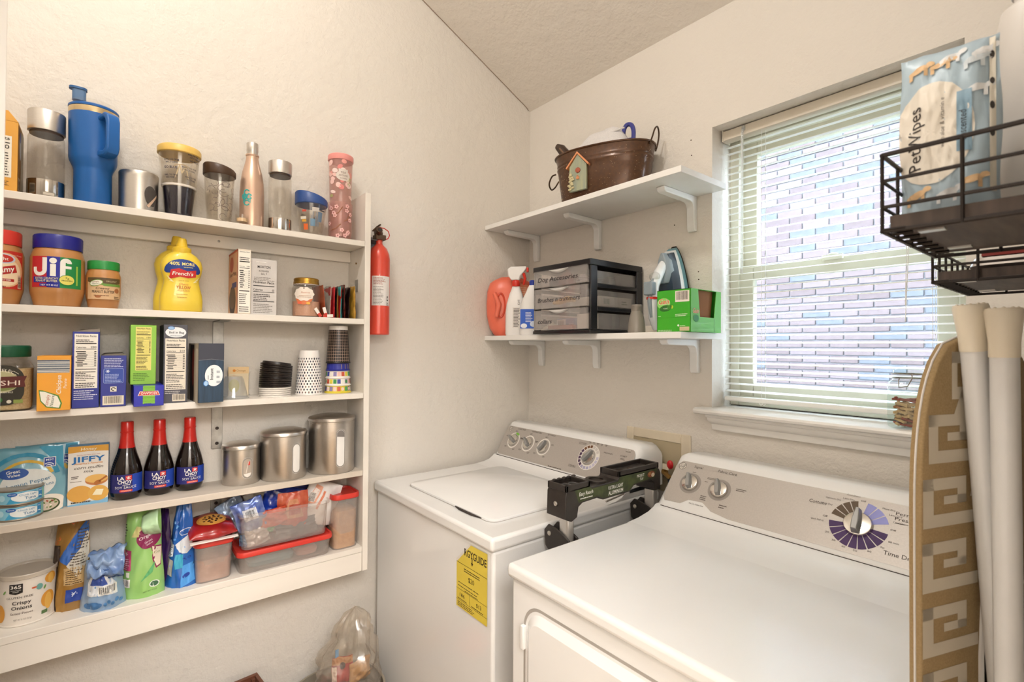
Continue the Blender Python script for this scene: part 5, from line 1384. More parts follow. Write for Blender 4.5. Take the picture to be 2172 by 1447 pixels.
P = Print(F); P.txt('MORTON', .0, .134, .0075, '#3f3a38', .034, 1, bold=.01).txt('KOSHER', .0, .123, .0055, '#6a6560', .026, 1).txt('SALT', .0, .115, .0055, '#6a6560', .016, 1).small(-.02, .15, .014, .155, 1, '#efece6', 1).small(-.026, .098, .028, .11, 3, '#8a8580', 1).txt('Nutrition Facts', 0, .09, .007, '#2c2826', .054, 1, bold=.012).rect(-.028, .082, .028, .084, '#2c2826', 1).txt('Calories', -.027, .069, .006, '#2c2826', .024, 1, bold=.01, align='L').txt('0', .027, .069, .006, '#2c2826', .005, 1, bold=.01, align='R').rect(-.028, .065, .028, .0665, '#2c2826', 1).small(-.027, .042, .026, .062, 4, '#4a4542', 1).rect(-.028, .038, .028, .04, '#2c2826', 1).small(-.027, .006, .026, .034, 6, '#8a8580', 1); P.obj('front_print', t)

t = thing('mason_jar', 'mason jar of pink salt with gold lid and round paper tag', 'jar', (.09, -.987, S2))
q = MB(); q.lathe([(.037, 0), (.04, .003), (.041, .012), (.041, .085), (.037, .098), (.0335, .102), (.0335, .108)], 36); q.obj('glass', GLS, t)
MB().lathe([(.0375, .003), (.0385, .01), (.0385, .047), (.001, .049)], 32).obj('salt_contents', mat('pink_salt', '#d3a488', .7, c2='#bb8468', vscale=500), t)
q = MB(); q.lathe([(.036, .1), (.037, .101), (.037, .107), (.0362, .108), (.0362, .116), (.034, .1185), (.001, .119)], 40); q.obj('gold_lid', mat('gold_lid', '#b48a3c', .3, .85), t)
q = MB(); q.tube([(.0365 * math.cos(a_), .0365 * math.sin(a_), .0985 + .0006 * math.sin(a_ * 20)) for a_ in [2 * PI * k / 60 for k in range(60)]], .0013, 5, loop=True); q.obj('twine', mat('twine', '#c9b9ae', .8), t)
P = Print(cyl_surf(.0415, -.45, 0), .001); n = 40
P.ell(0, .062, .026, .026, '#d9794c', 0); P.poly([((.0285 + .0014 * math.cos(10 * a_)) * math.cos(a_), .068 + (.0205 + .0012 * math.cos(10 * a_)) * math.sin(a_)) for a_ in [2 * PI * k / 60 for k in range(60)]], '#eadfd3', 2)
P.txt('Reserve', .004, .07, .0055, '#c98a6a', .024, 4, shear=.3).small(-.014, .062, .02, .066, 1, '#c9a48c', 4, rag=.05).small(-.02, .058, .022, .061, 1, '#b99c88', 4, rag=.05).ell(0, .085, .002, .002, '#6a5a50', 4, 10).ell(.012, .0405, .006, .004, '#e8b04a', 1, 10).ell(-.012, .0415, .007, .004, '#e8684a', 1, 10); P.obj('paper_tag', t)
cols = [('#a8502f', 'rust'), ('#b7b0a4', 'pale grey'), ('#a81f24', 'dark red'), ('#c22a30', 'bright red'), ('#d23b3f', 'scarlet'), ('#2a1512', 'black brown'), ('#a8702c', 'ochre'), ('#b22a22', 'brick red'), ('#45a9a9', 'teal'), ('#1c110e', 'black'), ('#5a1c14', 'maroon'), ('#23130f', 'espresso'), ('#b58a34', 'gold')]
ys = [-.941, -.926, -.921, -.916, -.911, -.906, -.901, -.896, -.891, -.884, -.877, -.866, -.846]
for i, ((c, nm), y) in enumerate(zip(cols, ys)):
    h = (.1, .1, .094, .096, .096, .098, .094, .096, .1, .1, .106, .1, .104)[i]
    t = thing('drink_sachet', f'{nm} foil drink sachet in the upright row beside the side panel', 'sachet', (.086, y, S2), PI / 2 + (.12 if i == 0 else RND.uniform(-.04, .04)), 'drink sachets on the second shelf')
    th = .022 if i == 12 else .012 if i in (10, 11) else .0036
    lf = (lambda tt, s=(-.012 if i == 0 else (.004 if i % 2 else -.002)): s * tt)
    pouch(t, 'sachet', .075, h, th, mat('sachet_' + nm.replace(' ', '_'), c, .25, .3 if i == 12 else .1, var=.15, vscale=40), seed=20 + i, wr=.0012 if th < .01 else .004, nu=10, nv=12, lean=lf)
WP = mat('sugar_paper', '#ece4dc', .6)
for i, (y, x, a_, lb) in enumerate(((-.955, .128, .9, 'white and red sugar stick leaning on the mason jar'), (-.938, .13, .6, 'white and red sugar stick in front of the sachets'), (-.95, .134, 1.5, 'white and red sugar stick lying flat at the shelf edge'))):
    t = thing('sugar_packet', lb, 'sugar packet', (x, y, S2 + (.004 if i == 2 else .002)), 0, 'sugar sticks on the second shelf')
    q = MB(); q.box((-.0015, -.0045, 0), (.0015, .0045, .03)); q.box((-.0016, -.0046, .0), (.0016, .0046, .012), 1); q.xf(Matrix.Rotation(-a_ if i == 2 else a_ - .3, 4, 'X'))
    q.obj('packet', [WP, mat('sugar_red', '#c8402f', .5)], t)

# ================================================================ third shelf
RICE = mat('rice_fill', '#d2bd94', .6, c2='#b89f70', vscale=260, bump=.6, bscale=320)
t = thing('sushi_rice_jar', 'green-lidded plastic jar of sushi rice at the frame edge', 'jar', (.088, -1.6415, S3))
q = MB(); sq = rrect(.088, .094, .024, 6)
q.loft([ring3([(x * k, y * k) for x, y in sq], z) for k, z in ((.94, 0), (1, .004), (1, .098), (.9, .112), (.8, .118), (.8, .122))]); q.obj('plastic_wall', CLR, t)
q = MB(); q.loft([ring3([(x * k, y * k) for x, y in sq], z) for k, z in ((.9, .003), (.97, .006), (.97, .094))]); q.obj('rice_contents', RICE, t)
MB().lathe([(.042, .12), (.043, .122), (.043, .143), (.0405, .146)], 48).obj('lid', mat('lid_forest', '#14593c', .4), t)
P = Print(plane_surf((.0443, 0, 0), (0, 1, 0), (0, 0, 1))); P.poly([(a_, b_ + .058) for a_, b_ in rrect(.072, .088, .03, 6)], '#2e2a1e', 0).ell(0, .066, .028, .024, '#b9b48a', 1).ell(0, .06, .026, .014, '#7f8a4a', 2)
P.txt('RICE SELECT', 0, .088, .007, '#efe8d6', .05, 3, arc=.03).poly([(-.045, .076), (.04, .078), (.036, .066), (.038, .054), (-.045, .05)], '#5a1f1a', 3).txt('SUSHI', 0, .058, .011, '#ecdccb', .058, 4).txt('SHORT GRAIN RICE', 0, .041, .0035, '#efe8d6', .036, 3).ell(-.012, .026, .014, .009, '#2f6b2c', 2, 14).txt('32 OZ', -.022, .02, .005, '#efe8d6', .02, 3).ell(.012, .022, .004, .004, '#d9d4c4', 3, 12).rect(.019, .018, .034, .026, '#8a9a4a', 3); P.obj('label', t)
t, F, Lf, Rt = pbox('chickpea_pasta_box', 'orange chickpea pasta box with leaf logo overhanging the shelf edge', 'box', -1.583, -1.5265, .165, .13, S3, .123, mat('carton_tangerine', '#f0a531', .45))
P = Print(F); P.rect(-.028, .085, .026, .114, '#e9e4da')
for k in range(9): P.rect(-.028, .086 + k * .0031, .026, .0872 + k * .0031 + .0008 * (k % 3), '#8a929c' if k % 2 else '#55606e', 1)
P.txt('Chickpea', .012, .058, .0085, '#f8f0dc', .042, 1, rot=PI / 2, shear=.2, bold=.01).txt('Penne', .0215, .06, .006, '#f8f0dc', .022, 1, rot=PI / 2, shear=.2)
P.poly([(-.025, .047), (-.018, .046), (.008, .034), (.014, .016), (.011, .004), (-.012, .008), (-.022, .022)], '#4f8a2e', 1).poly([(-.0235, .0445), (-.016, .0435), (.006, .032), (.0115, .016), (.009, .006), (-.011, .01), (-.0205, .023)], '#f4efe2', 2).txt('Simply', -.008, .024, .006, '#c0522a', .024, 3, rot=PI / 2 - .1).txt('Nature', .0, .022, .006, '#3f5a34', .024, 3, rot=PI / 2 - .1); P.obj('front_print', t)
NAV = mat('carton_navy', '#23308f', .4)
t, F, Lf, Rt = pbox('pasta_box', 'tall blue pasta box with white nutrition panel', 'box', -1.5255, -1.4765, .142, .12, S3, .179, NAV)
q = MB(); q.loft([[(-.06, -.0245, .179), (.06, -.0245, .179), (.06, .0245, .179), (-.06, .0245, .179)], [(-.05, -.012, .187), (.05, .0, .184), (.05, .024, .187), (-.05, .024, .189)]]); q.obj('torn_flap', mat('carton_grey_inner', '#8d8378', .8), t)
P = Print(F); P.facts(-.021, .046, .021, .174, 200).small(-.021, .02, .021, .044, 5, '#cfd3ea'); P.obj('front_print', t)
t, F, Lf, Rt = pbox('macaroni_box', 'short blue pasta box with recycling mark and barcode', 'box', -1.474, -1.4255, .142, .12, S3, .123, NAV)
q = MB(); q.loft([[(-.06, -.024, .123), (.06, -.024, .123), (.06, .024, .123), (-.06, .024, .123)], [(-.05, -.018, .128), (.05, -.01, .126), (.05, .012, .1255), (-.05, .018, .13)]]); q.obj('torn_flap', 'carton_grey_inner', t)
P = Print(F); P.small(-.018, .095, .02, .118, 6, '#c9cfee').poly([(a_, b_ + .074) for a_, b_ in rrect(.038, .036, .003, 3)], '#93a6da', 1).poly([(a_, b_ + .074) for a_, b_ in rrect(.0365, .0345, .003, 3)], '#2f4aa3', 2).small(-.016, .059, .016, .08, 6, '#a9b8e2', 3)
for k in range(6): P.line([(-.011, .085), (-.011 + .004 * math.cos(k * PI / 3), .085 + .004 * math.sin(k * PI / 3))], .0012, '#e6ecfa', 4)
P.rect(-.006, .036, .006, .048, '#e9e4d6', 1).ringarc(0, .042, .0025, .0045, 0, 5, '#2c2826', 2).barcode(-.02, .004, .02, .026, '#e9dfca'); P.obj('front_print', t)
t, F, Lf, Rt = pbox('lasagna_box', 'blue pasta box lying down and overhanging the shelf, its red logo upside down', 'box', -1.412, -1.3525, .184, .16, S3, .05, mat('carton_royal', '#1a23a8', .35))
P = Print(F); P.rect(-.012, .006, .012, .05, '#7fb83e')
for k in range(5): P.line([(-.012 + .003 * j, .012 + k * .008 + (.0012 if j % 2 else 0)) for j in range(9)], .0008, '#5f9a2a', 1)
P.poly([(-.022, .026), (.022, .026), (.018, .037), (-.018, .037)], '#f0e6d8', 1).poly([(-.0205, .027), (.0205, .027), (.0168, .036), (-.0168, .036)], '#cf3a34', 2).txt('REGGANO', 0, .0345, .0062, '#f6efe4', .032, 3, rot=PI, bold=.01).small(-.009, .006, .01, .009, 1, '#2a3a8c', 2); P.obj('front_print', t)
t, F, Lf, Rt = pbox('green_pasta_box', 'lime green box standing on the lying blue box', 'box', -1.418, -1.366, .136, .1, S3 + .0505, .148, mat('carton_lime', '#8cc43e', .4))
P = Print(F); P.facts(-.016, .035, .016, .143, 150, '#e8dc7c', '#4a3f14').small(-.02, .01, .016, .03, 5, '#4f7a1e'); P.obj('front_print', t)
CHAR = mat('carton_charcoal', '#4b4b54', .45)
t, F, Lf, Rt = pbox('boil_bag_rice_box', 'tall grey rice box with white oval and nutrition panel', 'box', -1.3505, -1.2985, .132, .12, S3, .202, CHAR)
P = Print(F); P.ell(0, .182, .0225, .0135, '#eef0f2').ell(-.01, .193, .0075, .0045, '#2f6ab0', 1).ell(-.01, .193, .0065, .0035, '#9cc0e6', 2).txt('Boil in Bag', .0015, .179, .0055, '#2c3038', .032, 2, bold=.01).small(-.012, .172, .016, .176, 1, '#9aa0a8', 2).facts(-.0225, .034, .0225, .166, 210, '#e9e0d0').barcode(-.006, .004, .022, .022, '#e2d6c2').small(-.022, .024, .022, .033, 2, '#c9c4c0'); P.obj('front_print', t)
t, F, Lf, Rt = pbox('instant_rice_box', 'opened dark blue wood-grain rice box standing forward of the others', 'box', -1.2825, -1.2245, .176, .13, S3, .154, mat('carton_woodgrain', '#2f4a63', .55, c2='#1f3346', vscale=12, stretch=(1, 9, .8)), .05)
P = Print(F); P.rect(-.029, .11, .029, .154, '#3c3f4c').line([(-.029, .11), (.0, .113), (.029, .109)], .0009, '#8a8f98', 1).ell(.006, .07, .0205, .028, '#eef0f2', 1).txt('Instant', .004, .074, .0075, '#262a33', .03, 3, rot=PI / 2, bold=.01).small(-.008, .06, -.005, .085, 1, '#9aa0a8', 3).small(.012, .05, .022, .09, 3, '#aab0b8', 3).ell(-.012, .05, .006, .0075, '#2f74bd', 3).ell(-.012, .05, .0045, .006, '#a9cdee', 4); P.obj('front_print', t)
P = Print(Lf); P.rect(-.065, 0, .065, .154, '#b9ad98').rect(.03, .0, .058, .14, '#d9cfbc', 1).rect(-.04, .0, .01, .15, '#2c211c', 1).ell(.0, .09, .016, .05, '#8a2f22', 2).ell(.024, .075, .012, .065, '#cfc2a8', 3); P.obj('torn_side', t)
t = thing('dome_lid', 'clear plastic dome lid standing beside the instant rice box', 'dome lid', (.09, -1.183, S3))
q = MB(); q.lathe([(.0395, 0), (.04, .002), (.037, .004), (.033, .02), (.026, .052), (.0215, .062), (.001, .064)], 36, caps=(False, True)); q.obj('dome', clear('dome_clear', '#eef0f2', .22, .05, .14, '#dfe3e8'), t)
t, F, Lf, Rt = pbox('orange_drink_packet', 'cream orange drink packet behind the clear dome lid', 'packet', -1.186, -1.132, .03, .006, S3, .086, mat('packet_cream', '#ead7b4', .5))
P = Print(F); P.rect(-.027, .066, .027, .086, '#f0cf9a').ell(-.012, .075, .004, .004, '#e08a2a', 1, 12).txt('Orange', .006, .072, .0062, '#a8651e', .024, 1).ell(-.012, .03, .014, .02, '#e8d46a', 1); P.obj('front_print', t)
# lids: each one in the stack is a thing
LDW, LDB = mat('lid_white', '#e6e0d8', .4), mat('lid_black', '#1d1512', .35)
def mk_lid(m):
    q = MB(); q.lathe([(.0435, 0), (.0442, .001), (.0442, .0042), (.042, .0048), (.0395, .005), (.0385, .0105), (.036, .0115), (.001, .011)], 40, caps=(False, True)); return q.obj('cup_lid', m)
lw, lb = mk_lid(LDW), mk_lid(LDB)
for i in range(17):
    s = lw if i < 5 else lb
    o = s if i in (0, 5) else s.copy()
    if i not in (0, 5): COL.objects.link(o)
    tl = 0 if i < 5 else (i - 5) * .011
    o.location = (.085 + RND.uniform(-.0006, .0006), -1.072 + (0 if i < 5 else (i - 5) * .0003), S3 + i * .0056 - .0002)
    o.rotation_euler = (-tl, tl * .5, RND.random())
    nth = ['lowest', 'second', 'third', 'fourth', 'fifth', 'sixth', 'seventh', 'eighth', 'ninth', 'tenth', 'eleventh', 'topmost'][i if i < 5 else i - 5]
    if i < 5: tag(o, f'{nth} white plastic lid counting up the cup lid stack', 'cup lid', 'stacked white cup lids')
    else: tag(o, f'{nth} black plastic lid counting up from the white lids' if i < 16 else 'topmost black plastic lid of the cup lid stack', 'cup lid', 'stacked black cup lids')
PAP = mat('paper_cup_white', '#ece7e2', .5)
t = thing('paper_cup', 'white paper cup with black spots standing mouth down', 'paper cup', (.08, -.973, S3))
q = MB(); q.lathe([(.0405, 0), (.041, .002), (.0395, .004), (.0295, .132), (.0285, .135), (.001, .134)], 40); q.obj('cup', PAP, t)
P = Print(cyl_surf(lambda tt: .0398 - .0102 * tt / .132, -.35, 0))
for r_ in range(13):
    for k in range(12):
        P.ell(-.055 + k * .0095 + (.0047 if r_ % 2 else 0), .008 + r_ * .0085, .002 + .0008 * RND.random(), .0026 + .001 * RND.random(), RND.choice(['#2b2a33', '#2b2a33', '#3d3f55', '#8a6f66']), 0, 9)
P.obj('spot_print', t)
base = [('#d9c63f', 'lowest upturned cup of the coloured stack, yellow and pink blocks'), ('#e9e4dc', 'second upturned cup of the coloured stack, blue and green shapes'), ('#e9e2da', 'third upturned cup of the coloured stack, pale with coloured squares'), ('#232a8c', 'fourth upturned cup of the coloured stack, deep blue with gold stripes')]
for k in range(4):
    z = k * .0235; t = thing('paper_cup', base[k][1], 'paper cup', (.077, -.8815, S3 + z), 0, 'stack of upturned patterned cups')
    q = MB(); q.lathe([(.041 - .0012 * k, 0), (.0415 - .0012 * k, .002), (.0392 - .0014 * k, .004), (.0375 - .0014 * k, .0233)], 40, caps=(True, True)); q.obj('cup', mat('cup_band_%d' % k, base[k][0], .5), t)
    P = Print(cyl_surf(lambda tt, k=k: .0395 - .0014 * k - .0016 * tt / .02, -.4, 0))
    for j in range(9):
        s = -.05 + j * .0125; c = ['#3f4a9c', '#d9c63f', '#e6b9ae', '#e9e4dc', '#4a9a5a', '#c2563a', '#8a7fae'][(j * 3 + k * 2) % 7]
        if k < 3: P.rect(s, .007, s + .0105, .0205, c, 0)
        if k == 1 and j % 3 == 0: P.ell(s + .005, .0135, .0045, .005, '#3f8a4a', 1, 12)
        if k == 0 and j % 2: P.ell(s + .005, .0135, .0048, .0055, '#e9c9bd', 1, 12)
        if k == 3: P.rect(s, .006, s + .0012, .021, '#c9a83f' if j > 4 else '#3a43a8', 0)
    P.obj('band_print', t)
t = thing('paper_cup', 'black paper cup with white grid lines on top of the coloured stack', 'paper cup', (.077, -.8815, S3 + .0005), 0, 'stack of upturned patterned cups')
q = MB(); q.lathe([(.0375, .094), (.038, .096), (.0365, .098), (.0295, .2)], 40, caps=(True, False)); q.obj('grid_cup', mat('cup_black', '#1b1411', .35), t)
q = MB(); q.lathe([(.0296, .2), (.0288, .212), (.0275, .213), (.001, .211)], 40); q.obj('cup_base', PAP, t)
P = Print(cyl_surf(lambda tt: .0367 - .007 * (tt - .098) / .102, -.4, 0))
for k in range(12): P.rect(-.05 + k * .0085, .099, -.0496 + k * .0085 + .0002, .2, '#d9b9a4', 0)
for k in range(11): P.rect(-.055, .103 + k * .0092, .055, .1036 + k * .0092, '#d9b9a4', 1)
P.obj('grid_print', t)

# ================================================================ fourth shelf
PCH = mat('tuna_pouch', '#8fb9c4', .3, c2='#6aa5b8', vscale=9, coat=.3)
def tuna_pouch(label, x, y, rz, seed, front):
    t = thing('tuna_pouch', label, 'pouch', (x, y, S4), rz)
    o, sf = pouch(t, 'pouch', .118, .15, .026, PCH, seed=seed, wr=.0022, base=.9, lean=lambda v: -.03 * v)
    P = Print(sf)
    P.ringarc(-.012, .075, .055, .064, .2, 2.6, '#2f8fb3', 0).ringarc(-.008, .07, .046, .052, .4, 2.4, '#d9b23f', 1)
    P.poly([(.012, .148), (.055, .148), (.057, .09), (.04, .115)], '#3f9fc0', 0)
    P.rect(.021, .102, .043, .124, '#e6e6e2', 2).rect(.0225, .1035, .0415, .1225, '#24409a', 3).txt('MSC', .032, .116, .0045, '#e6ecf2', .014, 4, bold=.01).ringarc(.03, .1, .006, .008, .6, 2.2, '#e6ecf2', 4).ringarc(.03, .1, .01, .012, .6, 2.2, '#e6ecf2', 4)
    if front:
        P.ell(-.004, .068, .048, .034, '#e2e4e0', 2).ell(-.03, .094, .026, .0125, '#2a56a6', 3).txt('Great', -.03, .095, .0072, '#f4f5f2', .024, 4, bold=.015, rot=.12).txt('Value', -.029, .0875, .006, '#f4f5f2', .022, 4, bold=.015, rot=.12)
        P.txt('Lemon Pepper', -.002, .068, .0085, '#2a6f96', .076, 4, rot=.18).txt('Chunk Light Tuna', .006, .057, .007, '#3a7a9c', .07, 4, rot=.18).ell(-.04, .055, .009, .006, '#2a5f96', 4)
        P.ell(.03, .018, .034, .022, '#e6ddcf', 3).ell(.026, .016, .026, .016, '#3c4a22', 4).ell(.026, .017, .023, .013, '#c9b9a4', 5)
        for k in range(22): P.ell(.026 + RND.uniform(-.019, .019), .017 + RND.uniform(-.009, .009), .003, .002, RND.choice(['#e9dfd0', '#8a4a34', '#5f7a34', '#d9cbb8', '#b0583f']), 6, 7, RND.random() * 3)
    P.obj('pouch_print', t)
tuna_pouch('blue tuna pouch leaning on the wall behind the lemon pepper one', .035, -1.572, .0, 41, False)
tuna_pouch('blue lemon pepper tuna pouch leaning behind the tuna cans', .062, -1.598, .02, 42, True)
CANM = mat('tin_plate', '#a59a8c', .3, .85)
cn = thing('tuna_can', 'lower of the two stacked tuna cans', 'can', (.076, -1.6165, S4))
q = MB(); q.lathe([(.0405, 0), (.0425, .001), (.0425, .003), (.0415, .004), (.0415, .031), (.0425, .032), (.0425, .034), (.041, .0345), (.039, .032), (.001, .032)], 44); q.obj('tin', CANM, cn)
P = Print(cyl_surf(.0416, .28, 0)); P.rect(-.052, .0042, .052, .0308, '#7fb9cf').poly([(-.03, .0045), (-.012, .006), (.02, .008), (.03, .018), (.02, .028), (-.006, .029), (-.02, .022)], '#3f9cc6', 1).ell(.004, .0175, .026, .0105, '#e6eaea', 2).ell(-.02, .025, .0085, .0042, '#2f62ac', 3).txt('Great', -.02, .0242, .003, '#eef2f2', .011, 4).txt('Chunk Light', .006, .0205, .0042, '#3a86b0', .03, 4).txt('Tuna', .01, .012, .006, '#2a6f9c', .02, 4, bold=.008).small(.004, .008, .018, .0105, 1, '#4a8fb3', 4).rect(.026, .008, .037, .029, '#2f86c0', 3).txt('MSC', .0315, .024, .0034, '#e6f0f4', .009, 4).ringarc(.03, .01, .004, .0055, .5, 2.2, '#e6f0f4', 4).ell(-.038, .018, .006, .007, '#a9d0de', 2, 12).rect(.037, .006, .044, .029, '#8fc4a8', 2); P.obj('label', cn)
dup(cn, (.077, -1.6155, S4 + .0345), .02, 'upper of the two stacked tuna cans')
t, F, Lf, Rt = pbox('muffin_mix_box', 'white and blue corn muffin mix box beside the tuna pouches', 'box', -1.532, -1.455, .058, .036, S4, .145, mat('carton_bluewhite', '#3f8fc9', .4), -.06)
P = Print(F); P.rect(-.0385, .0, .0385, .145, '#e9e4dc').rect(-.0385, .126, .0385, .145, '#d9a03c', 1).poly([(-.0385, .126), (.0385, .126), (.0385, .129), (.0, .132), (-.0385, .129)], '#e9e4dc', 2)
P.txt('Honey', .0, .134, .0075, '#f4ecd6', .03, 3, bold=.01, shear=.15).txt('Quality and Value since 1930', .0, .122, .0028, '#b05a4a', .044, 3).txt('JIFFY', .0, .106, .0135, '#1f6fb3', .064, 3, bold=.025).txt("America's Favorite", .0, .1, .0045, '#d98a2a', .054, 3, bold=.01, shear=.2).txt('corn muffin', .0, .0885, .0075, '#3a2a1c', .055, 3, shear=.3).txt('mix', .0, .079, .0075, '#3a2a1c', .018, 3, shear=.3).small(-.032, .066, -.014, .074, 2, '#3a2a1c', 3).small(-.034, .058, -.012, .061, 1, '#8a7a6a', 3)
MUF = '#d9a24a'; P.ell(.016, .058, .022, .012, '#c07a42', 3).ell(.016, .062, .022, .0105, '#e0b060', 4).ell(-.016, .028, .024, .02, MUF, 4).ell(.02, .026, .02, .019, '#dca94f', 5).poly([(.008, .022), (.016, .036), (.03, .034), (.026, .02)], '#f0e6c4', 6).line([(.036, .066), (.02, .054)], .004, '#a8622c', 6).ell(.018, .052, .008, .0055, '#b06a2c', 6, 14, .6)
P.small(-.032, .006, .006, .011, 1, '#4a443e', 3, .7, .05).poly([(-.0385, 0), (.0385, 0), (.0385, .012), (.014, .008), (-.0385, .003)], '#7fb6d9', 2); P.obj('front_print', t)
P = Print(Rt); P.small(-.014, .02, .014, .12, 18, '#e6eef4', 1); P.obj('side_print', t)
SOYB = mat('soy_dark', '#150a07', .1, coat=.6); SOYR = mat('soy_red', '#c81d12', .3, coat=.3)
soy = thing('soy_sauce_bottle', 'soy sauce bottle next to the muffin mix box, first of three', 'bottle', (.046, -1.419, S4), -.12, 'soy sauce bottles on the fourth shelf')
q = MB(); q.lathe([(.024, 0), (.029, .004), (.0325, .014), (.0335, .028), (.0335, .064), (.0325, .074), (.0285, .092), (.0215, .115), (.0165, .135)], 36); q.obj('glass_body', SOYB, soy)
q = MB(); q.lathe([(.0178, .13), (.0158, .142), (.0138, .166), (.0138, .168)], 28, caps=(False, False)); q.obj('neck_sleeve', SOYR, soy)
q = MB(); q.lathe([(.0142, .168), (.0146, .169), (.0146, .171), (.0138, .172), (.0138, .195), (.0125, .197)], 28); q.obj('cap', SOYR, soy)
P = Print(cyl_surf(.0337, .1, 0)); P.rect(-.042, .02, .042, .066, '#23256b').rect(.012, .02, .042, .066, '#1f44ad', 1)
P.txt('LA', -.012, .053, .0085, WH, .015, 3, bold=.02).txt('CHOY', -.004, .043, .009, WH, .029, 3, bold=.02, shear=.1).rect(-.002, .0525, .0105, .063, '#cf2a22', 3).line([(.004, .0535), (.004, .062)], .0012, WH, 4).line([(-.0005, .0595), (.0088, .0595)], .0012, WH, 4).line([(.001, .0545), (.004, .058), (.0075, .0545)], .0012, WH, 4).rect(.0015, .0562, .0068, .0575, WH, 4).small(-.008, .0395, .008, .0418, 1, WH, 3, .6, .05).txt('SOY SAUCE', -.002, .031, .0065, WH, .045, 3).rect(-.014, .0225, .012, .028, '#d23a2c', 3).txt('ORIGINAL', -.001, .0235, .0036, '#f6d9c8', .021, 4); P.obj('label', soy)
dup(soy, (.046, -1.350, S4), -.04, 'middle one of the three soy sauce bottles')
dup(soy, (.046, -1.281, S4), .04, 'soy sauce bottle nearest the steel canisters, last of three')
def canister(label, x, y, r, h, win, full):
    t = thing('steel_canister', label, 'canister', (x, y, S4), 0, 'steel canisters on the fourth shelf')
    q = MB(); q.lathe([(r * .97, 0), (r, .003), (r, h - .016)], 48); q.obj('body', STEEL, t)
    q = MB(); q.lathe([(r * 1.0, h - .018), (r * 1.035, h - .0165), (r * 1.035, h - .009), (r * 1.0, h - .006), (r * .7, h - .0005), (r * .35, h + .002), (.001, h + .0025)], 48); q.obj('lid', STEEL, t)
    q = MB(); q.lathe([(r * 1.005, h - .024), (r * 1.01, h - .02), (r * 1.005, h - .018)], 48, caps=(False, False)); q.obj('lid_seal', CLR, t)
    a0 = -.05 if not full == 'flour_mid' else .28
    a0 = {'beans': .15, 'flour_mid': .32, 'flour': .05}[full]
    ww, z0, z1 = win
    P = Print(cyl_surf(r, a0, 0), .0006)
    def slot(w_, lo, hi, c, l):
        P.poly([(w_ * math.cos(a_), (hi - w_) + w_ * math.sin(a_)) for a_ in [PI * i / 10 for i in range(11)]] + [(w_ * math.cos(a_), (lo + w_) + w_ * math.sin(a_)) for a_ in [PI + PI * i / 10 for i in range(11)]], c, l)
    slot(ww, z0, z1, '#cfcac4', 0); slot(ww * .94, z0 + .001, z1 - .001, '#8d857c', 1); slot(ww * .8, z0 + .004, z1 - .004, {'beans': '#b0a294', 'flour_mid': '#e9e5df', 'flour': '#e9e6e2'}[full], 2)
    if full == 'beans': P.poly([(-ww * .7, z0 + .014), (ww * .7, z0 + .016), (ww * .5, z0 + .008), (0, z0 + .004), (-ww * .5, z0 + .008)], '#e6e0d8', 3).rect(.0, z1 - .022, .006, z1 - .012, '#cf3a2c', 3).line([(-.004, z0 + .016), (.002, z1 - .012)], .002, '#d9d0c4', 3)
    if full == 'flour': P.poly([(-ww * .78, z1 - .024), (ww * .78, z1 - .027), (ww * .78, z1 - .014), (ww * .5, z1 - .007), (0, z1 - .0045), (-ww * .5, z1 - .007), (-ww * .78, z1 - .014)], '#7d7672', 3)
    P.obj('window', t)
canister('smallest steel canister with oval window, nearest the soy sauce', .058, -1.155, .0488, .117, (.014, .018, .078), 'beans')
canister('middle-sized steel canister with tall window full of flour', .069, -1.042, .0635, .146, (.013, .018, .108), 'flour_mid')
canister('tallest steel canister with tall window, against the side panel', .0735, -.898, .069, .178, (.0145, .02, .14), 'flour')

# ================================================================ bottom shelf
CARD = mat('can_paper', '#e6ddd2', .5)
t = thing('crispy_onion_can', 'cream cardboard can of crispy onions with orange onion pictures', 'can', (.056, -1.6, S5))
q = MB(); q.lathe([(.0495, 0), (.0505, .001), (.0505, .003), (.0495, .004), (.0495, .106)], 48); q.obj('body', CARD, t)
q = MB(); q.lathe([(.0505, .104), (.052, .105), (.052, .113), (.0505, .1145), (.048, .112), (.047, .1095), (.001, .109)], 48); q.obj('lid', clear('lid_milky', '#f3ece2', .15, .2, .75, '#d8cdbd'), t)
P = Print(cyl_surf(.0497, .12, 0)); BKI = '#221d1b'
P.poly([(-.034, .096), (-.01, .096), (-.01, .076), (-.022, .0725), (-.034, .076)], BKI, 1).txt('365', -.022, .086, .0075, '#f2ece2', .019, 3, bold=.02).txt('WHOLE FOODS', -.022, .081, .0024, '#f2ece2', .018, 3).txt('MARKET', -.022, .0775, .0024, '#f2ece2', .011, 3)
P.txt('GLUTEN FREE', -.016, .0635, .0045, '#4a4038', .046, 2).txt('Crispy', -.012, .05, .008, '#2a211c', .032, 2, bold=.015).txt('Onions', -.012, .0385, .008, '#2a211c', .035, 2, bold=.015).txt('Salted Pieces', -.012, .0275, .005, '#5a4038', .038, 2).txt('NET WT 8 OZ (227g)', -.01, .014, .0035, '#6a6058', .03, 2)
OR1, OR2 = '#dd9a3a', '#e8b456'
P.ell(.036, .045, .015, .019, OR1, 1).ell(.036, .04, .008, .019, OR2, 2).ell(.042, .092, .014, .012, OR1, 1).ell(.042, .09, .007, .012, OR2, 2).ell(-.055, .03, .012, .02, OR1, 1).ell(.018, .08, .006, .007, '#6fa7a0', 2, 14).ell(.009, .081, .005, .002, '#cf5a2e', 2, 10).ell(.028, .075, .002, .005, '#6f9a4a', 2, 10, -.4).ell(-.044, .078, .002, .005, '#6f9a4a', 2, 10, -.6).rect(.022, .014, .034, .022, '#5d7a4a', 2).ell(.04, .016, .005, .005, '#cfc4b4', 2, 12); P.obj('label', t)
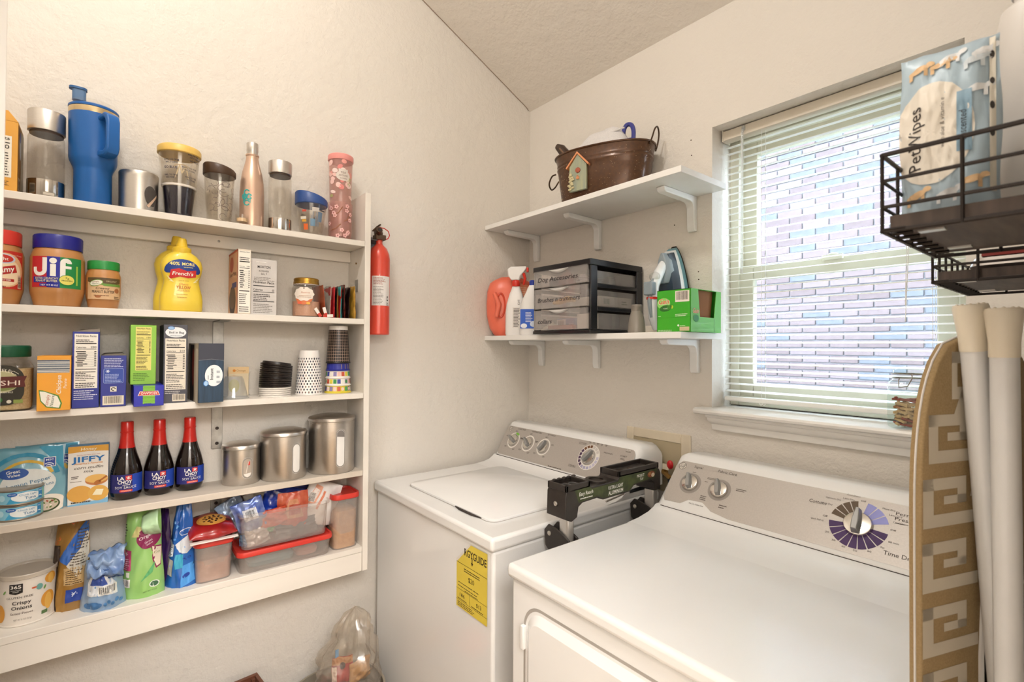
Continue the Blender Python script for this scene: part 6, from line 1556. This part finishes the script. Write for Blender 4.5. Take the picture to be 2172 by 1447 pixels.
# soft bags
FOILB = mat('bag_brown', '#b98a3f', .3, c2='#8a6430', vscale=6, coat=.3)
t = thing('snack_bag', 'tall brown and blue snack bag leaning beside the onion can', 'snack bag', (.062, -1.526, S5), -.3)
o, sf = pouch(t, 'bag', .088, .219, .05, FOILB, seed=51, wr=.007, taper=.35, base=.8, lean=lambda v: -.02 * v)
P = Print(sf); P.poly([(-.02, .12), (.03, .212), (.036, .19), (.02, .14), (.0, .105)], '#3b6fc4').poly([(-.002, .105), (.02, .14), (.034, .2), (.038, .12), (.02, .075)], '#d9d3c6', 1).small(.004, .105, .034, .135, 5, '#5a4a38', 2).small(.014, .14, .034, .19, 7, '#5a5048', 2).rect(-.006, .06, .03, .1, '#c9a874', 1).small(-.002, .062, .028, .096, 7, '#5a3f1c', 2).rect(.0, .02, .03, .05, '#27459c', 1).txt('by', .008, .2, .008, '#d9662b', .012, 2, rot=.6)
for k in range(6): P.line([(.015, .038), (.015 + .006 * math.cos(k * PI / 3), .038 + .006 * math.sin(k * PI / 3))], .0016, '#e6ecf6', 2)
P.rect(-.044, .0, -.02, .15, '#3a2a1e', 0).txt('GrGr', -.022, .16, .009, '#d9662b', .02, 2, rot=1.1); P.obj('bag_print', t)
LBL = mat('bag_pale_blue', '#9fb6cf', .3, c2='#7f9dc0', vscale=7, coat=.3)
t = thing('folded_sugar_bag', 'pale blue and white bag with its top rolled over, barcode showing', 'bag', (.1, -1.462, S5), -.12)
o, sf = pouch(t, 'bag', .088, .118, .074, LBL, seed=57, wr=.006, taper=.25, base=.9, top='full')
P = Print(sf); P.poly([(-.028, .04), (.03, .035), (.026, .062), (.006, .098), (-.014, .1), (-.026, .07)], '#dfe2e6').barcode(-.006, .038, .028, .06, '#eceae4').poly([(-.022, .064), (.012, .062), (.002, .094), (-.012, .094)], '#3f58a8', 2).ell(-.016, .016, .018, .009, '#4a7ab0', 1, 18).rect(-.03, .01, -.004, .014, '#4a7ab0', 1)
for k in range(5): P.ell(.008 + .007 * k, .014 + .006 * (k % 2), .0035, .005, '#4f86bd', 1, 10)
for k in range(10): P.ell(RND.uniform(-.045, .045), RND.uniform(.03, .12), .004, .003, '#6f95c0', 0, 8, RND.random() * 3)
P.obj('bag_print', t)
q = MB(); q.grid(lambda u, v: (.0 + .048 * math.sin(PI * .62 * v) + .012 * mn.noise(Vector((u * 5, v * 5, 7))), -.026 + .07 * u + .006 * mn.noise(Vector((u * 4, v * 4, 2))), .1 + .04 * math.cos(PI * .62 * v) * (.8 + .3 * u) + .012 * mn.noise(Vector((u * 6, v * 5, 5)))), 22, 18); q.obj('rolled_top', mat('bag_blue_fold', '#8fa6c6', .3, c2='#4f70a8', vscale=22, coat=.3), t, solid=.001, angle=50)
q = MB(); q.grid(lambda u, v: (.034 + .012 * v + .006 * mn.noise(Vector((u * 7, v * 5, 3))), .0 + .042 * u, .076 + .024 * v + .008 * mn.noise(Vector((u * 5, v * 4, 8)))), 12, 8); q.obj('inner_fold', mat('bag_fold_royal', '#1f3f80', .3, c2='#4f74b0', vscale=30), t, solid=.001)
LGR = mat('bag_lime', '#a3cf7f', .3, c2='#8bbd62', vscale=6, coat=.3)
t = thing('organic_bag', 'lime green organic bag with purple round label', 'bag', (.088, -1.385, S5), -.25)
o, sf = pouch(t, 'bag', .096, .219, .062, LGR, seed=63, wr=.005, taper=.3, base=.85, lean=lambda v: -.015 * v)
P = Print(sf); P.ell(.014, .145, .024, .026, '#8a2050', 1).txt('Organic', .014, .148, .0075, '#f3e3e6', .038, 3, bold=.01, rot=.45).txt('Great', .016, .135, .005, '#f3e3e6', .016, 3, rot=.45).txt('Value', .018, .129, .0045, '#f3e3e6', .014, 3, rot=.45).poly([(.02, .125), (.04, .118), (.04, .07), (.032, .066), (.024, .09)], '#8a2050', 1).poly([(.022, .122), (.039, .115), (.039, .073), (.033, .07), (.026, .09)], '#e6d6c0', 2).txt('Co', .032, .102, .006, '#8aa04a', .01, 3)
P.rect(-.047, .07, -.02, .118, '#b3406a', 1).small(-.044, .072, -.022, .1, 6, '#f0cfd8', 2)
for k in range(6): P.line([(-.033, .109), (-.033 + .005 * math.cos(k * PI / 3), .109 + .005 * math.sin(k * PI / 3))], .0014, '#f6e6ea', 2)
P.barcode(-.046, .03, -.02, .05, '#efe6e0').rect(-.03, .055, -.022, .066, '#efe9dc', 1).ell(.03, .03, .01, .0085, '#e6ece0', 1, 16).ell(.03, .03, .008, .0065, '#3f6a4a', 2, 16).txt('NET WT 16 OZ', .022, .014, .0035, '#3f5a3a', .026, 2).poly([(.002, .04), (.03, .085), (.026, .06)], '#5fae6f', 1).small(-.046, .15, -.03, .185, 5, '#3a3a2a', 1).poly([(-.022, .15), (-.012, .175), (.004, .172), (-.006, .15)], '#d8cf8a', 1); P.obj('bag_print', t)
q = MB(); q.grid(lambda u, v: (.004 + .028 * math.sin(PI * v) + .004 * mn.noise(Vector((u * 4, v * 6, 1))), .0 + .034 * u + .008 * v, .2 - .05 * v + .024 * u * (1 - v)), 8, 12); q.obj('flap', mat('bag_mint', '#bfe0b4', .3, coat=.3), t, solid=.001)
BLB = mat('bag_bright_blue', '#2f74c4', .28, c2='#1f55a8', vscale=9, coat=.4)
t = thing('blue_bag', 'bright blue patterned bag beside the flour container', 'bag', (.085, -1.303, S5), -.5)
o, sf = pouch(t, 'bag', .076, .219, .056, BLB, seed=71, wr=.006, taper=.55, base=.85, lean=lambda v: -.02 * v)
P = Print(sf); P.ell(.014, .14, .012, .008, '#e6ecf2', 1).ell(.014, .14, .0105, .0065, '#2a5fae', 2).poly([(-.006, .11), (.018, .13), (.03, .1), (.02, .085), (.004, .09)], '#d9dde2', 1).poly([(-.036, .075), (-.012, .08), (-.008, .11), (-.024, .118), (-.036, .11)], '#c9d0da', 1).small(-.034, .08, -.012, .105, 6, '#3a3a44', 2).poly([(-.034, .035), (-.01, .03), (-.008, .07), (-.03, .075)], '#b9b4b0', 1).rect(-.004, .05, .014, .085, '#39a0c0', 1).txt('To', .022, .07, .008, '#1c2f7a', .012, 2, rot=.5).poly([(.012, .0), (.038, .012), (.036, .06), (.014, .055)], '#4f9ae0', 1).ell(.022, .03, .007, .005, '#1f3f9a', 2, 12, .6)
for k in range(12): P.ell(RND.uniform(-.03, .03), RND.uniform(.02, .19), .004, .0025, RND.choice(['#7fb4ea', '#1c3f8f', '#5a9ade']), 0, 8, RND.random() * 3)
P.obj('bag_print', t)
PURB = mat('bag_purple', '#3d1f6b', .3, c2='#2a1430', vscale=10, coat=.3)
t = thing('purple_bag', 'narrow purple and brown bag squeezed between the green and blue bags', 'bag', (.055, -1.338, S5), -.9)
pouch(t, 'bag', .06, .2, .022, PURB, seed=77, wr=.005, taper=.5, base=.8)

CLO = clear('container_cloudy', '#f7f4f1', .15, .12, .2, '#e6dfda', .35)
REDL = mat('lid_coral', '#cf3a30', .35, var=.04)
def bin_box(name, label, y0, y1, x0, x1, z, h, lid=True, flare=.04, m=None, lidh=.012):
    t = thing(name, label, 'container', ((x0 + x1) / 2, (y0 + y1) / 2, z)); w, d = y1 - y0, x1 - x0
    out = lambda k: rrect(d * k, w - d * (1 - k), .02 * k, 5)
    q = MB(); q.loft([ring3(out(1 - flare), 0), ring3(out(1 - flare * .7), .004), ring3(out(1), h), ring3(out(.97), h), ring3(out(.93 - flare), .004)], caps=(True, True)); q.obj('walls', m or CLO, t)
    if lid:
        q = MB(); q.loft([ring3(out(1.0), h - .003), ring3(out(1.07), h - .001), ring3(out(1.08), h + lidh * .5), ring3(out(1.05), h + lidh), ring3(out(.98), h + lidh), ring3(out(.94), h + lidh * .6)]); q.obj('lid', REDL, t)
    return t
t = bin_box('flour_container', 'square red-lidded container of pinkish flour under the cookie bag', -1.274, -1.184, .034, .125, S5, .098, flare=.08)
MB().loft([ring3(rrect(.08, .08, .016, 5), .003), ring3(rrect(.083, .083, .016, 5), .06), ring3(rrect(.06, .06, .016, 5), .064)]).obj('flour_contents', mat('flour_pink', '#c09a86', .8, c2='#a98372', vscale=40), t)
t = thing('cookie_bag', 'red cookie bag lying on the lid of the flour container', 'cookie bag', (.075, -1.232, S5 + .112), 0, tilt=(0, .0, 0))
q = MB(); rings = []
for j in range(15):
    v = j / 14; y = -.056 + .112 * v
    k = math.sin(PI * min(1, max(0, v))) ** .4
    rings.append([(.062 * math.cos(a_) * (1 - .06 * math.sin(v * 9)), y, max(.0006, .024 + .024 * math.sin(a_) * k + .004 * mn.noise(Vector((a_, v * 4, 3))) * k + .012 * (-math.cos(a_)) * .8)) for a_ in [2 * PI * i / 22 for i in range(22)]])
q.loft(rings); q.obj('bag', mat('bag_red', '#a81f1f', .28, c2='#7d1416', vscale=14, coat=.4), t, angle=70)
def ck_s(s, tt, h):
    v = (s + .056) / .112; k = math.sin(PI * min(.97, max(.03, v))) ** .4; c = max(-.95, min(.95, -(tt - .05) / .06)); sn = math.sqrt(1 - c * c)
    return Vector((.062 * c, s, .024 + .024 * sn * k - .0096 * c + .0022 + h))
ck_s.smax = .01; ck_s.tmax = .012
P = Print(ck_s); P.ell(.0, .038, .036, .026, '#c98a3c', 0).ell(.0, .038, .03, .021, '#d9a04c', 1)
for k in range(17): P.ell(.026 * math.cos(k * 2.4) * (k / 17) ** .5, .038 + .018 * math.sin(k * 2.4) * (k / 17) ** .5, .0035 + .0015 * (k % 2), .003, '#3a1a10' if k % 3 else '#6a3a1c', 2, 9, k)
P.txt('Sweet', .02, .078, .011, '#f0d9c8', .04, 2, shear=.3, rot=-.3, bold=.01).ell(.036, .07, .009, .007, '#d9a04c', 1, 12).ell(-.03, .075, .008, .006, '#3a1a10', 1, 12).ell(.038, .03, .006, .005, '#3a1a10', 1, 12); P.obj('bag_print', t)
MB().box((.056, -.056, .003), (.07, .056, .0062)).obj('white_seal', mat('seal_white', '#e6dcd6', .5), t)
t = bin_box('flat_container', 'long shallow red-lidded container beneath the open bin', -1.172, -.916, .008, .136, S5, .05, flare=.1)
pp = thing('blue_packet', 'faint blue packet inside the long shallow container', 'packet', (.075, -1.08, S5 + .006)); MB().loft([ring3(rrect(.07, .12, .02, 4), 0), ring3(rrect(.075, .125, .02, 4), .012), ring3(rrect(.06, .1, .02, 4), .022)]).obj('packet', mat('packet_teal', '#6a94a0', .4), pp)
pp = thing('salmon_packet', 'faint salmon packet inside the long shallow container', 'packet', (.075, -.98, S5 + .006)); MB().loft([ring3(rrect(.07, .06, .02, 4), 0), ring3(rrect(.075, .065, .02, 4), .012), ring3(rrect(.06, .05, .02, 4), .02)]).obj('packet', mat('packet_salmon', '#c98f80', .4), pp)
ZB = S5 + .0635
t = bin_box('open_bin', 'clear open plastic bin heaped with snack wrappers on the shallow container', -1.166, -.924, .012, .131, ZB, .092, False, .1)
q = MB(); o2 = lambda k: rrect(.119 * k, .242 - .119 * (1 - k), .02, 5)
q.loft([ring3(o2(1.0), .09), ring3(o2(1.08), .092), ring3(o2(1.09), .1), ring3(o2(1.04), .102), ring3(o2(1.0), .1)], caps=(False, False)); q.obj('rim', CLO, t)
def wrapper(name, label, x, y, z, w, h, d, m, rx, rz, seed, pr=None, wr=.006):
    t = thing(name, label, 'wrapper', (x, y, z), 0, tilt=(rx, 0, rz))
    o, sf = pouch(t, 'wrapper', w, h, d, m, seed=seed, wr=wr, base=.8)
    if pr: P = Print(sf); pr(P); P.obj('wrapper_print', t)
    return t
SILB = mat('wrap_silver_blue', '#9fb0d0', .22, .3, c2='#2f4fb0', vscale=30)
wrapper('snack_wrapper', 'silver and blue crumpled wrapper at the front of the open bin', .1, -1.125, ZB + .05, .08, .085, .03, SILB, .3, -.2, 81, lambda P: P.rect(-.016, .03, .02, .062, '#d9dbe0').barcode(-.012, .034, .016, .058, '#d9dbe0'))
wrapper('snack_wrapper', 'bright blue wrapper with white sprinkles in the open bin', .062, -1.06, ZB + .05, .11, .1, .05, mat('wrap_blue', '#1c3fae', .2, c2='#142c86', vscale=8, coat=.5), -.3, -.1, 82, lambda P: [P.line([(RND.uniform(-.05, .05), y_), (RND.uniform(-.05, .05) * .3, y_ + .004)], .0014, '#dfe6ee') for y_ in [.03 + .007 * k for k in range(8)]])
wrapper('snack_wrapper', 'red pointed wrapper standing up in the open bin', .1, -1.022, ZB + .03, .085, .106, .02, mat('wrap_red', '#b03324', .25, c2='#c96a4a', vscale=30, coat=.3), .0, -.1, 83, lambda P: P.poly([(-.03, .03), (.03, .03), (.012, .085), (-.012, .085)], '#c98a66').rect(-.012, .04, .02, .07, '#a8452f', 1), .003)
wrapper('sugar_bag', 'white bag with orange stripe and barcode at the window end of the open bin', .075, -.955, ZB + .025, .105, .125, .06, mat('wrap_white', '#e9e4e0', .4, var=.05), -.35, -.1, 84, lambda P: P.poly([(-.05, .05), (-.02, .06), (-.01, .11), (-.03, .115)], '#e6a68a').poly([(-.045, .06), (-.024, .066), (-.018, .1), (-.032, .104)], '#ecdfd6', 1).barcode(-.042, .062, -.026, .09, '#e6dcd2', vertical=False, layer=2).line([(-.012, .045), (-.002, .1)], .007, '#e08a6a'))
wrapper('snack_wrapper', 'crumpled lilac foil wrapper at the back of the open bin', .035, -1.0, ZB + .06, .11, .085, .03, mat('wrap_lilac', '#7f86c0', .2, .4, c2='#4a4f9c', vscale=25), -.1, .0, 85)
wrapper('snack_wrapper', 'grey and pale blue torn wrapper hanging over the end of the open bin', .05, -1.15, ZB + .055, .07, .085, .02, mat('wrap_grey', '#a9b3bf', .25, .3, c2='#7d94b4', vscale=16), .5, .1, 86)
wrapper('snack_wrapper', 'tan and white wrapper between the blue ones in the open bin', .04, -1.1, ZB + .06, .06, .08, .02, mat('wrap_tan', '#c9b99c', .4, c2='#e0dad0', vscale=18), .2, -.1, 87)
wrapper('snack_wrapper', 'small orange red wrapper low at the front rim of the open bin', .108, -1.075, ZB + .05, .07, .05, .02, mat('wrap_orange', '#d0603f', .3, c2='#b83a26', vscale=22), .1, -.05, 88)
wrapper('dark_packet', 'dark grey packet pressed against the front of the open bin', .1, -1.01, ZB + .004, .12, .05, .03, mat('packet_dark', '#4a4c50', .4, c2='#6a6d72', vscale=30), .0, 0, 89)
wrapper('snack_wrapper', 'white foil wrapper pressed against the inside of the open bin', .105, -1.115, ZB + .006, .06, .05, .02, mat('packet_whitefoil', '#cfc9c6', .25, .3), .2, 0, 90)
wrapper('snack_wrapper', 'blue wrapper low in the near end of the open bin', .09, -1.148, ZB + .004, .03, .03, .03, mat('packet_blue2', '#4f8ab8', .35), .0, 0, 91)
wrapper('snack_wrapper', 'green striped wrapper inside the open bin', .104, -1.07, ZB + .052, .05, .03, .014, mat('packet_green2', '#4fa36a', .35), 1.1, 0, 92)
t = bin_box('crumb_container', 'tall red-lidded container of breadcrumbs against the side panel', -.908, -.8265, .028, .128, S5, .158, flare=.06, lidh=.014)
MB().loft([ring3(rrect(.088, .07, .018, 5), .003), ring3(rrect(.092, .074, .018, 5), .1), ring3(rrect(.09, .072, .018, 5), .118), ring3(rrect(.06, .05, .018, 5), .123)]).obj('breadcrumb_contents', mat('breadcrumbs', '#cf9f6a', .8, c2='#b98550', vscale=70, bump=.6, bscale=260), t)

# ================================================================ fire extinguisher and things on the floor
EXR = mat('extinguisher_red', '#dc4b38', .28, var=.03, coat=.4)
ex = thing('fire_extinguisher', 'red fire extinguisher hanging on the wall beside the pantry shelves', 'fire extinguisher', (.062, -.738, 1.42))
q = MB(); q.lathe([(.034, 0), (.0365, .003), (.0365, .258), (.034, .277), (.026, .296), (.015, .307), (.011, .313), (.011, .325)], 32); q.obj('cylinder', EXR, ex)
GUN = mat('valve_metal', '#6a5646', .35, .8)
q = MB(); q.box((-.014, -.018, .325), (.016, .018, .342)); q.tube([(.0, -.008, .342), (.03, -.012, .355)], .0105, 12); q.box((-.03, -.006, .34), (.012, .008, .352)); q.box((-.034, -.005, .352), (.004, .006, .372)); q.obj('valve', GUN, ex, bevel=.0015)
q = MB(); q.tube([(.03, -.012, .355), (.0315, -.0122, .3556)], .0075, 12); q.obj('nozzle_bore', DARK, ex)
q = MB(); q.tube([(.004, -.004, .368), (.004, .016, .368), (.004, .031, .36), (.004, .036, .346), (.004, .03, .334), (.004, .018, .329)], .0018, 6); q.obj('pull_ring', 'red_plastic', ex)
q = MB(); q.tube([(-.03, -.012, .36), (-.02, 0, .375), (.0, .004, .38)], .003, 6); q.obj('pin', GUN, ex)
q = MB(); q.box((-.0615, -.036, .25), (-.058, .036, .345)); q.prism([(-.058, .33), (.006, .326), (-.02, .31), (-.04, .285), (-.058, .25)], -.036, -.033, 'y'); q.box((-.058, -.036, .322), (.006, .012, .3245)); q.obj('wall_bracket', mat('bracket_grey', '#7d7b7c', .4, .6), ex)
P = Print(cyl_surf(.0367, -.5, 0)); P.rect(-.022, .098, .046, .198, '#e6e1dd')
P.small(-.016, .17, .03, .194, 6, '#a05a4a', 1).small(-.016, .102, .02, .165, 13, '#8b8683', 1).rect(.031, .115, .038, .13, '#2b2827', 1).rect(.0325, .118, .0365, .127, '#e6e1dd', 2).small(.03, .1, .042, .112, 2, '#2b2827', 1)
P.obj('instruction_label', ex)

# clear bag of packaging in a bin, between the shelves and the washer
BIN = mat('bin_plastic', '#8f8677', .5)
bn = thing('waste_bin', 'tan plastic bin on the floor beneath the shelves, mostly out of frame', 'bin', (.17, -.9, 0))
q = MB(); a = oval(.12, .13, 32, 2.6)
q.loft([ring3([(x * k, y * k) for x, y in a], z) for k, z in ((.8, 0), (.82, .004), (.97, .33), (1, .335), (1, .345), (.95, .345), (.8, .02))]); q.obj('body', BIN, bn)
BAG = clear('clear_bag', '#f6f2ec', .2, .16, .16, '#d9d0c4', .35)
bg = thing('clear_plastic_bag', 'clear crinkled plastic bag bulging out of the bin against the washer', 'plastic bag', (.17, -.885, .3))
q = MB(); rings = []; n = 40
for j in range(23):
    t = j / 22; r = (.1 * (1 - t) ** .55 + .008) * (1 + .12 * math.sin(3 * t)); z = .0 + .27 * t
    row = []
    for k in range(n):
        a_ = 2 * PI * k / n; d_ = Vector((math.cos(a_), math.sin(a_), 0))
        w_ = 1 + .5 * mn.noise(Vector((d_.x * 2.2, d_.y * 2.2, t * 5))) * (.25 + t) + .16 * mn.noise(Vector((d_.x * 7, d_.y * 7, t * 12)))
        row.append((d_.x * r * w_ * .85, d_.y * r * w_ * .95 + .03 * t, z + .01 * mn.noise(Vector((d_.x * 4, d_.y * 4, 3)))))
    rings.append(row)
q.loft(rings, caps=(False, True)); q.obj('film', BAG, bg, angle=25)
rp = thing('red_snack_wrapper', 'red and brown snack wrapper inside the clear plastic bag', 'wrapper', (.19, -.9, .372), -.3)
o, sf = pouch(rp, 'wrapper', .06, .075, .018, mat('wrapper_red', '#c22a22', .3, c2='#8a2018', vscale=20), seed=9, wr=.004)
P = Print(sf); P.rect(-.03, .055, .03, .075, '#b07a48').ell(0, .052, .008, .01, '#3a1c14', 1).rect(-.03, .0, -.016, .05, '#e6d6c8', 1); P.obj('wrapper_print', rp)
bp = thing('blue_strip', 'narrow blue plastic strip inside the clear plastic bag', 'strip', (.185, -.915, .41))
MB().box((-.001, -.005, 0), (.001, .005, .06)).obj('strip', mat('strip_blue', '#5b9fd6', .35), bp)
bc = thing('tan_packet', 'crumpled tan packet low in the clear plastic bag', 'packet', (.2, -.85, .365), .2)
pouch(bc, 'packet', .07, .06, .03, mat('packet_tan', '#c79a63', .4, c2='#a87c4a', vscale=25), seed=12, wr=.006)
rb = thing('red_bowl', 'upturned red plastic bowl on the bin, just at the bottom of the frame', 'bowl', (.24, -.985, .333))
q = MB(); q.lathe([(.052, .0), (.054, .012), (.05, .04), (.036, .062), (.012, .07), (.001, .071)], 28); q.obj('bowl', mat('bowl_red', '#d8442c', .35), rb)
cb = thing('storage_crate', 'brown storage crate on the floor below the shelves, its raised corner in frame', 'crate', (.16, -1.25, 0), .1)
CRT = mat('crate_brown', '#6b3f2c', .5)
for k in range(4):
    z = .02 + k * .1
    for s in (-1, 1):
        MB().box((s * .1 - .006, -.16, z), (s * .1 + .006, .16, z + .085)).obj('slat', CRT, cb, bevel=.001, seg=1)
        MB().box((-.094, s * .155 - .005, z), (.094, s * .155 + .005, z + .085)).obj('slat', CRT, cb, bevel=.001, seg=1)
MB().box((-.094, -.15, 0), (.094, .15, .012)).obj('base_board', CRT, cb)
for sx in (-1, 1):
    for sy in (-1, 1): MB().box((sx * .088 - .005, sy * .144 - .005, .0), (sx * .088 + .005, sy * .144 + .005, .4)).obj('corner_post', CRT, cb)
q = MB(); q.loft([[(.09, .06, .4), (.1, .06, .4), (.1, .1, .4), (.09, .1, .4)], [(.09, .1, .475), (.1, .1, .475), (.1, .128, .466), (.09, .128, .466)]]); q.obj('carry_strap', CRT, cb)
